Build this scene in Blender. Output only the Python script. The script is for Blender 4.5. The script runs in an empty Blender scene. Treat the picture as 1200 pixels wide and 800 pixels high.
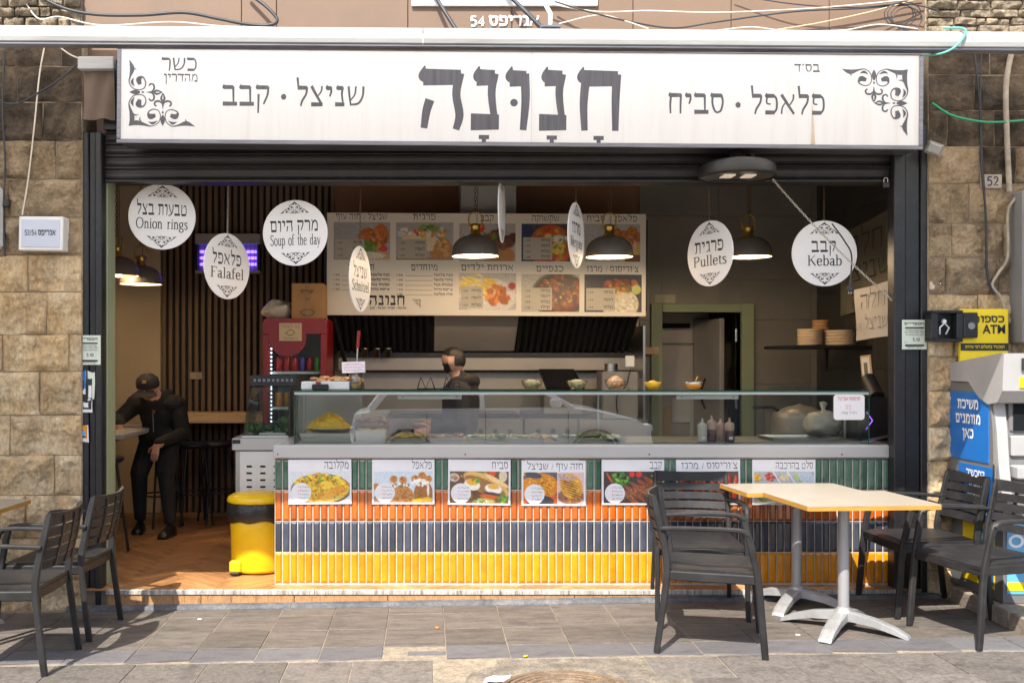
import bpy, math, random
import numpy as np
from mathutils import Vector, Matrix, noise
R = math.radians
rnd = random.Random(7)
scene = bpy.context.scene
col = scene.collection

# ---------------------------------------------------------------- camera
FOC, CAMD, EYE = 1200.0, 6.72, 1.485          # focal length in photo pixels, metres to the counter, eye height over the shop floor
cam = bpy.data.objects.new('camera', bpy.data.cameras.new('camera'))
col.objects.link(cam)
cam.location = (0, -CAMD, EYE)
cam.rotation_euler = (R(90), 0, 0)
cam.data.sensor_width = 36.0
cam.data.lens = 36.0
cam.data.shift_x = 100 / 1200
cam.data.shift_y = 20 / 1200
cam.data.clip_start = 0.05
cam.data.clip_end = 500
scene.camera = cam

# ---------------------------------------------------------------- sky, sun, exposure
SUN = Vector((0.32, 0.75, -1.0)).normalized()      # travel of the light
elev = math.asin(-SUN.z)
azim = math.atan2(-SUN.x, -SUN.y)                    # towards the sun, clockwise from +Y
world = bpy.data.worlds.new('World')
scene.world = world
world.use_nodes = True
wn = world.node_tree.nodes
sky = wn.new('ShaderNodeTexSky')
sky.sky_type = 'NISHITA'
sky.sun_disc = False
sky.sun_elevation = elev
sky.sun_rotation = azim
sky.air_density = 1.0
sky.dust_density = 2.0
bg = wn['Background']
bg.inputs['Strength'].default_value = 0.15
world.node_tree.links.new(sky.outputs[0], bg.inputs['Color'])
sl = bpy.data.lights.new('sun', 'SUN')
sl.energy = 5.0
sl.angle = R(0.5)
sl.color = (1.0, 0.95, 0.86)
sun = bpy.data.objects.new('sun', sl)
sun.rotation_euler = SUN.to_track_quat('-Z', 'Y').to_euler()
sun.location = (-3, -6, 12)
col.objects.link(sun)
scene.view_settings.view_transform = 'Standard'
scene.view_settings.look = 'None'
scene.view_settings.exposure = 0.9
scene.view_settings.gamma = 1.0
scene.view_settings.use_curve_mapping = False
scene.render.engine = 'CYCLES'
scene.cycles.use_denoising = True
scene.cycles.max_bounces = 8
scene.cycles.transparent_max_bounces = 24
scene.cycles.sample_clamp_indirect = 6.0
scene.cycles.caustics_reflective = False
scene.cycles.caustics_refractive = False

# ---------------------------------------------------------------- helpers
def PX(px, y):                 # photo column -> world x at depth y
    return (px - 500) * (CAMD + y) / FOC
def PZ(py, y):                 # photo row -> world z at depth y
    return EYE - (py - 420) * (CAMD + y) / FOC
def gz(x):                     # the pavement climbs to the right
    return -0.09 + 0.0153 * x

class MB:
    """Collects shapes into one mesh."""
    def __init__(self):
        self.v = []; self.f = []; self.smooth = []; self.mi = []; self.m = 0
    def add(self, vs, fs, smooth=False):
        b = len(self.v)
        self.v.extend([tuple(p) for p in vs])
        for f in fs:
            self.f.append(tuple(b + i for i in f)); self.smooth.append(smooth); self.mi.append(self.m)
        return self
    def box(self, x0, x1, y0, y1, z0, z1, c=0.0):
        if c <= 0:
            vs = [(x, y, z) for x in (x0, x1) for y in (y0, y1) for z in (z0, z1)]
            return self.add(vs, [(0, 1, 3, 2), (4, 6, 7, 5), (0, 4, 5, 1), (2, 3, 7, 6), (0, 2, 6, 4), (1, 5, 7, 3)])
        c = min(c, (x1 - x0) * .45, (y1 - y0) * .45, (z1 - z0) * .45)
        X, Y, Z = (x0, x1), (y0, y1), (z0, z1)
        vs = []; idx = {}
        for i in (0, 1):
            for j in (0, 1):
                for k in (0, 1):
                    sx, sy, sz = 1 - 2 * i, 1 - 2 * j, 1 - 2 * k
                    for ax in range(3):
                        p = [X[i] + c * sx, Y[j] + c * sy, Z[k] + c * sz]
                        p[ax] = (X[i], Y[j], Z[k])[ax]
                        idx[i, j, k, ax] = len(vs); vs.append(p)
        fs = []
        q = [(0, 0), (1, 0), (1, 1), (0, 1)]
        for s in (0, 1):
            a = [idx[s, u, w, 0] for u, w in q]; fs.append(a[::-1] if s == 0 else a)
            a = [idx[u, s, w, 1] for u, w in q]; fs.append(a if s == 0 else a[::-1])
            a = [idx[u, w, s, 2] for u, w in q]; fs.append(a[::-1] if s == 0 else a)
        for s in (0, 1):
            for t in (0, 1):
                f = [idx[0, s, t, 1], idx[1, s, t, 1], idx[1, s, t, 2], idx[0, s, t, 2]]
                fs.append(f if s == t else f[::-1])
                f = [idx[s, 0, t, 2], idx[s, 1, t, 2], idx[s, 1, t, 0], idx[s, 0, t, 0]]
                fs.append(f if s == t else f[::-1])
                f = [idx[s, t, 0, 0], idx[s, t, 1, 0], idx[s, t, 1, 1], idx[s, t, 0, 1]]
                fs.append(f if s == t else f[::-1])
        for (i, j, k) in [(i, j, k) for i in (0, 1) for j in (0, 1) for k in (0, 1)]:
            f = [idx[i, j, k, 0], idx[i, j, k, 1], idx[i, j, k, 2]]
            fs.append(f if (i + j + k) % 2 == 1 else f[::-1])
        return self.add(vs, [tuple(f) for f in fs])
    def tube(self, pts, r, n=8, caps=True, smooth=True, flat=None, up=(0, 0, 1)):
        """Sweep of a round (or, with flat=(w,h), rounded-rectangular) section along pts; r may be a list."""
        pts = [Vector(p) for p in pts]
        k = len(pts)
        rs = r if isinstance(r, (list, tuple)) else [r] * k
        rings = []
        prev = None
        for i, p in enumerate(pts):
            a = pts[max(i - 1, 0)]; b = pts[min(i + 1, k - 1)]
            t = (b - a)
            t = t.normalized() if t.length > 1e-9 else Vector((0, 0, 1))
            if flat:
                u = Vector(up)
                s = t.cross(u)
                if s.length < 1e-4: s = t.cross(Vector((1, 0, 0)))
                s.normalize(); u = s.cross(t).normalized()
            else:
                if prev is None:
                    s = t.cross(Vector((0, 0, 1)))
                    if s.length < 1e-3: s = t.cross(Vector((1, 0, 0)))
                else:
                    s = prev - t * prev.dot(t)
                    if s.length < 1e-6: s = t.cross(Vector((0, 1, .1)))
                s.normalize(); u = s.cross(t).normalized()
            prev = s
            ring = []
            if flat:
                w, h = flat[0] * rs[i] / 2, flat[1] * rs[i] / 2
                c = min(w, h) * .45
                for (du, dv) in ((w, h - c), (w - c, h), (-w + c, h), (-w, h - c), (-w, -h + c), (-w + c, -h), (w - c, -h), (w, -h + c)):
                    ring.append(p + s * du + u * dv)
            else:
                for j in range(n):
                    an = 2 * math.pi * j / n
                    ring.append(p + s * math.cos(an) * rs[i] + u * math.sin(an) * rs[i])
            rings.append(ring)
        m = len(rings[0])
        vs = [q for g in rings for q in g]
        fs = []
        for i in range(k - 1):
            for j in range(m):
                a = i * m + j; b = i * m + (j + 1) % m
                fs.append((a, a + m, b + m, b))
        self.add(vs, fs, smooth and not flat)
        if caps:
            self.add(rings[0], [tuple(range(m))]); self.add(rings[-1], [tuple(range(m))[::-1]])
        return self
    def cyl(self, p0, p1, r0, r1=None, n=16, caps=True):
        return self.tube([p0, p1], [r0, r0 if r1 is None else r1], n, caps)
    def lathe(self, prof, n=24, c=(0, 0, 0), smooth=True, sx=1, sy=1):
        vs = []; fs = []
        for (r, z) in prof:
            for j in range(n):
                a = 2 * math.pi * j / n
                vs.append((c[0] + r * sx * math.cos(a), c[1] + r * sy * math.sin(a), c[2] + z))
        for i in range(len(prof) - 1):
            for j in range(n):
                a = i * n + j; b = i * n + (j + 1) % n
                fs.append((a, b, b + n, a + n))
        return self.add(vs, fs, smooth)
    def disc(self, c, r, n=24, normal_up=True, sy=1):
        vs = [(c[0] + r * math.cos(2 * math.pi * j / n), c[1] + r * sy * math.sin(2 * math.pi * j / n), c[2]) for j in range(n)]
        return self.add(vs, [tuple(range(n)) if normal_up else tuple(range(n))[::-1]])
    def ball(self, c, r, n=12, m=8, s=(1, 1, 1)):
        vs = []; fs = []
        for i in range(m + 1):
            th = math.pi * i / m
            for j in range(n):
                a = 2 * math.pi * j / n
                vs.append((c[0] + r * s[0] * math.sin(th) * math.cos(a), c[1] + r * s[1] * math.sin(th) * math.sin(a), c[2] - r * s[2] * math.cos(th)))
        for i in range(m):
            for j in range(n):
                a = i * n + j; b = i * n + (j + 1) % n
                fs.append((a, b, b + n, a + n))
        return self.add(vs, fs, True)
    def prism(self, poly, y0, y1, plane='xz'):
        """Extrude a 2D outline: in xz along y (default), in yz along x, or in xy along z."""
        k = len(poly)
        def P(u, v, w):
            return (u, w, v) if plane == 'xz' else ((w, u, v) if plane == 'yz' else (u, v, w))
        vs = [P(u, v, y0) for u, v in poly] + [P(u, v, y1) for u, v in poly]
        fs = [tuple(range(k)), tuple(range(k, 2 * k))[::-1]]
        for i in range(k):
            j = (i + 1) % k
            fs.append((i, i + k, j + k, j))
        return self.add(vs, fs)
    def quad(self, a, b, c, d):
        return self.add([a, b, c, d], [(0, 1, 2, 3)])
    def mesh(self, name, mats):
        me = bpy.data.meshes.new(name)
        me.from_pydata(self.v, [], self.f)
        me.polygons.foreach_set('use_smooth', self.smooth)
        for m in (mats if isinstance(mats, (list, tuple)) else [mats]):
            me.materials.append(m)
        if isinstance(mats, (list, tuple)): me.polygons.foreach_set('material_index', self.mi)
        me.update()
        return me
    def build(self, name, mat_, parent=None, loc=(0, 0, 0), rot=(0, 0, 0)):
        me = self.mesh(name, mat_)
        import_bm_fix(me)
        return link(name, me, parent, loc, rot)

import bmesh
def import_bm_fix(me):
    bm = bmesh.new(); bm.from_mesh(me)
    bmesh.ops.recalc_face_normals(bm, faces=bm.faces)
    bm.to_mesh(me); bm.free()

def link(name, data, parent=None, loc=(0, 0, 0), rot=(0, 0, 0)):
    o = bpy.data.objects.new(name, data)
    col.objects.link(o)
    o.location = loc; o.rotation_euler = rot
    if parent is not None: o.parent = parent
    return o
def tag(o, label, cat, group=None):
    o['label'] = label; o['category'] = cat
    if group: o['group'] = group
    return o
def thing(name, label, cat, loc=(0, 0, 0), rz=0.0, group=None):
    o = bpy.data.objects.new(name, None)
    o.empty_display_size = .1
    col.objects.link(o)
    o.location = loc; o.rotation_euler = (0, 0, rz)
    return tag(o, label, cat, group)
def struct(o):
    o['kind'] = 'structure'; return o
def copy_tree(o, parent=None):
    c = o.copy(); col.objects.link(c)
    c.parent = parent
    for ch in list(o.children): copy_tree(ch, c)
    return c
def bent(pts, k=6):
    """Catmull-Rom through pts, k steps per span."""
    P = [Vector(p) for p in pts]
    if len(P) < 3: return P
    P = [P[0] * 2 - P[1]] + P + [P[-1] * 2 - P[-2]]
    out = []
    for i in range(1, len(P) - 2):
        a, b, c, d = P[i - 1:i + 3]
        for s in range(k):
            t = s / k
            out.append(.5 * ((2 * b) + (c - a) * t + (2 * a - 5 * b + 4 * c - d) * t * t + (3 * b - a - 3 * c + d) * t ** 3))
    out.append(P[-2])
    return out

# ---------------------------------------------------------------- materials
def mat(name, c, rough=.5, metal=0., var=.12, vs=4., bump=0., bs=60., rv=0., dirt=None, ds=3., damt=.5, coat=0., stretch=(1, 1, 1), spec=.5, rvar=.0, hue=None, hs=2., grain=0., gs=110.):
    """Procedural surface: base colour with noise variation, per-object random value, optional stains and relief."""
    m = bpy.data.materials.new(name)
    m.use_nodes = True
    nt = m.node_tree; N = nt.nodes; L = nt.links
    b = N['Principled BSDF']
    b.inputs['Roughness'].default_value = rough
    b.inputs['Metallic'].default_value = metal
    b.inputs['Specular IOR Level'].default_value = spec
    if coat: b.inputs['Coat Weight'].default_value = coat; b.inputs['Coat Roughness'].default_value = .08
    tc = N.new('ShaderNodeTexCoord'); oi = N.new('ShaderNodeObjectInfo')
    mul = N.new('ShaderNodeMath'); mul.operation = 'MULTIPLY'; mul.inputs[1].default_value = 37.0
    L.new(oi.outputs['Random'], mul.inputs[0])
    mp = N.new('ShaderNodeMapping'); mp.inputs['Scale'].default_value = stretch
    L.new(tc.outputs['Object'], mp.inputs['Vector'])
    ad = N.new('ShaderNodeVectorMath'); ad.operation = 'ADD'
    L.new(mp.outputs[0], ad.inputs[0]); L.new(mul.outputs[0], ad.inputs[1])
    vec = ad.outputs[0]
    def noise_(scale, detail=6., rg=.6):
        n = N.new('ShaderNodeTexNoise'); n.inputs['Scale'].default_value = scale
        n.inputs['Detail'].default_value = detail; n.inputs['Roughness'].default_value = rg
        L.new(vec, n.inputs['Vector']); return n.outputs[0]
    def ramp(src, a, b_):
        r = N.new('ShaderNodeMapRange'); r.inputs['From Min'].default_value = a; r.inputs['From Max'].default_value = b_
        L.new(src, r.inputs['Value']); return r.outputs[0]
    def mix(f, a, b_):
        x = N.new('ShaderNodeMix'); x.data_type = 'RGBA'
        for s, v in ((0, f), (6, a), (7, b_)):
            if isinstance(v, (int, float)): x.inputs[s].default_value = v
            elif isinstance(v, (tuple, list)): x.inputs[s].default_value = (*v[:3], 1)
            else: L.new(v, x.inputs[s])
        return x.outputs[2]
    n1 = noise_(vs)
    cc = mix(ramp(n1, .3, .7), tuple(max(0, x * (1 - var)) for x in c), tuple(min(1, x * (1 + var)) for x in c))
    if hue: cc = mix(ramp(noise_(hs, 4), .42, .66), cc, hue)
    if dirt:
        cc = mix(0, cc, dirt) if damt == 0 else cc
        dm = N.new('ShaderNodeMath'); dm.operation = 'MULTIPLY'; dm.inputs[1].default_value = damt
        L.new(ramp(noise_(ds, 8, .68), .5, .72), dm.inputs[0])
        cc = mix(dm.outputs[0], cc, dirt)
    if grain:
        gm = N.new('ShaderNodeMapRange'); gm.inputs['From Min'].default_value = .32; gm.inputs['From Max'].default_value = .68
        gm.inputs['To Min'].default_value = 1 - grain; gm.inputs['To Max'].default_value = 1 + grain
        L.new(noise_(gs, 5, .75), gm.inputs['Value'])
        gx = N.new('ShaderNodeVectorMath'); gx.operation = 'SCALE'
        L.new(cc, gx.inputs[0]); L.new(gm.outputs[0], gx.inputs['Scale']); cc = gx.outputs[0]
    if rv:
        hsv = N.new('ShaderNodeHueSaturation')
        mr = N.new('ShaderNodeMapRange'); mr.inputs['To Min'].default_value = 1 - rv; mr.inputs['To Max'].default_value = 1 + rv
        L.new(oi.outputs['Random'], mr.inputs['Value']); L.new(mr.outputs[0], hsv.inputs['Value']); L.new(cc, hsv.inputs['Color'])
        cc = hsv.outputs[0]
    L.new(cc, b.inputs['Base Color'])
    if rvar:
        mr = N.new('ShaderNodeMapRange'); mr.inputs['To Min'].default_value = max(.02, rough - rvar); mr.inputs['To Max'].default_value = min(1, rough + rvar)
        L.new(noise_(vs * 2.3), mr.inputs['Value']); L.new(mr.outputs[0], b.inputs['Roughness'])
    if bump:
        bp = N.new('ShaderNodeBump'); bp.inputs['Strength'].default_value = min(1, bump); bp.inputs['Distance'].default_value = .01 * max(1, bump)
        L.new(noise_(bs, 8, .65), bp.inputs['Height']); L.new(bp.outputs[0], b.inputs['Normal'])
    return m
def emit_mat(name, c, s):
    m = bpy.data.materials.new(name); m.use_nodes = True
    b = m.node_tree.nodes['Principled BSDF']
    b.inputs['Base Color'].default_value = (*c, 1)
    b.inputs['Emission Color'].default_value = (*c, 1); b.inputs['Emission Strength'].default_value = s
    return m
def glass_mat(name, tint=(.93, .97, .95), base=.05, rough=0.0):
    m = bpy.data.materials.new(name); m.use_nodes = True
    nt = m.node_tree; N = nt.nodes; L = nt.links
    N.remove(N['Principled BSDF'])
    tr = N.new('ShaderNodeBsdfTransparent'); tr.inputs[0].default_value = (*tint, 1)
    gl = N.new('ShaderNodeBsdfGlossy'); gl.inputs['Roughness'].default_value = rough
    lw = N.new('ShaderNodeLayerWeight'); lw.inputs['Blend'].default_value = .5
    pw = N.new('ShaderNodeMath'); pw.operation = 'POWER'; pw.inputs[1].default_value = 5
    L.new(lw.outputs['Facing'], pw.inputs[0])
    ma = N.new('ShaderNodeMath'); ma.operation = 'MULTIPLY_ADD'; ma.inputs[1].default_value = 1 - base; ma.inputs[2].default_value = base
    L.new(pw.outputs[0], ma.inputs[0])
    mx = N.new('ShaderNodeMixShader')
    L.new(ma.outputs[0], mx.inputs[0]); L.new(tr.outputs[0], mx.inputs[1]); L.new(gl.outputs[0], mx.inputs[2])
    L.new(mx.outputs[0], N['Material Output'].inputs[0])
    return m

M = {}
M['stone'] = mat('limestone', (.56, .39, .21), .92, var=.25, vs=9, bump=3.0, bs=24, rv=.12, hue=(.66, .53, .35), hs=4, dirt=(.24, .16, .09), ds=11, damt=.75, grain=.28, gs=55, stretch=(1, 1, .55))
M['stone_soot_shade'] = mat('sooty_shaded_limestone', (.080, .058, .039), .95, var=.5, vs=5, bump=3.0, bs=24, rv=.3, dirt=(.012, .009, .007), ds=3, damt=.9, hue=(.14, .10, .065), hs=5, grain=.3, gs=55)  # soot plus the shade under the awning, both put into the colour
M['stone_mid'] = mat('grimy_shaded_limestone', (.26, .185, .11), .92, var=.4, vs=6, bump=3.0, bs=24, rv=.22, hue=(.36, .265, .165), hs=4, dirt=(.06, .043, .028), ds=5, damt=.8, grain=.28, gs=55)  # half step of the same grime and painted shade
M['stone_broken'] = mat('broken_limestone', (0.2835, 0.2258, 0.1575), .95, var=.4, vs=14, bump=5, bs=16, rv=.25, dirt=(0.0525, 0.03675, 0.0231), ds=9, damt=.95, grain=.3, gs=50)
M['mortar'] = mat('mortar', (.36, .29, .205), .95, var=.3, vs=8, bump=.5, bs=40, grain=.3, gs=40)
M['stucco'] = mat('beige_cladding', (0.1784, 0.1139, 0.07598), .65, var=.06, vs=2, rv=.05, dirt=(0.1215, 0.07598, 0.05315), ds=1.5, damt=.35)
M['paver'] = mat('paving_slate', (0.1071, 0.09118, 0.07862), .72, var=.42, vs=7, bump=.6, bs=22, rv=.16, stretch=(1, 4, 1), dirt=(0.04349, 0.03597, 0.03095), ds=8, damt=.8, hue=(0.1464, 0.1213, 0.09873), hs=4, grain=0.35, gs=45)
M['paver_blue'] = mat('bluish_slate', (0.1213, 0.1155, 0.1196), .62, var=.3, vs=8, bump=.4, bs=20, rv=.12, stretch=(1, 2.5, 1), dirt=(0.06273, 0.05855, 0.05855), ds=8, damt=.7, grain=0.22, gs=50)
M['paver_street'] = mat('street_flag', (0.1296, 0.1121, 0.09701), .85, var=.42, vs=8, bump=.6, bs=24, rv=.16, dirt=(0.05186, 0.04433, 0.03764), ds=8, damt=.8, grain=0.4, gs=45)
M['joint'] = mat('sandy_joint', (.25, .205, .15), .95, var=.3, vs=20, bump=.4, bs=80, grain=.3, gs=60)
M['grit'] = mat('gritty_mortar', (0.164, 0.1394, 0.1107), .95, var=.35, vs=9, bump=.8, bs=60, grain=.45, gs=70, dirt=(0.2788, 0.2296, 0.164), ds=9, damt=.6)
M['asphalt'] = mat('bounce_paving', (.46, .42, .37), .85, var=.25, vs=10, bump=.4, bs=150, grain=0.4, gs=200)  # paleness added so the unseen road bounces sunlight into the shop
M['kerb_dark'] = mat('dark_edging', (0.08925, 0.0924, 0.1029), .8, var=.3, vs=8, bump=.4, bs=30, dirt=(0.1995, 0.189, 0.1785), ds=8, damt=.6, grain=0.35, gs=60)
M['kerb_stone'] = mat('kerb_stone', (0.2925, 0.2363, 0.1856), .85, var=.25, vs=8, bump=.5, bs=30, rv=.1, dirt=(0.18, 0.1462, 0.1125), ds=6, damt=.8, grain=0.35, gs=50)
M['marble_edge'] = mat('marble_nosing', (.42, .39, .355), .55, var=.4, vs=7, stretch=(6, 1, .7), dirt=(.035, .03, .026), ds=9, damt=1.0, bump=.2, bs=40, grain=.5, gs=40)
M['plank'] = mat('oak_parquet', (0.425, 0.2063, 0.08125), .36, var=.38, vs=5, rv=.26, stretch=(1, 12, 1), bump=.08, bs=60, rvar=.1, dirt=(0.1625, 0.075, 0.03), ds=4, damt=.5)
M['riser'] = mat('wood_look_tile', (.40, .215, .095), .5, var=.35, vs=6, rv=.2, stretch=(4, 1, .8), dirt=(.07, .042, .026), ds=6, damt=.95, grain=.35, gs=40)
M['black_metal'] = mat('black_painted_steel', (0.01208, 0.0115, 0.01322), .42, var=.3, vs=6, dirt=(0.069, 0.0644, 0.06095), ds=26, damt=.25, bump=.08, bs=30)
M['shutter'] = mat('shutter_black', (0.0168, 0.0132, 0.0126), .5, var=.3, vs=5, dirt=(0.06, 0.054, 0.048), ds=9, damt=.25)
M['sign_white'] = mat('sign_vinyl', (.70, .695, .695), .4, var=.02, vs=1.6, stretch=(5, 1, .25), dirt=(.58, .54, .49), ds=3.0, damt=.45)
M['sign_ink'] = mat('sign_letter_grey', (.085, .083, .10), .5, var=.28, vs=9, stretch=(5, 1, .35))
M['alu'] = mat('brushed_aluminium', (.20, .20, .225), .38, .8, var=.25, vs=8, stretch=(.5, 1, 8), rvar=.1)
M['alu_white'] = mat('awning_white', (.40, .395, .39), .42, 0, var=.10, vs=3, dirt=(.22, .20, .18), ds=5, damt=.6, stretch=(.4, 1, 4), grain=.1, gs=40)
M['steel'] = mat('stainless_steel', (.50, .485, .46), .30, 1., var=.06, vs=2, stretch=(.5, 1, 3), rvar=.08)
M['steel_dull'] = mat('satin_steel', (.42, .405, .38), .40, .75, var=.07, vs=2, stretch=(.5, 1, 3), rvar=.06)
M['steel_range'] = mat('shade_dark_steel', (0.24, 0.216, 0.186), .45, .4, var=.2, vs=4)  # darkened to stand in for the shade behind the counter glass
M['steel_warm'] = mat('warm_steel', (0.425, 0.375, 0.3125), .45, .5, var=.10, vs=2)
M['fridge_steel'] = mat('fridge_steel', (0.528, 0.492, 0.444), .4, .2, var=.12, vs=2)
M['worktop'] = mat('worktop_steel', (.50, .485, .47), .36, .35, var=.06, vs=2, stretch=(.5, 1, 3), rvar=.08)
M['disc'] = mat('printed_disc_white', (.80, .77, .76), .5, var=.03, vs=3)
M['ink'] = mat('black_ink', (.02, .02, .024), .55, var=.1)
M['ink_soft'] = mat('grey_ink', (.10, .10, .11), .55, var=.1)
M['ink_red'] = mat('red_marker', (.55, .05, .06), .55, var=.15)
M['ink_pink'] = mat('pink_marker', (.75, .12, .28), .55, var=.15)
M['ink_white'] = mat('white_print', (.85, .85, .85), .5, var=.02)
M['paper'] = mat('white_paper', (.76, .74, .745), .7, var=.04, vs=8)
M['paper_old'] = mat('aged_paper', (.50, .46, .36), .8, var=.12, vs=5)
M['paper_green'] = mat('pale_green_notice', (.62, .68, .57), .7, var=.06, vs=5)
M['tan_note'] = mat('tan_note', (.62, .45, .27), .8, var=.08)
M['green_t'] = mat('green_glazed_tile', (0.054, 0.1215, 0.0837), .15, var=.25, vs=9, rv=.25, coat=.4, bump=.10, bs=14, dirt=(0.0243, 0.05468, 0.03766), ds=16, damt=.35, rvar=.08)
M['orange_t'] = mat('orange_glazed_tile', (.44, .098, .008), .15, var=.22, vs=9, rv=.2, coat=.4, bump=.10, bs=14, dirt=(0.226, 0.04177, 0.003931), ds=16, damt=.35, rvar=.08)
M['navy_t'] = mat('slate_blue_glazed_tile', (0.0459, 0.05265, 0.07695), .15, var=.25, vs=9, rv=.28, coat=.4, bump=.10, bs=14, dirt=(0.02066, 0.02369, 0.03463), ds=16, damt=.35, rvar=.08)
M['yellow_t'] = mat('yellow_glazed_tile', (.64, .25, .003), .15, var=.16, vs=9, rv=.14, coat=.4, bump=.10, bs=14, dirt=(0.288, 0.1125, 0.00135), ds=16, damt=.35, rvar=.08)
M['grout'] = mat('tile_grout', (0.5216, 0.4649, 0.3969), .85, var=.2, vs=12, dirt=(0.2948, 0.2268, 0.1588), ds=8, damt=.6)
M['glass'] = glass_mat('clear_glass')
M['glass_front'] = glass_mat('counter_glass', (.93, .955, .94), .165)
M['glass_edge'] = mat('green_glass_edge', (.02, .10, .065), .1, var=.05)
M['frost'] = mat('scuffed_tape', (.62, .62, .56), .6, var=.1)
M['chair'] = mat('charcoal_resin', (0.02025, 0.0195, 0.02025), .45, var=.3, vs=7, bump=.12, bs=120, rvar=.1, dirt=(0.063, 0.0585, 0.054), ds=9, damt=.35, spec=.3)
M['table_top'] = mat('cream_laminate', (0.3437, 0.2994, 0.2412), .34, var=.05, vs=5, dirt=(0.2883, 0.2384, 0.1774), ds=9, damt=.35)
M['table_edge'] = mat('ply_edge', (0.4356, 0.2244, 0.0396), .5, var=.25, vs=20, stretch=(.3, .3, 6))
M['cast_alu'] = mat('cast_aluminium', (0.4875, 0.4875, 0.4875), .45, .6, var=.15, vs=8, dirt=(0.2925, 0.273, 0.2535), ds=12, damt=.5)
M['pole'] = mat('pole_grey', (0.378, 0.378, 0.387), .4, .4, var=.08)
M['bin_yellow'] = mat('bin_plastic', (0.806, 0.507, 0.0078), .35, var=.06, vs=4, dirt=(0.52, 0.312, 0.013), ds=9, damt=.3)
M['bag_black'] = mat('bin_liner', (.016, .015, .015), .16, var=.2, vs=8, bump=2.0, bs=12)
M['slat'] = mat('walnut_slat', (0.1552, 0.09775, 0.0575), .6, var=.25, vs=5, stretch=(1, 1, .15), rv=.1)
M['dark'] = mat('dark_backing', (.012, .011, .010), .8, var=.2)
M['plaster'] = mat('cream_plaster', (.50, .41, .28), .85, var=.05, vs=2, bump=.08, bs=50)
M['grey_tile'] = mat('grey_wall_tile', (0.2228, 0.2052, 0.1755), .45, var=.12, vs=2, rv=.06)
M['black_tile'] = mat('black_wall_tile', (0.039, 0.0364, 0.0351), .35, var=.2, vs=2, rv=.15)
M['brown_wall'] = mat('brown_wall', (0.238, 0.119, 0.063), .8, var=.15, vs=2)
M['ceiling'] = mat('ceiling', (.80, .77, .72), .9, var=.05)
M['kfloor'] = mat('kitchen_floor', (.20, .15, .11), .6, var=.2)
M['green_frame'] = mat('sage_green_paint', (0.2795, 0.3185, 0.195), .55, var=.06, vs=3, dirt=(0.182, 0.195, 0.13), ds=6, damt=.25)
M['lamp_grey'] = mat('taupe_lamp_enamel', (.115, .095, .082), .45, var=.06)
M['brass'] = mat('aged_brass', (.50, .31, .075), .32, 1., var=.15, vs=20)
M['lamp_inner'] = mat('lamp_inner_white', (.80, .74, .62), .6, var=.03)
M['chain'] = mat('chain_zinc', (.50, .47, .40), .4, .7, var=.2, vs=40)
M['chain_brown'] = mat('chain_bronze', (.14, .085, .04), .45, .6, var=.2)
M['menu'] = mat('menu_board', (.82, .75, .65), .45, var=.03, vs=1.5)
M['red'] = mat('fridge_red', (.27, .008, .010), .35, var=.06, coat=.2)
M['white_pl'] = mat('white_plastic', (.72, .71, .69), .4, var=.04)
M['card'] = mat('cardboard', (.40, .22, .09), .8, var=.12, vs=6)
M['bag_clear'] = mat('crumpled_bag', (.42, .38, .32), .3, var=.3, vs=10, bump=.8, bs=20)
M['skin'] = mat('skin', (.52, .29, .19), .5, var=.08, vs=12)
M['beard'] = mat('dark_beard', (.022, .013, .009), .8, var=.4, vs=80, bump=.5, bs=140)
M['hood_panel'] = mat('hood_panel_steel', (.62, .58, .52), .45, .15, var=.08, vs=2)
M['hair'] = mat('dark_hair', (.006, .005, .005), .6, var=.3, vs=60, bump=.4, bs=120)
M['jacket'] = mat('black_cloth', (.006, .0058, .006), .85, var=.35, vs=12, bump=1.0, bs=9)
M['trouser'] = mat('charcoal_trousers', (.0075, .007, .008), .85, var=.3, vs=12, bump=.9, bs=9)
M['hoodie'] = mat('grey_hoodie', (.026, .022, .023), .9, var=.25, vs=10, bump=.9, bs=10)
M['shoe'] = mat('black_leather', (.012, .011, .011), .35, var=.2)
M['beige_wood'] = mat('pale_pine', (0.572, 0.396, 0.198), .55, var=.2, vs=6, stretch=(.3, 3, 3))
M['rice'] = mat('saffron_rice', (.80, .46, .02), .6, var=.35, vs=60, bump=1, bs=120, dirt=(.50, .22, .02), ds=40, damt=.5)
M['browned'] = mat('browned_meat', (.17, .065, .022), .45, var=.5, vs=30, bump=.8, bs=60, coat=.2)
M['salad'] = mat('chopped_salad', (.30, .38, .05), .5, var=.6, vs=40, bump=1, bs=90, hue=(.62, .10, .03), hs=45)
M['pickle'] = mat('pickles', (.32, .26, .06), .4, var=.5, vs=40, bump=1, bs=90, hue=(.62, .55, .35), hs=50)
M['carrot'] = mat('pickled_vegetables', (.75, .24, .03), .5, var=.4, vs=40, bump=1, bs=80, hue=(.80, .70, .45), hs=40)
M['amba'] = mat('orange_sauce', (.78, .28, .01), .25, var=.1, coat=.3)
M['yellow_sauce'] = mat('yellow_pickle', (.80, .45, .02), .4, var=.2, vs=30, bump=.8, bs=60)
M['greens'] = mat('leafy_greens', (.05, .13, .025), .5, var=.5, vs=20, bump=.6, bs=40)
M['car'] = mat('white_car_paint', (.80, .80, .81), .25, .0, var=.02, coat=.6)
M['car_glass'] = mat('car_window', (.012, .014, .016), .05, var=.05, spec=.8)
M['tyre'] = mat('tyre_rubber', (.02, .02, .02), .8, var=.2)
M['atm_grey'] = mat('atm_grey_plastic', (0.161, 0.1568, 0.1568), .45, var=.08, vs=3)
M['atm_light'] = mat('atm_light_plastic', (0.3407, 0.3335, 0.3306), .42, var=.06)
M['blue'] = mat('poster_blue', (.012, .15, .50), .4, var=.08, vs=2)
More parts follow.
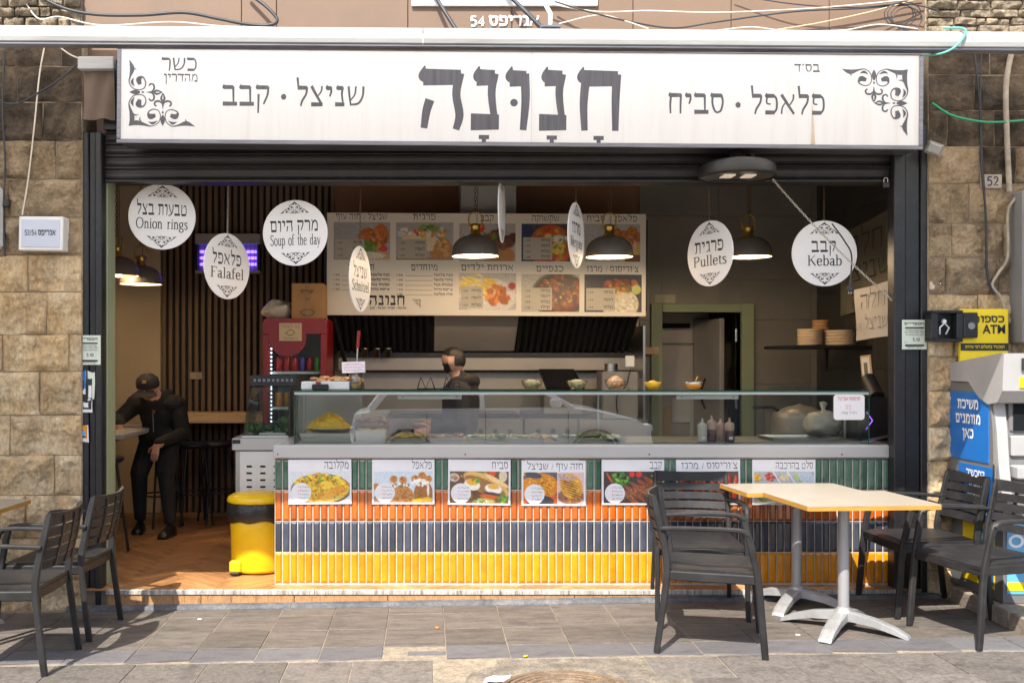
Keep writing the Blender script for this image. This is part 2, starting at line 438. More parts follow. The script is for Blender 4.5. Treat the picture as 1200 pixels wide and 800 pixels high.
M['sky_blue'] = mat('poster_sky_blue', (.12, .42, .72), .4, var=.05)
M['yellow'] = mat('poster_yellow', (.86, .62, .01), .4, var=.03, vs=2)
M['meter'] = mat('cabinet_grey', (0.221, 0.2145, 0.208), .6, var=.1, vs=4)
M['pvc'] = mat('grey_conduit', (0.338, 0.286, 0.221), .7, var=.3, vs=14)
M['cable_black'] = mat('cable_black', (.028, .030, .036), .5, var=.2)
M['cable_white'] = mat('cable_white', (.62, .55, .46), .6, var=.15)
M['cable_green'] = mat('cable_green', (.02, .28, .13), .5, var=.1)
M['cable_teal'] = mat('cable_teal', (.10, .42, .36), .5, var=.1)
M['iron'] = mat('manhole_iron', (0.21, 0.147, 0.098), .6, .4, var=.35, vs=14, bump=.4, bs=60, dirt=(0.42, 0.35, 0.266), ds=9, damt=.7)
M['opp_wall'] = mat('opposite_limestone', (.42, .36, .28), .9, var=.15, vs=2)
# ---------------------------------------------------------------- lettering (drawn with strokes) and printed pictures
HB = {  # Hebrew: (advance, strokes); H bar, V stem, D heavy diagonal, T thin limb
 'א': (.80, [('D', [(.04, .98), (.76, .02)]), ('T', [(.72, 1.0), (.70, .74), (.50, .44)]), ('T', [(.06, .02), (.10, .34), (.30, .62)])]),
 'ב': (.80, [('F', .04), ('H', [(.04, .91), (.58, .91)]), ('V', [(.58, .95), (.60, .08)]), ('H', [(.0, .09), (.80, .09)])]),
 'ג': (.54, [('F', .08), ('H', [(.08, .91), (.42, .91)]), ('V', [(.40, .95), (.42, .35), (.50, .0)]), ('T', [(.43, .32), (.24, .10), (.04, .04)])]),
 'ד': (.74, [('F', .02), ('H', [(.0, .91), (.76, .91)]), ('V', [(.56, .92), (.56, .0)])]),
 'ה': (.76, [('F', .02), ('H', [(.02, .91), (.68, .91)]), ('V', [(.66, .95), (.60, .6), (.66, .25), (.60, .0)]), ('V', [(.14, .50), (.08, .30), (.04, .02)])]),
 'ו': (.38, [('F', .03), ('H', [(.02, .90), (.31, .90)]), ('V', [(.28, .95), (.30, .5), (.26, .0)])]),
 'ז': (.40, [('F', .02), ('H', [(.0, .90), (.38, .90)]), ('V', [(.20, .90), (.24, .5), (.16, .0)])]),
 'ח': (.80, [('F', .04), ('H', [(.04, .91), (.70, .91)]), ('V', [(.12, .90), (.08, .45), (.10, .0)]), ('V', [(.68, .95), (.66, .5), (.66, .0)])]),
 'ט': (.78, [('V', [(.06, 1.0), (.10, .75), (.06, .4), (.10, .06)]), ('H', [(.06, .08), (.66, .08)]), ('V', [(.66, .06), (.72, .4), (.66, .84), (.46, .92), (.36, .74)])]),
 'י': (.36, [('F', .03), ('H', [(.02, .90), (.29, .90)]), ('V', [(.26, .95), (.28, .72), (.20, .48)])]),
 'כ': (.72, [('F', .04), ('H', [(.04, .91), (.50, .91)]), ('V', [(.46, .94), (.62, .76), (.64, .3), (.48, .05)]), ('H', [(.02, .09), (.52, .09)])]),
 'ך': (.66, [('F', .02), ('H', [(.0, .91), (.58, .91)]), ('V', [(.56, .95), (.56, -.34)])]),
 'ל': (.68, [('V', [(.07, 1.42), (.10, 1.15), (.12, .90)]), ('H', [(.08, .91), (.60, .91)]), ('V', [(.60, .95), (.56, .60), (.34, .26), (.26, .0)])]),
 'מ': (.82, [('T', [(.02, 1.02), (.20, .74)]), ('V', [(.18, .80), (.10, .45), (.03, .0)]), ('D', [(.14, .72), (.40, .94), (.62, .82)]), ('V', [(.62, .86), (.70, .5), (.68, .05)]), ('H', [(.36, .09), (.74, .09)])]),
 'ם': (.78, [('F', .02), ('H', [(.02, .91), (.68, .91)]), ('V', [(.12, .92), (.12, .05)]), ('V', [(.66, .95), (.66, .05)]), ('H', [(.08, .09), (.70, .09)])]),
 'נ': (.56, [('F', .12), ('H', [(.10, .91), (.44, .91)]), ('V', [(.43, .95), (.38, .6), (.46, .05)]), ('H', [(.0, .10), (.52, .10)])]),
 'ן': (.38, [('F', .03), ('H', [(.02, .90), (.30, .90)]), ('V', [(.28, .95), (.28, -.36)])]),
 'ס': (.74, [('F', .02), ('H', [(.0, .91), (.60, .91)]), ('V', [(.08, .90), (.08, .5), (.22, .15), (.38, .06)]), ('V', [(.58, .94), (.66, .6), (.56, .18), (.34, .06)])]),
 'ע': (.70, [('V', [(.62, 1.0), (.62, .62), (.46, .18), (.0, -.06)]), ('V', [(.06, 1.0), (.14, .70), (.40, .18)])]),
 'פ': (.74, [('F', .06), ('H', [(.08, .91), (.50, .91)]), ('V', [(.46, .94), (.64, .76), (.66, .3), (.50, .05)]), ('H', [(.02, .09), (.54, .09)]), ('T', [(.12, .90), (.10, .56), (.32, .50)])]),
 'ף': (.70, [('F', .04), ('H', [(.06, .91), (.60, .91)]), ('V', [(.60, .95), (.60, -.34)]), ('T', [(.12, .90), (.10, .56), (.32, .50)])]),
 'צ': (.72, [('D', [(.04, 1.0), (.20, .72), (.62, .08)]), ('T', [(.62, 1.0), (.58, .74), (.36, .46)]), ('H', [(.02, .09), (.66, .09)])]),
 'ץ': (.64, [('T', [(.04, 1.0), (.28, .52)]), ('V', [(.58, 1.0), (.52, .74), (.30, .50), (.26, -.34)])]),
 'ק': (.74, [('F', .02), ('H', [(.0, .91), (.66, .91)]), ('V', [(.66, .95), (.62, .55), (.40, .08)]), ('V', [(.12, .58), (.10, -.36)])]),
 'ר': (.66, [('F', .02), ('H', [(.0, .91), (.50, .91)]), ('V', [(.46, .95), (.58, .82), (.58, .4), (.54, .0)])]),
 'ש': (.94, [('V', [(.05, 1.0), (.10, .55), (.18, .04)]), ('T', [(.46, 1.0), (.40, .60), (.16, .30)]), ('V', [(.88, 1.0), (.84, .52), (.60, .16), (.16, .09)])]),
 'ת': (.82, [('F', .04), ('H', [(.06, .91), (.70, .91)]), ('V', [(.68, .95), (.68, .0)]), ('V', [(.22, .90), (.22, .16), (.02, .05)])]),
 "'": (.2, [('T', [(.12, 1.0), (.06, .78)])]), '"': (.3, [('T', [(.10, 1.05), (.04, .8)]), ('T', [(.24, 1.05), (.18, .8)])]),
}
def _o(cx, cy, rx, ry, a0=0, a1=360, k=14):
    return [(cx + rx * math.cos(R(a0 + (a1 - a0) * i / k)), cy + ry * math.sin(R(a0 + (a1 - a0) * i / k))) for i in range(k + 1)]
LT = {  # Latin with serifs: S stem (with serifs), V stem without, C bowl (thick sides, thin top), T thin
 'O': (.80, [('C', _o(.40, .36, .32, .36))]), 'F': (.60, [('S', .16, 0, .72), ('T', [(.1, .70), (.54, .70), (.54, .56)]), ('T', [(.16, .37), (.42, .37)])]),
 'S': (.54, [('C', [(.44, .60), (.36, .69), (.24, .71), (.12, .64), (.10, .54), (.20, .43), (.36, .33), (.44, .20), (.38, .06), (.24, 0), (.10, .05), (.07, .14)])]),
 'P': (.60, [('S', .16, 0, .72), ('C', [(.16, .70), (.36, .70), (.50, .62), (.50, .46), (.38, .36), (.18, .36)])]),
 'K': (.72, [('S', .16, 0, .72), ('T', [(.60, .72), (.20, .34)]), ('D', [(.30, .42), (.64, 0)])]),
 'M': (.86, [('S', .14, 0, .72), ('S', .72, 0, .72), ('D', [(.16, .72), (.42, .06)]), ('T', [(.44, .06), (.70, .72)])]),
 'n': (.52, [('S', .12, 0, .48), ('C', [(.13, .36), (.22, .46), (.32, .46), (.38, .38)]), ('S', .39, 0, .38)]), 'i': (.28, [('S', .14, 0, .48), ('d', .14, .62)]),
 'o': (.50, [('C', _o(.25, .24, .19, .24))]), 'r': (.36, [('S', .12, 0, .48), ('C', [(.13, .36), (.20, .45), (.28, .47), (.32, .44)])]),
 'g': (.50, [('C', _o(.22, .32, .15, .15)), ('T', [(.32, .44), (.46, .47)]), ('C', [(.14, .18), (.10, .10), (.22, .05), (.40, .02), (.42, -.10), (.30, -.2), (.14, -.18), (.06, -.10), (.14, .0)])]),
 's': (.40, [('C', [(.32, .40), (.24, .47), (.14, .46), (.09, .38), (.16, .29), (.28, .21), (.32, .12), (.26, .03), (.14, .01), (.06, .08)])]),
 'a': (.46, [('C', [(.08, .38), (.16, .46), (.28, .45), (.32, .36), (.32, .06), (.40, .0), (.45, .05)]), ('C', [(.32, .28), (.14, .22), (.07, .12), (.14, .02), (.26, .04), (.32, .12)])]),
 'l': (.28, [('S', .14, 0, .74)]), 'f': (.34, [('S', .14, 0, .60), ('C', [(.14, .58), (.18, .70), (.28, .74), (.36, .70)]), ('T', [(.03, .46), (.30, .46)])]),
 'e': (.46, [('C', [(.08, .27), (.38, .27), (.36, .40), (.24, .48), (.12, .42), (.07, .25), (.13, .06), (.26, .0), (.40, .10)])]),
 'u': (.52, [('V', .12, .08, .48), ('C', [(.12, .12), (.18, .03), (.28, .02), (.38, .10)]), ('S', .40, 0, .48)]), 'p': (.52, [('S', .12, -.22, .48), ('C', [(.13, .38), (.24, .47), (.38, .42), (.44, .24), (.38, .06), (.24, 0), (.13, .08)])]),
 't': (.32, [('V', .15, .06, .60), ('C', [(.15, .08), (.20, .01), (.30, .04)]), ('T', [(.03, .46), (.30, .46)])]),
 'h': (.52, [('S', .12, 0, .74), ('C', [(.13, .36), (.22, .46), (.32, .46), (.38, .38)]), ('S', .39, 0, .38)]),
 'd': (.52, [('S', .38, 0, .74), ('C', [(.38, .38), (.26, .47), (.13, .42), (.07, .24), (.13, .06), (.26, 0), (.38, .08)])]),
 'b': (.52, [('S', .12, 0, .74), ('C', [(.13, .38), (.24, .47), (.38, .42), (.44, .24), (.38, .06), (.24, 0), (.13, .08)])]),
 'y': (.50, [('D', [(.08, .48), (.26, .02)]), ('T', [(.44, .48), (.22, -.10), (.10, -.22), (.04, -.16)])]),
 'c': (.44, [('C', [(.38, .38), (.26, .47), (.13, .42), (.07, .24), (.13, .06), (.26, 0), (.38, .10)])]), 'z': (.44, [('T', [(.06, .46), (.38, .46)]), ('D', [(.36, .46), (.08, .02)]), ('T', [(.06, .02), (.40, .02)])]),
 'A': (.70, [('T', [(.06, 0), (.34, .72)]), ('D', [(.34, .72), (.62, 0)]), ('T', [(.16, .26), (.52, .26)])]), 'T': (.62, [('S', .31, 0, .72), ('T', [(.04, .68), (.58, .68)])]),
}
DG = {  # digits, plain
 '0': _o(.25, .36, .19, .36), '1': [(.12, .58), (.28, .72), (.28, 0)], '2': [(.08, .56), (.14, .70), (.30, .72), (.40, .58), (.36, .40), (.08, .02), (.44, .02)],
 '3': [(.08, .66), (.24, .72), (.38, .60), (.32, .42), (.20, .38), (.36, .32), (.40, .14), (.26, 0), (.08, .05)], '4': [(.34, 0), (.34, .72), (.06, .22), (.46, .22)],
 '5': [(.42, .70), (.14, .70), (.10, .42), (.26, .46), (.40, .34), (.40, .14), (.26, 0), (.08, .05)], '6': [(.38, .66), (.22, .60), (.10, .36), (.12, .10), (.26, 0), (.40, .12), (.36, .34), (.22, .40), (.12, .28)],
 '7': [(.06, .70), (.44, .70), (.18, 0)], '8': _o(.25, .19, .18, .19) + _o(.25, .54, .15, .16, -90, 270), '9': [(.12, .06), (.30, .12), (.40, .36), (.38, .62), (.24, .72), (.10, .60), (.14, .40), (.28, .34), (.38, .46)],
}
class Ink:
    """Strokes laid as thin ribbons in the local xz plane, facing -Y."""
    def __init__(self, y=0.0, step=.00006):
        self.mb = MB(); self.y = y; self.k = 0; self.step = step
    def ribbon(self, pts, ws, smooth=True, k=4):
        if smooth and len(pts) > 2:
            q = bent([(p[0], p[1], w) for p, w in zip(pts, ws)], k)
            pts = [(a[0], a[1]) for a in q]; ws = [max(a[2], 0) for a in q]
        n = len(pts); L = []; Rr = []
        self.k = (self.k + 1) % 24
        y = self.y - self.k * self.step
        for i in range(n):
            a = pts[max(i - 1, 0)]; b = pts[min(i + 1, n - 1)]
            dx, dz = b[0] - a[0], b[1] - a[1]
            l = math.hypot(dx, dz) or 1
            nx, nz = -dz / l, dx / l
            h = ws[i] / 2
            L.append((pts[i][0] + nx * h, y, pts[i][1] + nz * h)); Rr.append((pts[i][0] - nx * h, y, pts[i][1] - nz * h))
        self.mb.add(L + Rr, [(i, i + 1, n + i + 1, n + i) for i in range(n - 1)])
    def dot(self, x, z, r, n=10):
        self.k = (self.k + 1) % 24
        y = self.y - self.k * self.step
        self.mb.add([(x + r * math.cos(2 * math.pi * i / n), y, z + r * math.sin(2 * math.pi * i / n)) for i in range(n)], [tuple(range(n))])
    def rect(self, x0, x1, z0, z1):
        self.k = (self.k + 1) % 24
        y = self.y - self.k * self.step
        self.mb.add([(x0, y, z0), (x1, y, z0), (x1, y, z1), (x0, y, z1)], [(0, 1, 2, 3)])
    def glyph(self, ch, x, z, h, hw=1., vw=1.):
        if ch in HB:
            for s in HB[ch][1]:
                if s[0] == 'F':
                    w = .2 * hw
                    self.ribbon([(x + (s[1] + .03) * h, z + 1.07 * h), (x + (s[1] - .01) * h, z + (.95 - w * .2) * h), (x + (s[1] + .03) * h, z + (.92 - w * .5) * h)], [.02 * h, .12 * vw * h, .03 * h])
                    continue
                w = {'H': .19 * hw, 'V': .115 * vw, 'D': .155 * (hw + vw) / 2, 'T': .09 * vw}[s[0]] * h
                P = [(x + a * h, z + b * h) for a, b in s[1]]
                if s[0] == 'H': P = [(a, b - (w - .19 * h) * .5 if b > z + .5 * h else b + (w - .19 * h) * .5) for a, b in P]
                n = len(P)
                ws = [w * (1.12 if i == 0 else (.8 if i == n - 1 and s[0] != 'H' else 1)) for i in range(n)]
                self.ribbon(P, ws)
        elif ch in DG:
            P = DG[ch]
            w = .095 * vw * h
            self.ribbon([(x + a * h * 1.3, z + b * h * 1.3) for a, b in P], [w] * len(P), ch not in '1472')
        elif ch in LT:
            for s in LT[ch][1]:
                if s[0] in 'SV' and not isinstance(s[1], list):
                    a, b, c = s[1] * h, s[2] * h, s[3] * h
                    w = .085 * vw * h
                    self.rect(x + a - w / 2, x + a + w / 2, z + b, z + c)
                    if s[0] == 'S':
                        for e in (b, c - .035 * h): self.rect(x + a - w * 1.25, x + a + w * (1.25 if e == b else .4), z + e, z + e + .035 * h)
                elif s[0] == 'd': self.dot(x + s[1] * h, z + s[2] * h, .055 * h)
                else:
                    P = s[1]; n = len(P); ws = []
                    for i in range(n):
                        a = P[max(i - 1, 0)]; b = P[min(i + 1, n - 1)]
                        l = math.hypot(b[0] - a[0], b[1] - a[1]) or 1
                        v = abs(b[1] - a[1]) / l
                        ws.append(({'C': .035 + .06 * v, 'T': .04, 'D': .085}[s[0]]) * vw * h)
                    self.ribbon([(x + a * h, z + b * h) for a, b in P], ws, s[0] == 'C' or ch == 'y', 3)
        elif ch == '/': self.ribbon([(x + .05 * h, z - .05 * h), (x + .34 * h, z + 1.0 * h)], [.06 * h * vw] * 2)
        elif ch == '•': self.dot(x + .22 * h, z + .45 * h, .15 * h)
        elif ch == '.': self.dot(x + .1 * h, z + .06 * h, .07 * h)
        elif ch == '-': self.rect(x + .04 * h, x + .3 * h, z + .4 * h, z + .5 * h)
        elif ch == '₪': self.ribbon([(x + .05 * h, z), (x + .05 * h, z + .7 * h), (x + .35 * h, z + .7 * h), (x + .35 * h, z + .3 * h)], [.08 * h] * 4, False)
    def adv(self, ch):
        if ch in HB: return HB[ch][0] + .14
        if ch in DG: return .70 if ch != '1' else .6
        if ch in LT: return LT[ch][0]
        return {' ': .42, '/': .45, '•': .5, '.': .22, '-': .42, '₪': .5}.get(ch, .4)
    def text(self, s, x, z, h, align='c', hw=1., vw=1., width=None, slope=0.):
        """x is the centre, left or right edge; Hebrew runs right to left."""
        if any('א' <= c <= 'ת' for c in s):
            vis = []; run = []
            for c in s:
                if c in DG or (c in './' and run): run.append(c)
                else:
                    vis.append(''.join(run)); run = []; vis.append(c)
            vis.append(''.join(run))
            s = ''.join(reversed([v for v in vis if v]))
        W = sum(self.adv(c) for c in s) * h
        k = 1.0
        if width: k = width / W; W = width
        u = x - W / 2 if align == 'c' else (x if align == 'l' else x - W)
        b0 = len(self.mb.v)
        u0 = u
        for c in s:
            self.glyph(c, u, z, h, hw, vw); u += self.adv(c) * h
        if k != 1.0 or slope:
            for i in range(b0, len(self.mb.v)):
                a, b, c = self.mb.v[i]
                self.mb.v[i] = (u0 + (a - u0) * k, b, c + (a - x) * slope)
        return W
    def scribble(self, x0, x1, z, h, seed, w):
        r = random.Random(seed); u = x0
        while u < x1:
            e = u + r.uniform(.5, 1.1) * h
            self.ribbon([(u, z + r.uniform(0, h)), (u + h * .3, z + r.uniform(0, h)), (e - h * .2, z + r.uniform(0, h))], [w] * 3)
            u = e + h * .2
    def spiral(self, cx, cz, r, a0, turns, w0, w1, mir=1):
        k = 14; P = []; W = []
        for i in range(k + 1):
            t = i / k
            rr = r * (1 - .72 * t); a = R(a0) + mir * 2 * math.pi * turns * t
            P.append((cx + rr * math.cos(a), cz + rr * math.sin(a))); W.append(w0 + (w1 - w0) * t)
        self.ribbon(P, W, True, 2)
        self.dot(P[-1][0], P[-1][1], w1 * .85)
    def ornament(self, ox, oz, size, ang=0., sx=1, sz=1):
        """Scrolled corner ornament: its corner at (ox, oz), arms along +x and +z before the turn."""
        b0 = len(self.mb.v)
        for arm in (0, 1):
            b1 = len(self.mb.v)
            rb = self.ribbon
            rb([(0, 0), (.10, .05), (.22, .03), (.34, .0), (.44, .05), (.475, .14), (.45, .23), (.37, .255), (.30, .22), (.29, .165)], [.0, .075, .045, .016, .014, .014, .014, .016, .02, .035], True, 3)
            rb([(.29, .19), (.325, .145), (.40, .165)], [.03, .085, .05])
            rb([(.29, .07), (.36, .045), (.44, .085)], [.0, .04, .0])
            rb([(.175, .15), (.165, .095), (.20, .06)], [.0, .02, .0])
            rb([(1.0, .0), (.87, .045), (.76, .02), (.66, .0), (.575, .05), (.545, .14), (.57, .225), (.65, .25), (.73, .215), (.74, .165)], [.0, .07, .03, .016, .014, .014, .014, .016, .02, .035], True, 3)
            rb([(.74, .19), (.70, .145), (.625, .165)], [.03, .08, .05])
            rb([(.73, .07), (.66, .045), (.59, .085)], [.0, .04, .0])
            rb([(.845, .12), (.86, .075), (.825, .05)], [.0, .02, .0])
            rb([(.51, .0), (.51, .085), (.51, .165)], [.0, .07, .03])
            rb([(.51, .18), (.51, .205), (.51, .235)], [.0, .03, .0])
            rb([(.51, .25), (.51, .33), (.51, .40)], [.0, .03, .03])
            rb([(.51, .36), (.485, .42), (.51, .50)], [.02, .03, .01]); rb([(.51, .36), (.535, .42), (.51, .50)], [.02, .03, .01])
            rb([(.51, .33), (.46, .375), (.40, .37), (.385, .325), (.415, .30)], [.012, .028, .026, .024, .02])
            rb([(.51, .33), (.56, .375), (.62, .37), (.635, .325), (.605, .30)], [.012, .028, .026, .024, .02])
            if arm:
                for i in range(b1, len(self.mb.v)):
                    a, y, c = self.mb.v[i]; self.mb.v[i] = (c, y - .0004, a)
        ca, sa = math.cos(ang), math.sin(ang)
        for i in range(b0, len(self.mb.v)):
            a, y, c = self.mb.v[i]
            a, c = a * ca - c * sa, a * sa + c * ca
            self.mb.v[i] = (ox + a * size * sx, y, oz + c * size * sz)
    def build(self, name, m, parent=None, loc=(0, 0, 0), rot=(0, 0, 0)):
        me = self.mb.mesh(name, m)
        o = link(name, me, parent, loc, rot)
        if name != 'letter' and 'spot' not in name and 'badge' not in name: o['kind'] = 'stuff'      # lettering too small to pick apart
        return o

def sans(name, s, h, m, parent, loc, rot=(R(90), 0, 0), bold=0.0, align='CENTER', width=None):
    """Plain sans lettering as a flat mesh (built-in font)."""
    if any('א' <= c <= 'ת' for c in s):
        k = Ink(0.0); k.text(s, 0, -h * .5, h, hw=1.0 + bold * 90, vw=1.35 + bold * 160, width=width)
        return k.build(name, m, parent, loc, (0, 0, rot[2]))
    cu = bpy.data.curves.new(name, 'FONT')
    cu.body = s; cu.size = h * 1.4; cu.align_x = align; cu.align_y = 'CENTER'; cu.offset = bold; cu.resolution_u = 3
    t = bpy.data.objects.new('text_tmp', cu); col.objects.link(t)
    dg = bpy.context.evaluated_depsgraph_get()
    me = bpy.data.meshes.new_from_object(t.evaluated_get(dg))
    bpy.data.objects.remove(t)
    me.materials.clear(); me.materials.append(m)
    o = link(name, me, parent, loc, rot)
    if width and me.vertices:
        xs = [v.co.x for v in me.vertices]
        o.scale = (width / (max(xs) - min(xs)), 1, 1)
    return o

pm = bpy.data.materials.new('printed_picture'); pm.use_nodes = True
_a = pm.node_tree.nodes.new('ShaderNodeVertexColor'); _a.layer_name = 'print'
pm.node_tree.links.new(_a.outputs[0], pm.node_tree.nodes['Principled BSDF'].inputs['Base Color'])
pm.node_tree.nodes['Principled BSDF'].inputs['Roughness'].default_value = .4
M['print'] = pm

class Pic:
    """A small painted picture (flat print) held as colours on a fine grid."""
    def __init__(self, w, h, bg, seed=1):
        self.w, self.h = w, h
        self.a = np.zeros((h, w, 3)); self.a[:] = bg
        self.g = np.random.RandomState(seed)
        self.asp = w / h
        self.U, self.V = np.meshgrid((np.arange(w) + .5) / h, (np.arange(h) + .5) / h)
    def ell(self, cx, cy, rx, ry, c, ang=0, soft=.02, alpha=1.):
        ca, sa = math.cos(R(ang)), math.sin(R(ang))
        x = (self.U - cx) * ca + (self.V - cy) * sa; y = -(self.U - cx) * sa + (self.V - cy) * ca
        d = np.sqrt((x / rx) ** 2 + (y / ry) ** 2)
        m = np.clip((1 - d) / max(soft, .01) * min(rx, ry) + .5, 0, 1)[..., None] * alpha
        self.a = self.a * (1 - m) + np.array(c) * m
        return self
    def rect(self, x0, x1, y0, y1, c, skew=0):
        x = self.U - (self.V - y0) * skew
        m = ((x >= x0) & (x <= x1) & (self.V >= y0) & (self.V <= y1))[..., None]
        self.a = np.where(m, np.array(c), self.a)
        return self
    def blobs(self, n, cx, cy, rx, ry, s0, s1, cols, ang=None, asp=.6):
        for _ in range(n):
            t = self.g.uniform(0, 2 * math.pi); q = math.sqrt(self.g.uniform(0, 1))
            c = np.array(cols[self.g.randint(len(cols))]) * self.g.uniform(.7, 1.25)
            s = self.g.uniform(s0, s1)
            self.ell(cx + rx * q * math.cos(t), cy + ry * q * math.sin(t), s, s * asp, c, self.g.uniform(0, 180) if ang is None else ang + self.g.uniform(-12, 12), .03)
        return self
    def grain(self, k=.18):
        n = self.g.normal(1, k, (self.h, self.w, 1))
        self.a = np.clip(self.a * n * 1.15, 0, .9); return self
    def build(self, name, parent, x0, x1, z0, z1, y):
        w, h = self.w, self.h
        xs = np.linspace(x0, x1, w); zs = np.linspace(z1, z0, h)
        v = np.zeros((h, w, 3)); v[..., 0] = xs[None]; v[..., 1] = y; v[..., 2] = zs[:, None]
        i = np.arange(w * h).reshape(h, w)
        f = np.stack([i[:-1, :-1], i[1:, :-1], i[1:, 1:], i[:-1, 1:]], -1).reshape(-1, 4)
        me = bpy.data.meshes.new(name); me.from_pydata(v.reshape(-1, 3).tolist(), [], f.tolist())
        at = me.color_attributes.new('print', 'FLOAT_COLOR', 'POINT')
        rgba = np.ones((w * h, 4)); rgba[:, :3] = np.clip(self.a, 0, 1).reshape(-1, 3)
        at.data.foreach_set('color', rgba.ravel())
        me.materials.append(M['print'])
        return link(name, me, parent)
BROWN = [(.30, .10, .02), (.42, .16, .03), (.20, .06, .015), (.52, .24, .05)]
GREEN = [(.10, .25, .03), (.18, .36, .04), (.05, .15, .02)]
WHITE = [(.75, .70, .60), (.82, .78, .70)]
REDS = [(.55, .04, .02), (.65, .10, .03), (.45, .03, .02)]
GOLD = [(.70, .38, .02), (.78, .48, .04), (.60, .27, .02), (.45, .18, .02)]
def food(kind, w, h, seed=3):
    A = w / h
    p = Pic(w, h, (.55, .55, .56), seed)
    if kind == 'maqluba':
        p.a[:] = (.60, .60, .62)
        p.ell(A * .52, .58, A * .50, .50, (.10, .06, .04)).ell(A * .52, .56, A * .47, .45, (.55, .42, .10))
        p.blobs(170, A * .52, .53, A * .44, .42, .03, .10, GOLD + [(.72, .55, .03)]).blobs(40, A * .5, .30, A * .3, .18, .02, .05, GREEN + BROWN).blobs(60, A * .6, .6, A * .32, .3, .02, .035, BROWN + [(.2, .3, .03)])
        p.ell(A * .62, .45, .2, .13, (.75, .48, .05), 20).ell(A * .8, .62, .2, .14, (.62, .28, .03), -20).ell(A * .6, .78, .22, .14, (.65, .33, .05), 10).blobs(50, A * .65, .6, A * .25, .25, .012, .03, BROWN + GREEN)
    elif kind == 'falafel':
        p.a[:] = (.52, .58, .64); p.rect(0, A, .8, 1, (.30, .20, .12))
        p.ell(A * .48, .82, .36, .36, (.46, .22, .07), 0).blobs(90, A * .5, .78, .3, .22, .01, .03, BROWN)
        p.ell(A * .84, .70, .28, .40, (.30, .13, .04)).blobs(50, A * .84, .75, .22, .3, .01, .04, BROWN)
        for q in ((.34, .26), (.50, .28), (.82, .14), (.70, .24), (.92, .25), (.05, .5)): p.ell(A * q[0], q[1], .115, .115, (.50, .20, .04)).blobs(16, A * q[0], q[1], .09, .09, .01, .03, BROWN)
        p.blobs(30, A * .45, .45, .3, .07, .02, .05, REDS + GREEN + WHITE).blobs(26, A * .78, .36, .25, .09, .03, .07, WHITE).ell(A * .92, .6, .03, .2, (.8, .76, .7)).ell(A * .76, .92, .2, .06, (.72, .50, .03), -8).ell(A * .9, .9, .16, .07, (.66, .42, .03))
    elif kind == 'sabich':
        p.a[:] = (.13, .07, .035); p.blobs(60, A * .5, .5, A * .5, .5, .03, .09, BROWN + [(.08, .04, .02)])
        p.ell(.13, .2, .16, .13, (.45, .42, .38)).blobs(20, .13, .2, .1, .08, .01, .03, BROWN)
        p.ell(A * .72, .06, .1, .1, (.6, .08, .03)).ell(A * .9, .15, .12, .18, (.6, .5, .35)).ell(A * .55, .08, .1, .05, (.15, .3, .05))
        p.ell(A * .62, .42, A * .42, .28, (.62, .37, .12), 26).ell(A * .60, .47, A * .38, .2, (.30, .14, .05), 26).ell(A * .8, .3, A * .24, .07, (.75, .52, .24), 30)
        p.ell(A * .38, .42, .24, .17, (.82, .74, .6), 15).ell(A * .38, .34, .18, .1, (.72, .36, .05), 10).ell(A * .74, .55, .25, .15, (.85, .79, .68), 12).ell(A * .74, .48, .17, .08, (.70, .38, .06), 8)
        p.ell(A * .72, .70, .30, .05, (.10, .05, .05), 8).ell(A * .68, .80, .30, .07, (.62, .12, .03), 10).ell(A * .62, .9, .26, .06, (.45, .45, .10), 8).blobs(30, A * .9, .85, .2, .12, .02, .06, GREEN).blobs(22, A * .45, .30, .12, .06, .02, .04, GREEN).blobs(16, A * .5, .95, .25, .05, .02, .05, WHITE + GREEN)
    elif kind == 'schnitzel':
        p.a[:] = (.10, .10, .12); p.rect(0, A, .72, 1, (.55, .10, .02))
        p.ell(A * .2, .5, .40, .32, (.60, .22, .02), -20).ell(A * .62, .42, A * .42, .36, (.56, .20, .02), 30)
        p.blobs(170, A * .5, .45, A * .42, .36, .01, .04, GOLD + BROWN + [(.75, .35, .06)]).ell(A * .5, .92, A * .4, .2, (.05, .05, .06)).ell(0, 0, .5, .12, (.6, .45, .05)).ell(A * .3, .1, .25, .1, (.07, .07, .09), 10)
    elif kind == 'breast':
        p.a[:] = (.60, .42, .38); p.ell(A * .5, .75, A * .5, .25, (.25, .12, .08))
        p.ell(A * .52, .45, .30, .42, (.62, .30, .05), -20).blobs(50, A * .5, .45, .25, .35, .02, .06, GOLD)
        for i in range(8): p.ell(A * (.3 + .06 * i), .16 + .09 * i, .26, .018, (.10, .04, .03), 22)
        p.blobs(30, A * .6, .85, .25, .08, .02, .05, BROWN).blobs(20, A * .4, .15, .2, .1, .02, .05, [(.35, .25, .3), (.5, .4, .4)])
    elif kind == 'kebab':
        p.a[:] = (.05, .04, .04); p.blobs(30, A * .3, .2, .3, .2, .03, .1, GREEN + [(.03, .03, .03)])
        p.ell(A * .48, .1, .08, .08, (.65, .04, .03)).ell(A * .6, .1, .09, .09, (.6, .04, .03)).ell(A * .85, .3, .04, .25, (.6, .06, .03), 30).ell(A * .1, .2, .03, .16, (.6, .08, .03), -30)
        for i in range(5):
            cx, cy = A * (.42 + .11 * i), .78 - .09 * i
            p.ell(cx, cy, .40, .085, (.26, .085, .04), 38).blobs(50, cx, cy, .28, .16, .012, .035, [(.36, .13, .06), (.16, .05, .025), (.45, .2, .1)], 38)
        p.blobs(22, A * .9, .2, .15, .15, .02, .06, GREEN)
    elif kind == 'merguez':
        p.a[:] = (.10, .06, .05); p.blobs(40, A * .5, .5, A * .5, .5, .03, .1, BROWN)
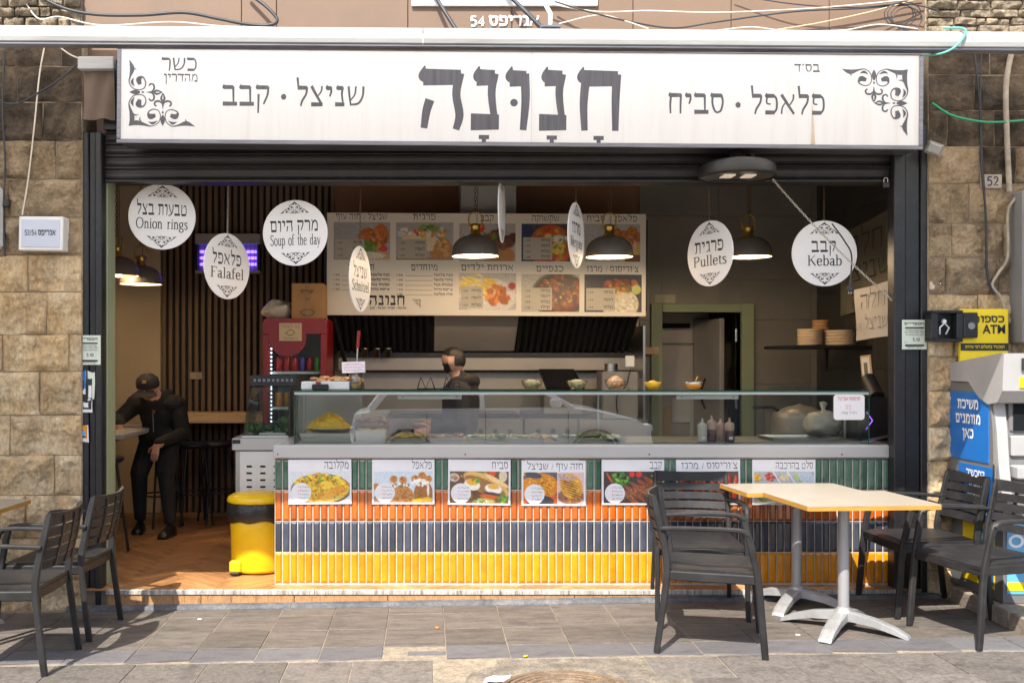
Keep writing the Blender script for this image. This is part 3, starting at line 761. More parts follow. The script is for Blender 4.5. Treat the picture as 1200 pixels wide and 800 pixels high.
        for i in range(8): p.ell(A * (.06 + .125 * i), .5 + .04 * (i % 2), .08, .38, (.62, .06, .02), 6).ell(A * (.05 + .125 * i), .45, .02, .25, (.80, .30, .15), 6)
    elif kind == 'saladbar':
        p.a[:] = (.40, .42, .44)
        cols = [GOLD, REDS, [(.6, .5, .3), (.75, .6, .3)], [(.35, .5, .06), (.5, .55, .05)], [(.2, .25, .04)], [(.75, .3, .04)]]
        for r_ in range(3):
            for c_ in range(5):
                p.blobs(26, A * (.05 + .24 * c_) + .1 * r_, .18 + .32 * r_, .17, .11, .02, .06, cols[(c_ + 2 * r_) % 6])
        for c_ in range(4): p.rect(A * (.3 + .24 * c_), A * (.33 + .24 * c_), 0, 1, (.62, .63, .66), .6)
        p.rect(A * .7, A * .95, 0, .5, (.45, .5, .56), .5).blobs(50, A * .55, .85, A * .3, .14, .03, .06, [(.45, .55, .05), (.6, .62, .1)])
    elif kind == 'wings':
        p.a[:] = (.36, .35, .34)
        p.ell(A * .75, .95, A * .3, .2, (.55, .35, .2)).ell(A * .6, .4, .25, .24, (.50, .13, .03), 30).ell(A * .85, .32, .18, .28, (.52, .15, .03), -15).ell(A * .72, .62, .26, .16, (.45, .1, .02))
        p.blobs(70, A * .72, .42, A * .22, .34, .015, .05, BROWN + [(.65, .3, .08)]).blobs(40, A * .6, .62, A * .2, .14, .03, .07, GREEN).ell(A * .88, .7, .1, .08, (.6, .04, .02)).ell(A * .55, .88, A * .35, .1, (.7, .62, .5))
    elif kind == 'wrap':
        p.a[:] = (.38, .37, .36)
        p.ell(A * .78, .72, A * .2, .32, (.50, .22, .06)).ell(A * .45, .5, A * .34, .24, (.70, .58, .38), 12).blobs(30, A * .8, .7, .2, .25, .03, .08, [(.55, .22, .06), (.62, .34, .12)])
        p.blobs(40, A * .6, .25, A * .28, .13, .03, .08, REDS + WHITE + GOLD).blobs(24, A * .6, .15, A * .2, .08, .02, .06, GREEN).blobs(24, A * .15, .28, .15, .1, .03, .07, [(.5, .15, .05)] + WHITE).rect(0, A, .9, 1, (.42, .22, .1))
    elif kind == 'balls':
        p.a[:] = (.42, .40, .38); p.ell(A * .7, .85, A * .28, .3, (.45, .20, .06)).ell(A * .35, .12, .16, .15, (.62, .04, .02)).blobs(22, A * .75, .4, .3, .2, .08, .14, [(.13, .05, .03), (.18, .07, .04), (.09, .035, .025)], None, .9).blobs(14, A * .5, .35, .25, .1, .03, .06, GREEN).blobs(40, A * .6, .45, .35, .2, .01, .03, BROWN)
    elif kind == 'shakshuka':
        p.a[:] = (.06, .06, .09); p.ell(A * .6, .6, A * .48, .62, (.06, .05, .05)).ell(A * .6, .6, A * .44, .56, (.52, .09, .02)).blobs(90, A * .6, .6, A * .4, .5, .03, .09, REDS + [(.65, .25, .04)]).ell(A * .75, .65, .22, .16, (.75, .48, .08)).ell(A * .78, .4, .26, .1, (.75, .65, .5)).ell(A * .55, .35, .12, .09, (.7, .5, .15)).blobs(46, A * .6, .55, A * .38, .45, .015, .05, GREEN).ell(A * .1, .2, .2, .2, (.03, .04, .12))
    elif kind == 'falafel2':
        p.a[:] = (.40, .39, .38); p.ell(A * .8, .75, A * .2, .4, (.62, .40, .12))
        for q in ((.55, .2), (.85, .2), (.95, .35), (.7, .3), (.5, .35)): p.ell(A * q[0], q[1], .14, .13, (.45, .15, .03)).blobs(14, A * q[0], q[1], .1, .1, .01, .04, BROWN)
        p.blobs(30, A * .7, .5, A * .25, .15, .03, .08, GREEN + REDS + WHITE).rect(A * .72, A, .8, 1, (.2, .08, .03))
    elif kind == 'fries':
        p.a[:] = (.44, .42, .40); p.ell(A * .5, .62, A * .5, .48, (.62, .58, .54))
        p.blobs(70, A * .32, .35, A * .28, .3, .08, .16, [(.76, .52, .06), (.70, .42, .03), (.80, .60, .12)], 20, .22)
        p.blobs(26, A * .68, .58, A * .22, .24, .06, .14, [(.50, .13, .02), (.42, .10, .02), (.58, .2, .03)], None, .55).ell(A * .9, .35, .12, .16, (.5, .45, .4)).ell(A * .92, .35, .09, .1, (.35, .03, .02))
    elif kind == 'darkwings':
        p.a[:] = (.45, .43, .38); p.ell(A * .65, .55, A * .48, .6, (.12, .13, .07)).ell(A * .65, .55, A * .44, .55, (.07, .04, .03)).blobs(60, A * .66, .52, A * .36, .48, .06, .13, [(.17, .045, .02), (.10, .03, .018), (.25, .08, .03)], None, .6).blobs(40, A * .66, .5, A * .33, .4, .01, .035, [(.45, .45, .1), (.5, .15, .04)])
    elif kind == 'chorizo':
        p.a[:] = (.05, .05, .055); p.ell(A * .62, .78, A * .32, .4, (.62, .55, .4)).blobs(60, A * .62, .75, A * .28, .24, .02, .05, WHITE + [(.5, .4, .25)]).blobs(30, A * .6, .3, A * .3, .18, .05, .11, [(.28, .07, .03), (.35, .12, .05), (.2, .05, .02)], None, .7).blobs(30, A * .6, .3, A * .3, .18, .02, .05, GREEN + [(.6, .5, .1)] + REDS).ell(A * .9, .4, .12, .12, (.5, .5, .15))
    return p.grain(.10)
# ================================================================ the ground
def sheet(name, m, x0, x1, y0, y1, zf, nx=8, ny=8):
    b = MB(); vs = []; fs = []
    for j in range(ny + 1):
        for i in range(nx + 1):
            x = x0 + (x1 - x0) * i / nx; y = y0 + (y1 - y0) * j / ny
            vs.append((x, y, zf(x)))
    for j in range(ny):
        for i in range(nx):
            a = j * (nx + 1) + i; fs.append((a, a + 1, a + nx + 2, a + nx + 1))
    b.add(vs, fs)
    return b.build(name, m)
road = struct(sheet('road', M['asphalt'], -120, 120, -120, -2.95, lambda x: max(-1.5, min(1.0, gz(x))) - .12, 60, 20))
pavement = struct(sheet('pavement', M['joint'], -9, 9, -2.95, 3.6, lambda x: gz(x) - .0045, 30, 10))
kb = MB()
for i in range(24):
    x0 = -9 + i * .75
    kb.box(x0 + .004, x0 + .746, -3.13, -2.95, -.6, 0, .012)
    for k in range(len(kb.v) - 24, len(kb.v)):
        x, y, z = kb.v[k]
        kb.v[k] = (x, y, (gz(x) - .004 if z > -.3 else gz(x) - .3) - (.012 if -.1 < z < -.005 else 0))
struct(kb.build('kerb', M['kerb_stone']))

def paver(x0, x1, y0, y1, m, chip=0, th=.03, drop=0):
    dz = rnd.uniform(-.0022, .0022) - drop; tl = rnd.uniform(-.0035, .0035)
    g = .0022
    b = MB().box(x0 + g, x1 - g, y0 + g, y1 - g, -th, 0, .003)
    cx, cy = (x0 + x1) / 2, (y0 + y1) / 2
    for i, (x, y, z) in enumerate(b.v):
        if chip and y < y0 + .02:
            y += chip * (.5 + .5 * math.sin(x * 31 + cx * 7)) + rnd.uniform(0, .012)
        b.v[i] = (x, y, z + gz(x) + dz + tl * (y - cy))
    b.build('paving_stone', m, pavement)
MAN = (.665, -1.93, .335)          # the manhole: x, y, radius
rows = [(-.20, -.40), (-.40, -.74), (-.74, -1.10), (-1.10, -1.355), (-1.365, -1.85), (-1.73, -2.10), (-2.10, -2.47), (-2.47, -2.95)]
for ri, (y1, y0) in enumerate(rows):
    strip = ri == 3
    w = .339 if ri < 4 else (.40, .46, .42, .5)[ri - 4]
    x = -3.6 + (0.0 if ri < 4 else (.1, .27, .0, .2)[ri - 4]) - .025
    right = 3.30
    while x < 4.6:
        x1 = x + w * (1 if ri < 4 else rnd.uniform(.82, 1.12))
        if ri < 6 and x < right < x1 and y1 > -1.0: x1 = right
        inside = math.hypot(max(x - MAN[0], 0, MAN[0] - x1), max(y0 - MAN[1], 0, MAN[1] - y1)) < MAN[2] + .05
        if inside: paver(x - .003, x1 + .003, y0 - .003, y1 + .003, M['grit'], 0, .03, .004)
        if not inside and not (x > right - .02 and y1 > -1.0):
            broken = strip and abs(x + .10) < .17
            if broken:
                paver(x + .13, x1, y0 + .06, y1 - .09, M['paver_blue'], .03)
            else:
                paver(x, x1, y0, y1, M['paver_blue'] if strip else (M['paver'] if ri < 3 else M['paver_street']), .035 if strip else 0)
        x = x1
# a mortar collar with loose grit round the manhole
cb = MB(); n = 48
vs = []
for i in range(n):
    a = 2 * math.pi * i / n
    k = 1 / max(abs(math.cos(a)), abs(math.sin(a)))
    ro = min(k * .46, .56) + .02 * math.sin(5 * a)
    for r_, dz in ((MAN[2] - .004, -.002), (MAN[2] + .05, .0005), (ro, -.0045)):
        x, y = MAN[0] + r_ * math.cos(a), MAN[1] + r_ * math.sin(a)
        vs.append((x, y, gz(x) + dz + .004))
fs = []
for i in range(n):
    j = (i + 1) % n
    for q in range(2): fs.append((i * 3 + q, i * 3 + q + 1, j * 3 + q + 1, j * 3 + q))
cb.add(vs, fs)
cb.build('mortar_collar', M['grit'], pavement)
man = thing('manhole_cover', 'round rusty iron manhole cover with raised rings in the pavement', 'manhole cover', (MAN[0], MAN[1], gz(MAN[0]) + .006))
prof = [(.0, .0)]
for r_ in (.05, .11, .17, .215, .25, .285): prof += [(r_ - .012, 0), (r_ - .010, .006), (r_ + .008, .006), (r_ + .010, 0)]
prof += [(.300, 0), (.302, -.012)]
MB().lathe(prof, 56, smooth=False).build('lid', M['iron'], man)
MB().lathe([(.306, -.012), (.308, .003), (.330, .004), (.332, -.015)], 56, smooth=False).build('rim', M['iron'], man)
ib = MB()
for i in range(28):
    a = 2 * math.pi * i / 28
    ib.box(-.006, .006, -.008, .008, .0, .006)
    for k in range(len(ib.v) - 8, len(ib.v)):
        x, y, z = ib.v[k]; x += .232
        ib.v[k] = (x * math.cos(a) - y * math.sin(a), x * math.sin(a) + y * math.cos(a), z)
ib.build('raised_studs', M['iron'], man)['kind'] = 'stuff'
# litter
lp = MB(); vs = []
for j in range(4):
    for i in range(5): vs.append((i * .03 + j * .008, j * .03 + i * .004, .004 + .010 * abs(math.sin(i * 1.3 + j))))
lp.add(vs, [(j * 5 + i, j * 5 + i + 1, j * 5 + i + 6, j * 5 + i + 5) for j in range(3) for i in range(4)])
o = lp.build('paper_scrap', M['paper'], None, (PX(566, -1.75), -1.78, gz(.2) + .002))
tag(o, 'crumpled white paper scrap lying beside the manhole cover', 'paper')
for k, (px, py, c, what) in enumerate([(234, 722, 'paper', 'small white crumb on the paving below the yellow bin'), (616, 771, 'yellow', 'small yellow scrap on the bluish paving strip above the manhole'), (512, 736, 'amba', 'tiny orange scrap on the paving left of the centre'), (935, 751, 'paper', 'small white scrap beside the near table foot')]):
    d = FOC * (EYE + .09) / (py - 420)
    x = (px - 500) * d / FOC
    o = MB().box(-.012, .012, -.008, .008, 0, .006, .002).build('litter_crumb', M[c], None, (x, d - CAMD, gz(x) + .002), (0, 0, k))
    tag(o, what, 'litter')

# ================================================================ the shop floor: herringbone boards, marble nosing, risers
floor = struct(MB().box(-3.1, 3.9, -.10, 3.6, -.30, -.004).build('shop_floor', M['kfloor']))
def clip(poly, ax, lim, keep_less):
    out = []
    for i in range(len(poly)):
        a, b = poly[i], poly[(i + 1) % len(poly)]
        ia = (a[ax] <= lim) == keep_less; ib_ = (b[ax] <= lim) == keep_less
        if ia: out.append(a)
        if ia != ib_:
            t = (lim - a[ax]) / (b[ax] - a[ax])
            out.append(tuple(a[k] + t * (b[k] - a[k]) for k in range(2)))
    return out
BL, BW = .46, .092
s2 = math.sqrt(.5)
cells = []
for i in range(-60, 60):
    for j in range(-60, 60):
        # herringbone: pairs of boards on a sheared lattice
        ox, oy = i * BW + j * BL, i * BW - j * BL + 0
        cells.append([(ox, oy), (ox + BL, oy), (ox + BL, oy + BW), (ox, oy + BW)])
        cells.append([(ox, oy + BW - BL + BL), (ox + BW, oy + BW), (ox + BW, oy + BW + BL), (ox, oy + BW + BL)])
npl = 0
for k, c in enumerate(cells):
    # herringbone grid is turned so that the zigzag runs across
    P = [((x - y) * s2, (x + y) * s2) for x, y in c]
    cx = sum(p[0] for p in P) / 4; cy = sum(p[1] for p in P) / 4
    if not (-3.3 < cx < 3.4 and -.45 < cy < 3.2): continue
    if cy > .33 and cx > -.86: continue
    if cx < -2.95: continue
    g = .0015
    P = [(cx + (x - cx) * (1 - g / .05), cy + (y - cy) * (1 - g / .05)) for x, y in P]
    for ax, lim, kl in ((1, -.115, False), (0, -2.98, False), (0, 3.1, True)):
        if P: P = clip(P, ax, lim, kl)
    if len(P) < 3: continue
    px0, py0 = sum(p[0] for p in P) / len(P), sum(p[1] for p in P) / len(P)
    ang = math.atan2(c[1][1] - c[0][1], c[1][0] - c[0][0]) + math.pi / 4
    long_ = k % 2 == 0
    ang = math.pi / 4 if long_ else 3 * math.pi / 4
    ca, sa = math.cos(-ang), math.sin(-ang)
    Q = [((x - px0) * ca - (y - py0) * sa, (x - px0) * sa + (y - py0) * ca) for x, y in P]
    b = MB().prism(Q, -.012, rnd.uniform(-.0006, .0006), 'xy')
    b.build('plank', M['plank'], floor, (px0, py0, 0), (0, 0, ang)); npl += 1
print('planks', npl)
x = -2.06
step = thing('entrance_step', 'low step with chipped white nosing below the tiled counter', 'step', (0, -.12, 0))
step.location = (0, 0, 0)
while x < 3.04:
    x1 = min(x + rnd.uniform(.95, 1.35), 3.04)
    MB().box(x + .001, x1 - .001, -.150, -.118, -.030, .001, .003).build('nosing', M['marble_edge'], step)
    x = x1
x = -2.05
while x < 3.03:
    x1 = min(x + .60, 3.03)
    MB().box(x + .002, x1 - .002, -.142, -.12, -.16, -.0315, .002).build('riser_tile', M['riser'], step)
    x = x1
MB().box(-2.06, 3.04, -.12, -.06, -.25, -.032).build('step_core', M['mortar'], step)
eb = MB(); x = -2.3
while x < 3.28:
    x1 = min(x + rnd.uniform(.8, 1.5), 3.28)
    h0 = .012
    vs = []
    for xx in (x + .001, x1 - .001):
        vs += [(xx, -.143, gz(xx) - .05), (xx, -.143, gz(xx) + .026), (xx, -.185, gz(xx) + .02), (xx, -.204, gz(xx) + .002), (xx, -.204, gz(xx) - .05)]
    eb = MB().add(vs, [(0, 1, 2, 3, 4)[::-1], (5, 6, 7, 8, 9), (1, 6, 7, 2), (2, 7, 8, 3), (3, 8, 9, 4), (0, 5, 6, 1)])
    eb.build('dark_edging', M['kerb_dark'], step)
    x = x1

# ================================================================ stone walls
def stone(w, h, dep, seed, rough=1.0):
    nx = max(6, int(w / .010)); ny = max(6, int(h / .010))
    b = MB(); vs = []; fs = []
    o = Vector((seed * 3.17, seed * 1.31, seed * .77))
    tx, tz = rnd.uniform(-.05, .05), rnd.uniform(-.05, .05)
    for j in range(ny + 1):
        for i in range(nx + 1):
            u, v = i / nx, j / ny
            x, z = -w / 2 + u * w, -h / 2 + v * h
            e = min(u * w, (1 - u) * w, v * h, (1 - v) * h)
            k = min(1, e / .036); k = k * (2 - k)
            q = Vector((x, 0, z)) + o
            base = noise.fractal(q * 4.5, .7, 2.1, 5)
            f1 = noise.voronoi(q * 6.0 + Vector((0, seed, 0)))[0][0]
            fine = noise.fractal(q * 26, .6, 2.0, 3)
            ter = math.floor(3.2 * noise.fractal(q * 7.0 + Vector((9, 2, 4)), .8, 2.1, 4) + .5) / 3.2
            d = max(0., .002 + k * (.020 + .022 * base + .020 * ter + .045 * (.40 - f1) + .008 * fine + tx * x + tz * z) * rough)
            jx = noise.noise(q * 9 + Vector((5, 1, 2))) * .005 * k
            vs.append((x + (noise.noise(q * 6) * .006 if e < .001 and 0 < v < 1 else jx), -d, z + (noise.noise(q * 7) * .006 if e < .001 and 0 < u < 1 else 0)))
    for j in range(ny):
        for i in range(nx):
            a = j * (nx + 1) + i; fs.append((a, a + 1, a + nx + 2, a + nx + 1))
    b.add(vs, fs, True)
    # returns into the joint
    rim = [i for i in range(nx + 1)] + [j * (nx + 1) + nx for j in range(1, ny + 1)] + [ny * (nx + 1) + i for i in range(nx - 1, -1, -1)] + [j * (nx + 1) for j in range(ny - 1, 0, -1)]
    R0 = [vs[i] for i in rim]; R1 = [(p[0], dep, p[2]) for p in R0]
    m = len(rim)
    b.add(R0 + R1, [(i, i + m, (i + 1) % m + m, (i + 1) % m) for i in range(m)])
    return b
def stone_wall(label, x0, x1, zs, yf, joints, soot_shade_z, seed):
    t = thing('stone_wall', label, 'wall', ((x0 + x1) / 2, yf, zs[0]))
    t.location = (0, 0, 0)
    MB().box(x0, x1, yf + .006, yf + .30, zs[0] - .3, zs[-1] + .02).build('mortar_bed', M['mortar'], t)
    for k in range(len(zs) - 1):
        cuts = [x0] + sorted(joints[k % len(joints)]) + [x1]
        cuts = [c for c in cuts if x0 <= c <= x1]
        for a, c in zip(cuts[:-1], cuts[1:]):
            if c - a < .05: continue
            g = .0035
            s = stone(c - a - 2 * g, zs[k + 1] - zs[k] - 2 * g, .03, seed + k * 13 + a * 7)
            zc = (zs[k] + zs[k + 1]) / 2
            gr = zc - soot_shade_z + rnd.uniform(-.22, .22)
            s.build('stone', M['stone_soot_shade'] if gr > .3 else (M['stone_mid'] if gr > -.4 else M['stone']), t, ((a + c) / 2, yf, zc))  # higher courses take the darker soot and shade tones
    return t
YW = -.12
zl = [PZ(p, YW) for p in (722, 678, 630, 580, 533, 486, 435, 392, 342, 299, 255, 210, 165, 120, 78, 40)]
JL = [[PX(p, YW) for p in q] for q in ([48, -60], [70, -10], [30, -90], [64, -30], [12, -70], [47, -40], [81, 3, -80], [55, -20], [33, -70], [58, -30], [10, -60], [66, -20], [50, -50], [20, -40], [72, -10])]
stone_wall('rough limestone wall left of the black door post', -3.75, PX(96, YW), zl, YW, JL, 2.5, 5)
zr = [PZ(p, YW) for p in (706, 668, 625, 580, 540, 500, 458, 418, 382, 345, 302, 262, 215, 172, 130, 88, 42)]
JR = [[PX(p, YW) for p in q] for q in ([1160, 1230], [1120, 1190], [1150, 1240], [1112, 1180], [1140, 1220], [1125, 1200], [1160, 1215], [1118, 1185], [1145, 1225], [1108, 1170], [1115, 1176, 1240], [1135, 1205], [1150, 1190], [1110, 1165], [1142, 1212])]
stone_wall('soot stained, shade toned limestone wall behind the cash machine', PX(1088, YW), 4.75, zr, YW, JR, 2.38, 50)
# broken masonry above the awning at both ends
for (xa, xb, lab, sd) in ((-3.75, PX(94, -.05), 'broken rubble masonry above the awning beside the beige panels, left end', 3), (PX(1087, -.05), 4.75, 'broken rubble masonry above the awning beside the beige panels, right end', 9)):
    t = thing('rubble_wall', lab, 'wall', (0, 0, 0))
    MB().box(xa, xb, -.02, .28, 3.52, 5.6).build('mortar_bed', M['mortar'], t)
    z = 3.50; k = 0
    while z < 4.3:
        h = rnd.uniform(.045, .10); x = xa
        while x < xb - .05:
            w = min(rnd.uniform(.06, .22), xb - x)
            s = stone(max(w - .012, .04), h - .010, .05, sd + k, 2.0)
            s.build('rubble_stone', M['stone_broken'], t, (x + w / 2, -.03 - rnd.uniform(0, .03), z + h / 2), (0, rnd.uniform(-.06, .06), 0)); k += 1
            x += w
        z += h

# ================================================================ upper facade with beige cladding panels
fac = thing('clad_facade', 'smooth beige cladding panels above the white awning bar', 'facade', (0, 0, 0))
MB().box(PX(94, 0) + .005, PX(1087, 0) - .005, .035, .30, 3.42, 5.6).build('backing', M['dark'], fac)
cuts = [PX(p, 0) for p in (95, 283, 324, 478, 600, 742, 857, 972, 1086)]
for a, c in zip(cuts[:-1], cuts[1:]):
    for z0, z1 in ((3.44, 4.45), (4.455, 5.6)):
        MB().box(a + .002, c - .002, .0, .034, z0, z1, .003).build('cladding_panel', M['stucco'], fac)
ws = thing('white_sign', 'white panel on the beige cladding above the main sign', 'sign', (PX(591, 0), -.004, 3.79))
MB().box(-.61, .61, -.02, -.002, 0, .45, .003).build('panel', M['sign_white'], ws)
hn = thing('house_number_lettering', 'small white raised Hebrew street name and number above the sign', 'sign', (PX(592, 0), -.004, PZ(25, 0)))
sans('lettering', 'אגריפס 54', .068, M['ink_white'], hn, (0, -.003, 0), bold=.003, width=.46)

# ================================================================ black steel frame of the opening
fr = thing('door_post', 'black steel post with paper stickers beside the left stone wall', 'post', (PX(108, -.1), -.10, -.1))
def post(t, xa, xb):
    cx = t.location.x
    MB().box(xa - cx, xa - cx + .075, .0, .10, -.05, 3.05, .006).build('outer_channel', M['black_metal'], t)
    MB().box(xa - cx + .077, xb - cx - .045, .016, .10, -.05, 3.05, .004).build('web', M['black_metal'], t)
    MB().box(xb - cx - .043, xb - cx, -.004, .10, -.05, 3.05, .006).build('inner_channel', M['black_metal'], t)
post(fr, PX(90, -.1), PX(119, -.1))
fr2 = thing('door_post', 'black steel post between the counter and the cash machine wall', 'post', (PX(1067, -.1), -.10, -.05))
post(fr2, PX(1048, -.1), PX(1087, -.1))
gj = thing('door_jamb', 'pale sage green door jamb just inside the left black post', 'door frame', (PX(125, .02), .002, 0))
MB().box(-.045, .012, 0, .17, 0, 2.95, .004).build('jamb', M['green_frame'], gj)
MB().box(-.030, -.012, -.012, -.001, 1.18, 1.62, .002).build('frame_edge', M['black_metal'], gj)
# notices on both posts
def notice(label, x, y, z, w=.16, h=.19, rot=0):
    t = thing('paper_notice', label, 'notice', (x, y, z))
    MB().box(-w / 2, w / 2, -.0015, 0, -h / 2, h / 2).build('sheet', M['paper_green'], t)
    k = Ink(-.0018)
    k.text('הכפריים', 0, h * .33, .016, hw=1.5, vw=1.5, width=w * .8)
    for q, (zz, ww) in enumerate(((.12, .7), (.05, .8), (-.03, .75))): k.text('שמחה חתונה בשמחה לכל', 0, h * zz, .008, hw=1.2, vw=1.2, width=w * ww)
    k.text('5.10', .012, h * -.22, .021, vw=1.8)
    k.text('6.21', -w * .34, h * -.28, .009, vw=1.3)
    k.text('ברכה והצלחה', 0, h * -.46, .008, width=w * .6)
    k.build('print', M['ink'], t)
    b = Ink(-.0030); b.rect(-w * .38, w * .38, h * .205, h * .255); b.rect(-w * .38, w * .38, h * -.40, h * -.335)
    b.build('print_bar', M['ink'], t)
    return t
notice('pale green printed notice reading 5.10 on the left black post', PX(102, -.1) + .01, -.105, PZ(410, -.1))
notice('pale green printed notice reading 5.10 on the right black post', PX(1071, -.1), -.105, PZ(392, -.1))
def sticker(label, px, py, w, h, cols, seed):
    t = thing('torn_sticker', label, 'sticker', (PX(px, -.1), -.1055, PZ(py, -.1)))
    g = random.Random(seed)
    for k, c in enumerate(cols):
        f = (1, .72, .42, .3)[k]; ox, oz = (0, 0) if k == 0 else (g.uniform(-.18, .18) * w, g.uniform(-.22, .22) * h)
        poly = []
        for (u, v) in ((-.5, -.5), (-.1, -.48), (.5, -.5), (.48, .1), (.5, .5), (.15, .47), (-.5, .5), (-.47, -.1)):
            poly.append((ox + u * w * f * g.uniform(.82, 1.08), oz + v * h * f * g.uniform(.82, 1.08)))
        MB().prism(poly, -.0008 * (k + 1), -.0008 * k).build('sticker_layer', M[c], t)
sticker('torn purple and white sticker on the left post', 97, 448, .045, .17, ('paper', 'violet' if 'violet' in M else 'blue', 'ink'), 4)
sticker('torn mint and white sticker on the left post', 107, 452, .05, .19, ('paper_green', 'ink', 'paper'), 8)
sticker('torn black and white sticker low on the left post', 101, 477, .08, .08, ('paper', 'ink', 'paper'), 15)
sticker('torn orange and blue sticker low on the left post', 97, 508, .085, .12, ('paper', 'amba', 'ink', 'sky_blue'), 23)

# roller shutter pulled up under the sign
sh = thing('roller_shutter', 'rolled up black slatted shutter under the white sign', 'shutter', (PX(585, -.02), -.02, PZ(214, -.02)))
cx = sh.location.x; z0 = sh.location.z
xa, xb = PX(124, -.02) - cx, PX(1050, -.02) - cx
for k, (h0, h1) in enumerate(((0.0, .014), (.016, .098), (.100, .178), (.180, .258), (.26, .33))):
    if k == 0:
        MB().box(xa, xb, -.03, .03, h0, h1, .003).build('bottom_rail', M['black_metal'], sh)
    else:
        prof = [(-.012, h0), (-.020, h0 + .008), (-.004, h0 + .022), (-.002, (h0 + h1) / 2), (-.006, h1 - .018), (-.020, h1 - .008), (-.018, h1), (.02, h1), (.02, h0)]
        MB().prism(prof, xa, xb, 'yz').build('slat', M['shutter'], sh)
MB().box(xa - .0, xb, .035, .25, .02, .75, .004).build('shutter_box', M['black_metal'], sh)
MB().box(xa, xb, -.05, .03, .335, .75, .004).build('head_panel', M['black_metal'], sh)
pk = thing('padlock', 'steel padlock hanging at the right end of the shutter rail', 'padlock', (PX(1038, -.06), -.06, PZ(214, -.06)))
MB().box(-.022, .022, -.012, .012, -.035, .0, .004).build('body', M['black_metal'], pk)
MB().tube([(-.013, 0, 0), (-.013, 0, .02), (-.007, 0, .031), (.007, 0, .031), (.013, 0, .02), (.013, 0, 0)], .0035, 8).build('shackle', M['steel'], pk)

# ================================================================ the big white sign
YS = -.33
sx0, sx1 = PX(137, YS), PX(1082, YS)
SW = sx1 - sx0
sg = thing('shop_sign', 'long white shop sign with grey Hebrew lettering and scroll corners', 'sign', ((sx0 + sx1) / 2, YS, PZ(114, YS)))
sg.rotation_euler = (0, R(.48), 0)
SH = 115.5 * (CAMD + YS) / FOC
MB().box(-SW / 2 + .012, SW / 2 - .012,   .012, .22, -SH / 2 + .01, SH / 2 - .01).build('sign_box', M['alu'], sg)
pa = SW * (623 - 137) / 945 - SW / 2
MB().box(-SW / 2 + .022, pa - .0008, .004, .0118, -SH / 2 + .024, SH / 2 - .024).build('face_panel', M['sign_white'], sg)
MB().box(pa + .0008, SW / 2 - .022, .004, .0118, -SH / 2 + .024, SH / 2 - .024).build('face_panel', M['sign_white'], sg)
for (a, b_, c, d) in ((-SW / 2, SW / 2, SH / 2 - .026, SH / 2), (-SW / 2, SW / 2, -SH / 2, -SH / 2 + .026)):
    MB().box(a, b_, -.006, .0115, c, d, .003).build('frame', M['alu'], sg)
for a in (-SW / 2, SW / 2 - .024): MB().box(a, a + .024, -.005, .0115, -SH / 2 + .027, SH / 2 - .027, .003).build('frame', M['alu'], sg)
def SX(px): return (px - 609.5) / 945 * SW
def SZ(py): return (113.5 - py) * (CAMD + YS) / FOC
big = [('ח', 676, 728, 1), ('נ', 632, 664, 1), ('ו', 592, 621, 0), ('נ', 552, 585, 1), ('ה', 490, 544, 0)]
for ch, xa_, xb_, nik in big:
    k = Ink(.0035)
    h = 75.0 * (CAMD + YS) / FOC * .93
    k.glyph(ch, 0, 0, h, 1.34, 1.26)
    xs = [v[0] for v in k.mb.v]; sc_ = (SX(xb_) - SX(xa_)) / (max(xs) - min(xs))
    k.mb.v = [((v[0] - min(xs)) * sc_, v[1], v[2]) for v in k.mb.v]
    wd = SX(xb_) - SX(xa_)
    if nik:
        u = wd * (.5 if ch == 'ח' else .47)
        k.rect(u - .032, u + .032, -.058, -.032); k.rect(u - .013, u + .013, -.095, -.056)
    if ch == 'ו': k.dot(wd * .36, h * .46, .024, 14)
    k.build('letter', M['sign_ink'], sg, (SX(xa_), 0, SZ(152)))
def letters(s_, xc, z, h, width):
    vis = s_[::-1]; q = Ink(); W = sum(q.adv(c) for c in vis) * h; sc_ = width / W; u = xc - width / 2
    for c in vis:
        if c != ' ':
            k = Ink(.0035); k.glyph(c, 0, 0, h); k.mb.v = [(a * sc_, b, z_) for a, b, z_ in k.mb.v]
            k.build('letter', M['sign_ink'], sg, (u, 0, z))
        u += q.adv(c) * h * sc_
letters('שניצל • קבב', SX(345.5), SZ(126), .126, SX(430) - SX(261))
letters('פלאפל • סביח', SX(877), SZ(131), .126, SX(970) - SX(784))
k = Ink(.0035)
k.text('כשר', SX(211), SZ(86), .082, width=SX(232) - SX(189)); k.text('מהדרין', SX(212.5), SZ(98.5), .048, width=SX(233) - SX(192))
k.text('בס"ד', SX(946.5), SZ(81), .048, width=SX(962) - SX(931))
k.build('small_lettering', M['sign_ink'], sg)
k = Ink(.0035); k.ornament(SX(151), SZ(151), .415); k.build('scroll_ornament', M['sign_ink'], sg)
k = Ink(.0035); k.ornament(SX(1064), SZ(77), .415, math.pi); k.build('scroll_ornament', M['sign_ink'], sg)
# rust run under a fixing
rs = Ink(.0036); rs.ribbon([(SX(952), SZ(120)), (SX(953), SZ(145)), (SX(953.5), SZ(168))], [.004, .016, .03])
M['rust'] = mat('rust_run', (.56, .44, .33), .7, var=.15, vs=8)
rs.build('rust_stain', M['rust'], sg)

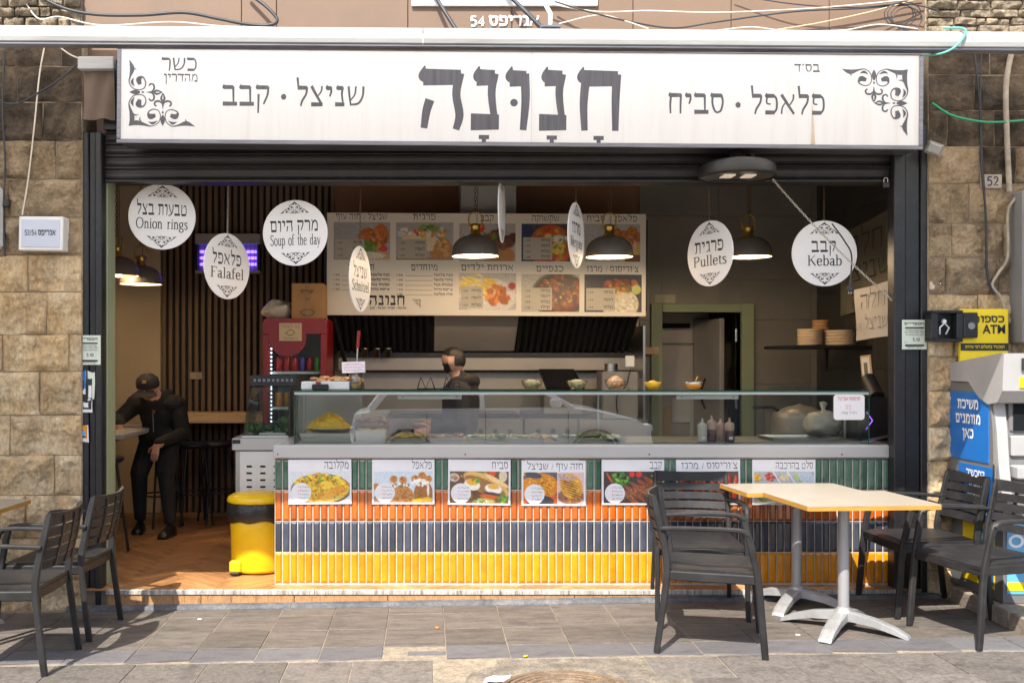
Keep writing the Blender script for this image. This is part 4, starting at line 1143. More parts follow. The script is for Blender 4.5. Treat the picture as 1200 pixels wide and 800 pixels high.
def canvas_mat(name, c, tr):
    m = bpy.data.materials.new(name); m.use_nodes = True
    nt = m.node_tree; N = nt.nodes; L = nt.links
    N.remove(N['Principled BSDF'])
    d = N.new('ShaderNodeBsdfDiffuse'); t = N.new('ShaderNodeBsdfTranslucent'); x = N.new('ShaderNodeMixShader')
    n = N.new('ShaderNodeTexNoise'); n.inputs['Scale'].default_value = 3
    r = N.new('ShaderNodeMix'); r.data_type = 'RGBA'; r.inputs[6].default_value = (*[v * .9 for v in c], 1); r.inputs[7].default_value = (*c, 1)
    L.new(n.outputs[0], r.inputs[0]); L.new(r.outputs[2], d.inputs[0]); L.new(r.outputs[2], t.inputs[0])
    x.inputs[0].default_value = tr
    L.new(d.outputs[0], x.inputs[1]); L.new(t.outputs[0], x.inputs[2]); L.new(x.outputs[0], N['Material Output'].inputs[0])
    return m
M['canvas'] = canvas_mat('awning_canvas', (.88, .88, .88), .60)
# ================================================================ the awning: a sloping canvas with its white front bar
YA = -1.82
aw = thing('awning', 'opened white canvas awning with a long white front bar above the sign', 'awning', (0, YA, PZ(43, YA)))
def tilt(b): b.v = [(x, y, z - .0064 * (x - .4)) for x, y, z in b.v]; return b
prof = [(.0, -.045), (-.014, -.037), (-.020, -.018), (-.020, .022), (-.006, .036), (.03, .042), (.07, .042), (.07, -.034), (.04, -.045)]
for k, (a, b_) in enumerate(((-3.6, -.02), (-.015, 4.4))):
    tilt(MB().prism(prof, a, b_, 'yz')).build('front_bar', M['alu_white'], aw)
tilt(MB().box(-3.6, 4.4, -.016, .045, -.056, -.046, .003)).build('front_rail', M['alu'], aw)
dz_ = 3.545 - aw.location.z
cv = MB(); vs = []
for i in range(41):
    x = -3.58 + i * 7.96 / 40
    for (y, z) in ((.06, .03), (.45, .03 + (dz_ - .03) * .24), (.9, .03 + (dz_ - .03) * .48), (1.35, .03 + (dz_ - .03) * .73), (1.78, dz_)):
        vs.append((x, y, z - .006 * math.sin(math.pi * y / 1.82)))
cv.add(vs, [(i * 5 + j, i * 5 + j + 1, i * 5 + j + 6, i * 5 + j + 5) for i in range(40) for j in range(4)], True)
tilt(cv).build('canvas', M['canvas'], aw)
for x in (-3.3, 4.15): tilt(MB().tube([(x, .06, -.01), (x + .15, .85, .12), (x, 1.74, dz_ - .08)], .02, 8)).build('arm', M['alu_white'], aw)
br = thing('pipe_bracket', 'white pipe clamp standing on the awning bar above the sign', 'bracket', (PX(645, -1.78), -1.78, PZ(33, -1.78)))
MB().tube([(0, 0, 0), (0, 0, .07), (-.02, .10, .16)], .011, 8).build('pipe', M['white_pl'], br)
MB().box(-.05, .05, -.03, .03, -.004, .008, .003).build('plate', M['alu'], br)
# fabric scrap, pale pipe and dark void left of the sign
ft = thing('awning_fabric', 'brown folded awning fabric beside the left end of the sign', 'fabric', (PX(116, -.15), -.15, PZ(125, -.15)))
bb = MB(); vs = []
for j in range(7):
    for i in range(9):
        vs.append((-.10 + i * .025, .012 * math.sin(i * 1.4 + j * .6), .23 - j * .052 - .006 * math.sin(i)))
bb.add(vs, [(j * 9 + i, j * 9 + i + 1, j * 9 + i + 10, j * 9 + i + 9) for j in range(6) for i in range(8)], True)
M['fabric'] = mat('brown_canvas', (.14, .10, .075), .9, var=.2)
bb.build('fabric', M['fabric'], ft)
o = MB().box(-.115, .115, -.03, .03, -.04, .04, .006).build('lamp_batten', M['alu_white'], None, (PX(116, -.15), -.19, PZ(75, -.19)))
tag(o, 'short white batten under the awning left of the sign', 'batten')

# ================================================================ cables and pipes on the facade
def cable(label, pts, r, m, n=6, name='cable'):
    o = MB().tube(bent([(PX(a, y), y, PZ(b, y)) for a, b, y in pts], 8), r, n).build(name, M[m])
    return tag(o, label, 'cable')
cable('thick dark cable looping across the beige panels, top left', [(30, -14, -.03), (70, 8, -.08), (110, 17, -.10), (165, 18, -.10), (215, 15, -.1), (255, 22, -.1), (285, 28, -.1), (312, 30, -.1), (325, 24, -.1), (312, 8, -.08), (290, -8, -.04)], .011, 'cable_black')
cable('thin white cable lying along the awning bar, left end', [(25, -4, -.05), (45, 22, -.1), (70, 20, -.1), (120, 30, -.14), (200, 26, -.12), (260, 31, -.12), (330, 33, -.12)], .005, 'cable_white')
cable('thin pale wire hanging down to the lit street name box', [(52, 55, -.2), (46, 90, -.17), (40, 150, -.17), (33, 210, -.17), (26, 252, -.17)], .0055, 'cable_white')
cable('short pale wire from the stone to the awning batten', [(68, 54, -.2), (82, 64, -.2), (96, 70, -.2)], .005, 'cable_white')
cable('black slanting pole above the sign, left of the street name', [(505, -12, -.03), (520, 12, -.1), (535, 36, -.15)], .013, 'cable_black')
cable('black slanting pole above the sign, over the street name', [(585, -16, -.03), (612, 10, -.1), (636, 34, -.15)], .016, 'cable_black')
cable('dark sagging cable over the beige panels right of centre', [(650, 2, -.06), (690, 14, -.1), (740, 26, -.1), (790, 33, -.1), (840, 26, -.1), (930, 14, -.1), (1010, 10, -.08), (1080, 4, -.06)], .0055, 'cable_black')
cable('white cable swaying over the beige panels right of centre', [(640, 4, -.06), (700, 14, -.09), (760, 13, -.09), (830, 15, -.09), (900, 13, -.09), (980, 8, -.08), (1085, -2, -.05)], .005, 'cable_white')
cable('yellowish thin cable rising to the right above the awning', [(905, 36, -.12), (960, 27, -.12), (1020, 14, -.1), (1080, -2, -.06)], .004, 'tan_note')
cable('thin white wire arching between bar and panels', [(655, 28, -.1), (700, 18, -.1), (730, 24, -.1), (760, 34, -.14)], .004, 'cable_white')
cable('thin white wire lying on the bar at the right', [(840, 36, -.14), (880, 32, -.14), (920, 36, -.14), (985, 36, -.14), (1030, 29, -.14), (1075, 34, -.14)], .004, 'cable_white')
cable('thin dark cable near the top edge right of centre', [(860, -6, -.04), (930, 5, -.08), (1000, 9, -.08), (1060, 5, -.08), (1100, 12, -.08)], .004, 'cable_black')
loop = []
for i in range(60):
    a = i * .42; r_ = 13 + 4 * math.sin(i * .37)
    loop.append((1062 + r_ * math.cos(a) * 1.3 + 5 * math.sin(i * .11), 19 + r_ * math.sin(a), -.10 - .01 * math.sin(i * .5)))
o = MB().tube([(PX(a, y), y, PZ(b, y)) for a, b, y in loop], .0035, 5).build('cable_coil', M['cable_black'])
tag(o, 'tangled coil of thin dark cable at the right end of the beige panels', 'cable')
cable('teal cable curling over the right end of the awning bar', [(1105, 33, -1.78), (1130, 34, -1.85), (1128, 46, -1.855), (1115, 58, -1.855), (1098, 64, -1.82), (1082, 64, -1.7)], .0055, 'cable_teal')
cable('green hose sagging across the right stone wall', [(1092, 121, -.17), (1115, 135, -.2), (1145, 142, -.2), (1175, 143, -.19), (1230, 138, -.17)], .0075, 'cable_green')
cable('black drooping cable across the upper left stone wall', [(-30, 90, -.17), (10, 122, -.17), (50, 106, -.18), (80, 85, -.18), (96, 70, -.18)], .006, 'cable_black')
cable('black cable running down the far left of the stone wall', [(5, 60, -.17), (3, 130, -.17), (6, 190, -.17), (4, 250, -.17), (6, 300, -.17)], .006, 'cable_black')
cable('dark wires running down the right stone wall', [(1142, 62, -.17), (1148, 120, -.17), (1150, 190, -.17), (1155, 250, -.17), (1157, 320, -.17), (1165, 345, -.17)], .007, 'cable_black')
cable('dark wire hanging from the right awning end', [(1150, 60, -.18), (1149, 100, -.18), (1150, 160, -.17), (1154, 230, -.165)], .005, 'cable_black')
cable('corrugated grey conduit running down the right stone wall', [(1186, 58, -.18), (1179, 100, -.18), (1180, 160, -.18), (1183, 225, -.18)], .017, 'pvc', 10, 'conduit')
cable('bent grey pipe on the right stone wall beside the cabinet', [(1190, 232, -.19), (1181, 250, -.19), (1181, 300, -.19), (1170, 320, -.18), (1163, 335, -.17), (1175, 352, -.17), (1180, 380, -.17)], .010, 'pvc', 8, 'pipe')

# ================================================================ things fixed to the stone walls
lb = thing('street_name_box', 'white light box with Hebrew street name and 52/54 on the stone wall', 'sign', (PX(49, -.2), -.22, PZ(274, -.2)))
lb.rotation_euler = (0, R(1.0), R(-4))
MB().box(-.145, .145, 0, .10, -.108, .108, .006).build('housing', M['white_pl'], lb)
MB().box(-.125, .125, -.004, .001, -.088, .088, .002).build('panel', mat('lightbox_panel', (.52, .54, .62), .4, var=.03), lb)
sans('lettering', 'אגריפס 52/54',   .034, M['ink'], lb, (0, -.006, .005), bold=.0012, width=.205)
sb2 = thing('grey_sign_edge', 'edge of a grey rounded panel at the left border', 'panel', (PX(-12, -.2), -.2, PZ(255, -.2)))
MB().box(-.08, .075, 0, .05, -.20, .20, .02).build('panel', M['atm_light'], sb2)
MB().box(.078, .115, .01, .05, .07, .12, .006).build('bracket', M['black_metal'], sb2)
fl = thing('small_floodlight', 'small tilted floodlight under the right end of the sign', 'lamp', (PX(1093, -.2), -.22, PZ(175, -.2)))
fl.rotation_euler = (R(10), R(25), R(-20))
MB().box(-.05, .05, 0, .05, -.04, .04, .008).build('housing', M['meter'], fl)
MB().box(-.038, .038, -.006, .0, -.028, .028, .003).build('lens', M['steel'], fl)
pl = thing('number_plate', 'small plate with house number 52 on the right stone wall', 'sign', (PX(1163, -.15), -.165, PZ(213, -.15)))
MB().box(-.075, .055, 0, .03, -.045, .045, .004).build('plate', M['pvc'], pl)
k = Ink(-.001); k.text('52', -.004, -.026, .058, vw=1.7); k.build('lettering', mat('plate_ink', (.02, .025, .06), .5), pl)
mc = thing('meter_cabinet', 'tall grey metal cabinet at the right border of the stone wall', 'cabinet', (PX(1190, -.2) + .22, -.12, PZ(310, -.2)))
MB().box(-.22, .3, -.16, .0, -.50, .46, .008).build('body', M['meter'], mc)
mc_door = MB().box(-.19, .28, -.172, -.161, -.46, .42, .006).build('door', M['meter'], mc)
for zz in (-.3, .3): MB().cyl((-.205, -.175, zz - .03), (-.205, -.175, zz + .03), .008, n=10).build('hinge', M['black_metal'], mc_door)
ob = thing('outlet_box', 'open black outlet box on the right stone wall beside the yellow sign', 'box', (PX(1108, -.2), -.135, PZ(382, -.2)))
w_, h_, d_ = .20, .20, .09
MB().box(-w_ / 2, w_ / 2, -.015, 0, -h_ / 2, h_ / 2).build('back_plate', M['black_metal'], ob)
for (a, b_, c, d) in ((-w_ / 2, w_ / 2, h_ / 2 - .018, h_ / 2), (-w_ / 2, w_ / 2, -h_ / 2, -h_ / 2 + .018)): MB().box(a, b_, -d_, -.0155, c, d, .003).build('rim', M['black_metal'], ob)
for a in (-w_ / 2, w_ / 2 - .04): MB().box(a, a + .04, -d_, -.0155, -h_ / 2 + .019, h_ / 2 - .019, .003).build('rim', M['black_metal'], ob)
bb = MB().tube([(-.02, -.03, -.05), (-.03, -.05, -.01), (.0, -.05, .02), (.03, -.05, -.01), (.02, -.03, -.05)], .006, 6)
bb.ball((0, -.045, .03), .016); bb.build('white_cord', M['ink_white'], ob)
ob_lid = MB().box(.10, .19, -.10, -.02, -.075, .085, .006).build('lid', M['black_metal'], ob)
MB().cyl((.145, -.101, .0), (.145, -.106, .0), .022, n=14).build('knob', M['meter'], ob_lid)
MB().box(-.045, .03, 0, .06, -.025, .03, .008).build('stone_anchor', M['rust'], ob, (-.02, -.0, .26))
ys = thing('cash_sign', 'yellow sign with Hebrew lettering and ATM above the cash machine', 'sign', (PX(1154, -.2), -.20, PZ(384, -.2)))
MB().box(-.155, .152, 0, .03, -.26, .12, .004).build('panel', M['yellow'], ys)
sans('lettering', 'כספומט', .042, M['ink'], ys, (.005, -.003, .055), bold=.002, width=.245)
sans('lettering', 'ATM', .055, M['ink'], ys, (.06, -.003, -.012), bold=.002, width=.145)
MB().box(-.154, .151, -.0025, .0, -.145, -.098).build('black_band', M['ink'], ys)
sans('band_lettering', 'המכשיר בתשלום דמי שירות', .018, M['yellow'], ys, (.0, -.0035, -.122), width=.25)

# raised ledge and cash machine
led = thing('stone_ledge', 'low stone ledge carrying the cash machine', 'ledge', (3.30, -.12, 0))
y = -.15
while y > -1.35:
    L_ = rnd.uniform(.28, .42)
    bb = MB().box(0, .42, y - L_ + .004, y, -.25, .055 + rnd.uniform(-.003, .003), .008)
    bb.build('ledge_stone', M['kerb_stone'], led); y -= L_
bb = MB().box(.423, 1.6, -1.35, -.15, -.25, .052, .004); bb.build('ledge_slab', M['kerb_stone'], led)
atm = thing('cash_machine', 'grey cash machine with blue posters on its side at the right border', 'cash machine', (3.366, -.14, .057))
def side(poly, xa, xb, name, m): return MB().prism(poly, xa, xb, 'yz').build(name, M[m], atm)
side([(-.0, 0), (-.60, 0), (-.60, .58), (-.52, .62), (-.50, .80), (-.49, 1.0), (-.46, 1.20), (-.45, 1.28), (0, 1.28)], 0, .85, 'body', 'atm_grey')
side([(-.02, 1.285), (-.02, 1.40), (-.60, 1.46), (-.63, 1.455), (-.615, 1.24), (-.56, 1.17), (-.46, 1.155), (-.36, 1.19), (-.24, 1.284)], -.012, .87, 'hood', 'atm_light')
front = [(-.452, 1.24), (-.475, 1.20), (-.51, 1.0), (-.53, .80), (-.56, .63), (-.62, .60), (-.62, .585), (-.60, .58), (-.52, .62), (-.50, .80), (-.49, 1.0), (-.46, 1.20), (-.445, 1.24)]
MB().prism([(a - .002, b_) for a, b_ in front], .012, .075, 'yz').build('front_trim', M['atm_light'], atm)
_p = MB().box(.095, .70, -.500, -.46, .99, 1.18, .01).build('screen_surround', M['atm_grey'], atm)
MB().box(.115, .68, -.508, -.501, 1.0, 1.16).build('screen', M['car_glass'], _p)
_p = MB().box(.09, .74, -.640, -.631, 1.36, 1.43).build('title_panel', M['ink'], atm)
sans('lettering', 'ATM', .05, M['ink_white'], _p, (.24, -.643, 1.395), width=.16)
MB().box(.085, .74, -.625, -.55, 1.255, 1.32, .004).build('card_strip', M['yellow'], atm)
bb = MB()
for i in range(6): bb.box(.11 + i * .09, .16 + i * .09, -.628, -.6255, 1.278, 1.298)
bb.build('card_marks', M['blue'], atm)
MB().box(.09, .74, -.60, -.50, .72, .80, .01).build('shelf', M['atm_light'], atm)
for i in range(4):
    for j in range(3):
        MB().box(.16 + j * .05, .20 + j * .05, -.612, -.601, .735 + i * .0155, .747 + i * .0155, .002).build('key', M['steel'], atm)
MB().box(.095, .2, -.52, -.49, .85, .97, .006).build('card_slot', M['atm_light'], atm)
MB().box(.25, .5, -.615, -.60, .60, .68, .01).build('receipt_flap', M['paper'], atm)
MB().box(.02, .82, -.606, -.601, .055, .50).build('front_poster', M['sky_blue'], atm)
MB().box(.02, .82, -.609, -.6065, .075, .125).build('poster_stripe', M['yellow'], atm)
sans('poster_lettering', 'OK', .075, M['ink_white'], atm, (.11, -.610, .36), bold=.003, width=.18)
def side_poster(y0, y1, z0, z1, m, lines, h):
    _p = MB().box(-.004, -.0005, y0, y1, z0, z1).build('side_poster', M[m], atm)
    for t, zz in lines:
        sans('poster_lettering', t, h, M['ink_white'], _p, (-.0055, (y0 + y1) / 2, zz), (R(90), 0, R(-90)), bold=.0025)
def ay(px): return 3.366 * FOC / (px - 500) - CAMD + .14
side_poster(ay(1159), ay(1114), .80, 1.22, 'blue', [('משיכת', 1.145), ('מזומנים', 1.055), ('כאן', .965)], .058)
side_poster(ay(1166), ay(1124), .44, .775, 'blue', [('המכשיר', .725), ('משרת', .65), ('לקוחות', .58), ('כל הבנקים', .51)], .042)
side_poster(ay(1166), ay(1129), .06, .43, 'yellow', [], .04)
bb = MB()
bb.prism([(ay(1166) + .01, .08), (ay(1150), .08), (ay(1146), .25), (ay(1152), .40), (ay(1166) + .01, .40)], -.006, -.0045, 'yz')
bb.build('poster_shape', M['blue'], atm)
bb = MB()
for i in range(5):
    for j in range(8): bb.box(-.0075, -.0065, ay(1164) + .02 + i * .022, ay(1164) + .028 + i * .022, .11 + j * .036, .118 + j * .036)
bb.build('poster_dots', M['ink_white'], atm)
MB().tube(bent([(-.008, ay(1150), .12), (-.008, ay(1145), .22), (-.008, ay(1152), .33), (-.008, ay(1160), .38)]), .012, 6).build('poster_ribbon', M['cable_teal'], atm)
MB().box(-.012, -.0045, ay(1168) , ay(1168) + .02, .40, .80).build('edge_strip', M['steel'], atm)
# ================================================================ the tiled counter
CX0, CX1 = PX(322, 0), PX(1053, 0)
ct = thing('tiled_counter', 'long counter faced with green, orange, slate and yellow glazed tile bands', 'counter', (0, 0, 0))
MB().box(CX0 + .004, CX1, .0045, .74, .0, .826).build('core', M['grout'], ct)
TP, TH_, G = .0499, .2035, .0062
posters = [(338, 412, 'מקלובה', ['maqluba'], 538, 590), (436, 509, 'פלאפל', ['falafel'], 538, 590), (525, 598, 'סביח', ['sabich'], 538, 591), (611, 686, 'חזה עוף / שניצל', ['schnitzel', 'breast'], 539, 592), (705, 778, 'קבב', ['kebab'], 538, 591), (792, 867, "צ'וריסוס / מרגז", ['merguez'], 538, 591), (881, 955, 'סלט בהרכבה', ['saladbar'], 538, 591)]
cov = [(PX(a, 0), PX(b, 0)) for a, b, *_ in posters]
def tile_mesh(m):
    w, h = TP - G, TH_ - G
    b = MB()
    e, d = .0055, .0045
    X = (-w / 2, -w / 2 + .001, -w / 2 + e + .002, w / 2 - e - .002, w / 2 - .001, w / 2)
    Z = (-h / 2, -h / 2 + .001, -h / 2 + e + .010, h / 2 - e - .010, h / 2 - .001, h / 2)
    # bevelled metro tile: flat rim, slope, raised field
    ring = [[(-w / 2, .012, -h / 2), (w / 2, .012, -h / 2), (w / 2, .012, h / 2), (-w / 2, .012, h / 2)],
            [(-w / 2, .003, -h / 2), (w / 2, .003, -h / 2), (w / 2, .003, h / 2), (-w / 2, .003, h / 2)],
            [(-w / 2 + .002, .001, -h / 2 + .002), (w / 2 - .002, .001, -h / 2 + .002), (w / 2 - .002, .001, h / 2 - .002), (-w / 2 + .002, .001, h / 2 - .002)],
            [(-w / 2 + .011, -.0045, -h / 2 + .013), (w / 2 - .011, -.0045, -h / 2 + .013), (w / 2 - .011, -.0045, h / 2 - .013), (-w / 2 + .011, -.0045, h / 2 - .013)]]
    vs = [p for r_ in ring for p in r_]
    fs = []
    for k in range(3):
        for i in range(4): fs.append((k * 4 + i, k * 4 + (i + 1) % 4, k * 4 + 4 + (i + 1) % 4, k * 4 + 4 + i))
    fs.append((12, 13, 14, 15))
    b.add(vs, fs)
    me = b.mesh('tile', m); import_bm_fix(me)
    return me
tm = [tile_mesh(M[c]) for c in ('yellow_t', 'navy_t', 'orange_t', 'green_t')]
n = int(round((CX1 - CX0) / TP)); nt_ = 0
for r_ in range(4):
    for i in range(n):
        x = CX0 + (i + .5) * TP; z = .012 + (r_ + .5) * TH_
        if r_ == 3 and any(a + TP * .55 < x < b_ - TP * .55 for a, b_ in cov): continue     # wholly behind a poster
        o = link('tile', tm[r_], ct, (x, 0.0, z), (rnd.uniform(-.014, .014), 0, rnd.uniform(-.03, .03))); nt_ += 1
print('tiles', nt_)
MB().box(CX0, CX0 + .0035, .001, .74, .0, .826).build('end_trim', M['grout'], ct)
# steel worktop
MB().box(CX0 - .012, CX1 + .0, -.022, .75, .832, .918, .008).build('worktop', M['worktop'], ct)
for px in (326, 545, 760, 985): MB().cyl((PX(px, 0), -.0225, .86), (PX(px, 0), -.026, .86), .005, n=8).build('rivet', M['black_metal'], ct)
# posters in front of the tiles
names = ['rice dish', 'falafel', 'stuffed pita', 'schnitzel and chicken breast', 'skewered kebab', 'red sausages', 'salad trays']
for (a, b_, title, pics, y0, y1), nm in zip(posters, names):
    xa, xb = PX(a, 0), PX(b_, 0); w = xb - xa; h = (y1 - y0) / 178.6
    t = thing('food_poster', 'white poster with Hebrew title and a picture of ' + nm + ' on the tiles', 'poster', ((xa + xb) / 2, -.010, PZ((y0 + y1) / 2, 0)), group='posters along the counter front')
    t.rotation_euler = (R(-.6), R(rnd.uniform(-.5, .8)), 0)
    MB().box(-w / 2, w / 2, 0, .0025, -h / 2, h / 2).build('sheet', M['paper'], t)
    k = Ink(-.0008); hh = .044 if len(title) < 8 else .040
    k.text(title, w / 2 - .012, h / 2 - .060, hh, 'r', .62, .75, width=min(w * .9, len(title) * hh * .62))
    k.build('title', M['ink'], t)
    m_ = .012
    xs = -w / 2 + m_; tot = w - 2 * m_
    for q, pc in enumerate(pics):
        f0 = xs + tot * (q * (.57) if len(pics) > 1 else 0); f1 = xs + tot * ((.56 if q == 0 else 1) if len(pics) > 1 else 1)
        ww = int(88 * (f1 - f0) / tot)
        food(pc, ww, 50, 5 + q).build('picture', t, f0, f1, -h / 2 + m_, h / 2 - .078, -.001)
    if nm != 'salad trays' and nm != 'red sausages':
        c = Ink(-.0022); c.dot(-w / 2 + .085, -h / 2 + .075, .066, 28); c.build('price_spot', M['paper'], t)
        c = Ink(-.0034); c2 = Ink(-.0034)
        for q in range(4):
            zz = -h / 2 + .108 - q * .024
            c.scribble(-w / 2 + .09, -w / 2 + .135, zz, .010, q + a, .0022); c2.scribble(-w / 2 + .066, -w / 2 + .082, zz, .011, q + a + 9, .0026)
        c.build('handwriting', M['ink_soft'], t); c2.build('handwritten_price', M['ink_red'], t)

# ================================================================ the glass display case on the counter
GX0, GX1, GY0, GY1, GZ0, GZ1 = PX(345, .04), PX(1018, .04), .04, .62, .919, 1.262
gc = thing('glass_display_case', 'long glass display case standing on the tiled counter', 'display case', (0, 0, 0))
cuts = [GX0, PX(545, .04), PX(775, .04), GX1]
MB().box(GX0, GX1, GY0, GY0 + .008, GZ0, GZ1).build('front_pane', M['glass_front'], gc)
MB().box(GX0, GX0 + .008, GY0 + .009, GY1, GZ0, GZ1).build('end_pane', M['glass'], gc)
MB().box(GX1 - .008, GX1, GY0 + .009, GY1, GZ0, GZ1).build('end_pane', M['glass'], gc)
MB().box(GX0 - .004, GX1 + .004, GY0 + .004, .36, GZ1 + .0015, GZ1 + .0115).build('top_shelf', M['glass'], gc)
MB().box(GX0 - .004, GX1 + .004, GY0 - .003, GY0 + .0035, GZ1 + .0012, GZ1 + .0118).build('shelf_edge', M['glass_edge'], gc)
MB().box(GX0, GX1, GY0 - .004, GY0 + .010, GZ1 - .015, GZ1 + .0008).build('edge_trim', M['alu_white'], gc)
MB().box(GX0 - .003, GX0 + .0005, GY0 - .001, GY0 + .012, GZ0, GZ1 - .016).build('corner_edge', M['glass_edge'], gc)
MB().box(GX1 + .0005, GX1 + .004, GY0 - .001, GY0 + .012, GZ0, GZ1).build('corner_edge', M['glass_edge'], gc)
for a, b_ in ((466, 541), (793, 866)):
    MB().box(PX(a, .04), PX(b_, .04), GY0 + .010, GY0 + .014, GZ1 - .045, GZ1 - .012).build('clip_strip', M['frost'], gc)
    for px in (a + 6, b_ - 6): MB().cyl((PX(px, .04), GY0 + .010, GZ1 - .03), (PX(px, .04), GY0 + .004, GZ1 - .03), .004, n=8).build('screw', M['black_metal'], gc)
for x in (GX0 + .02, PX(700, .34), GX1 - .04): MB().box(x, x + .014, .34, .354, GZ0, GZ1, .002).build('shelf_support', M['steel'], gc)
# steel well and gastronorm tray rims inside
MB().box(GX0 + .03, GX1 - .03, .10, .60, GZ0 + .0005, GZ0 + .012, .003).build('tray_bed', M['steel_dull'], gc)

def bowl(label, px, kind, r=.072, h=.062, yy=.20, mound=.02):
    t = thing('sauce_bowl', label, 'bowl', (PX(px, yy), yy, GZ1 + .012), group='bowls on the glass shelf')
    m = {'glass': M['bowl_glass'], 'yellow': M['yellow_sauce'], 'orange': M['amba']}[kind[0]]
    MB().lathe([(0, .002), (r * .55, .002), (r * .85, h * .5), (r, h), (r * .97, h + .002), (r * .93, h * .97), (r * .78, h * .5), (r * .5, .008), (0, .008)], 28).build('bowl', m, t)
    b = MB(); pr = [(r * .52, .009), (r * .79, h * .48), (r * .88, h * .8)]
    for q in range(5):
        a = q / 4
        pr.append((r * .86 * (1 - a) , h * .82 + mound * math.sin(a * math.pi / 2)))
    b.lathe(pr, 28)
    b.v = [(x * (1 + .05 * noise.noise(Vector((x, y, z)) * 60)), y, z + .006 * noise.noise(Vector((x, y, z + px)) * 70) * (z > h * .6)) for x, y, z in b.v]
    b.build('filling', M[kind[1]], t)
    return t
M['bowl_glass'] = glass_mat('bowl_glass', (.86, .87, .84), .10, .03)
bowl('clear bowl of olive pickles, leftmost on the glass shelf', 623, ('glass', 'pickle'))
bowl('clear bowl of dark pickles, second from the left on the glass shelf', 676, ('glass', 'pickle'))
bowl('clear bowl heaped with mixed pickled vegetables in the middle of the shelf', 721, ('glass', 'carrot'), mound=.045)
bowl('small yellow heaped bowl on the glass shelf before the green door frame', 765, ('yellow', 'yellow_sauce'), .056, .05, mound=.022)
ob_ = bowl('small bowl of orange sauce with a spoon, rightmost on the glass shelf', 813, ('orange', 'amba'), .058, .042, mound=.003)
MB().lathe([(.059, .040), (.060, .054), (.056, .054), (.055, .040)], 24).build('rim', M['steel'], ob_)
MB().tube([(.0, .0, .03), (.02, .01, .07), (.028, .014, .09)], .004, 6).build('spoon', M['brass'], ob_)

# food behind the glass
def tray(label, px0, px1, yy0, yy1, z0, z1, m='steel'):
    a, b_ = PX(px0, yy0), PX(px1, yy0)
    t = thing('steel_tray', label, 'tray', ((a + b_) / 2, (yy0 + yy1) / 2, z0), group='trays in the display case')
    w, d, h = b_ - a, yy1 - yy0, z1 - z0
    bb = MB()
    o, i_ = [(-w / 2, -d / 2), (w / 2, -d / 2), (w / 2, d / 2), (-w / 2, d / 2)], []
    k = .9
    vs = [(x * .93, y * .93, 0) for x, y in o] + [(x, y, h) for x, y in o] + [(x * .95, y * .93, h) for x, y in o] + [(x * .90, y * .88, .006) for x, y in o]
    fs = [(0, 1, 2, 3)]
    for q in range(3):
        for s in range(4): fs.append((q * 4 + s, q * 4 + (s + 1) % 4, q * 4 + 4 + (s + 1) % 4, q * 4 + 4 + s))
    fs.append((12, 13, 14, 15))
    bb.add(vs, fs); bb.build('pan', M[m], t)
    return t, w, d, h
zt = GZ0 + .0125
t, w, d, h = tray('wide steel tray under the yellow rice in the display case', 351, 416, .12, .44, zt, zt + .055)
ri = thing('rice_platter', 'steel platter heaped with yellow saffron rice in the display case', 'food', (PX(386, .28), .28, zt + .057))
MB().lathe([(0, 0), (.13, .0), (.17, .022), (.172, .026), (.165, .024), (.125, .008), (0, .008)], 32, sy=.8).build('platter', M['steel'], ri)
b = MB(); b.lathe([(.155, .02), (.150, .035), (.13, .055), (.105, .072), (.08, .086), (.05, .098), (.022, .108), (0, .110)], 32, sy=.8)
b.v = [(x + .018 * noise.noise(Vector((x, y, z)) * 22), y + .014 * noise.noise(Vector((x, y, z)) * 24 + Vector((3, 3, 3))), z + .022 * noise.noise(Vector((x, y, z)) * 18) + .01 * noise.noise(Vector((x, y, z)) * 50)) for x, y, z in b.v]
b.build('rice_heap', M['rice'], ri)
g = random.Random(4); b = MB()
for i in range(420):
    q = g.random() ** .5; a = g.uniform(0, 6.283); z = .092 * (1 - q ** 1.4) + .03 + g.uniform(-.006, .012)
    b.ball((q * .142 * math.cos(a), q * .112 * math.sin(a), z), .006, 5, 3, (g.uniform(.6, 1.4), g.uniform(.6, 1.4), .6))
o = b.build('rice_grains', M['rice'], ri); o['kind'] = 'stuff'
t, w, d, h = tray('steel tray of browned patties right of the rice in the display case', 416, 452, .14, .42, zt, zt + .07)
b = MB()
for i in range(18): b.ball((g.uniform(-.4, .4) * w, g.uniform(-.4, .4) * d, h * .8), .03, 8, 6, (1, 1, .55))
b.build('patties', M['pickle'], t)
t2 = thing('meat_pan', 'stacked pan of browned meat behind the tray of patties', 'food', (PX(436, .45), .47, zt + .06))
MB().lathe([(.0, .0), (.12, .0), (.135, .05), (.13, .05), (.115, .006), (0, .006)], 28).build('pan', M['browned'], t2)
b = MB()
for i in range(22): b.ball((g.uniform(-.09, .09), g.uniform(-.09, .09), .05 + g.uniform(0, .02)), .03, 8, 6, (1.2, 1, .6))
b.build('meat', M['browned'], t2)
for (pa_, pb_, mm, lab) in ((460, 500, 'salad', 'shallow salad tray with red and yellow slices, left part of the case'), (500, 545, 'browned', 'shallow dark tray of grilled meat below the cook'), (548, 640, 'pickle', 'shallow tray of chopped vegetables left of the middle of the case'), (650, 735, 'greens', 'shallow tray with lettuce and radish in the middle of the case'), (905, 985, 'steel_dull', 'empty shallow tray at the right part of the case')):
    t, w, d, h = tray(lab, pa_, pb_, .12, .46, zt, zt + .022)
    if mm != 'steel_dull':
        b = MB()
        for i in range(46): b.ball((g.uniform(-.44, .44) * w, g.uniform(-.42, .42) * d, h * .7 + g.uniform(0, .012)), g.uniform(.012, .028), 7, 5, (g.uniform(.8, 1.4), 1, .5))
        b.build('filling', M[mm], t)
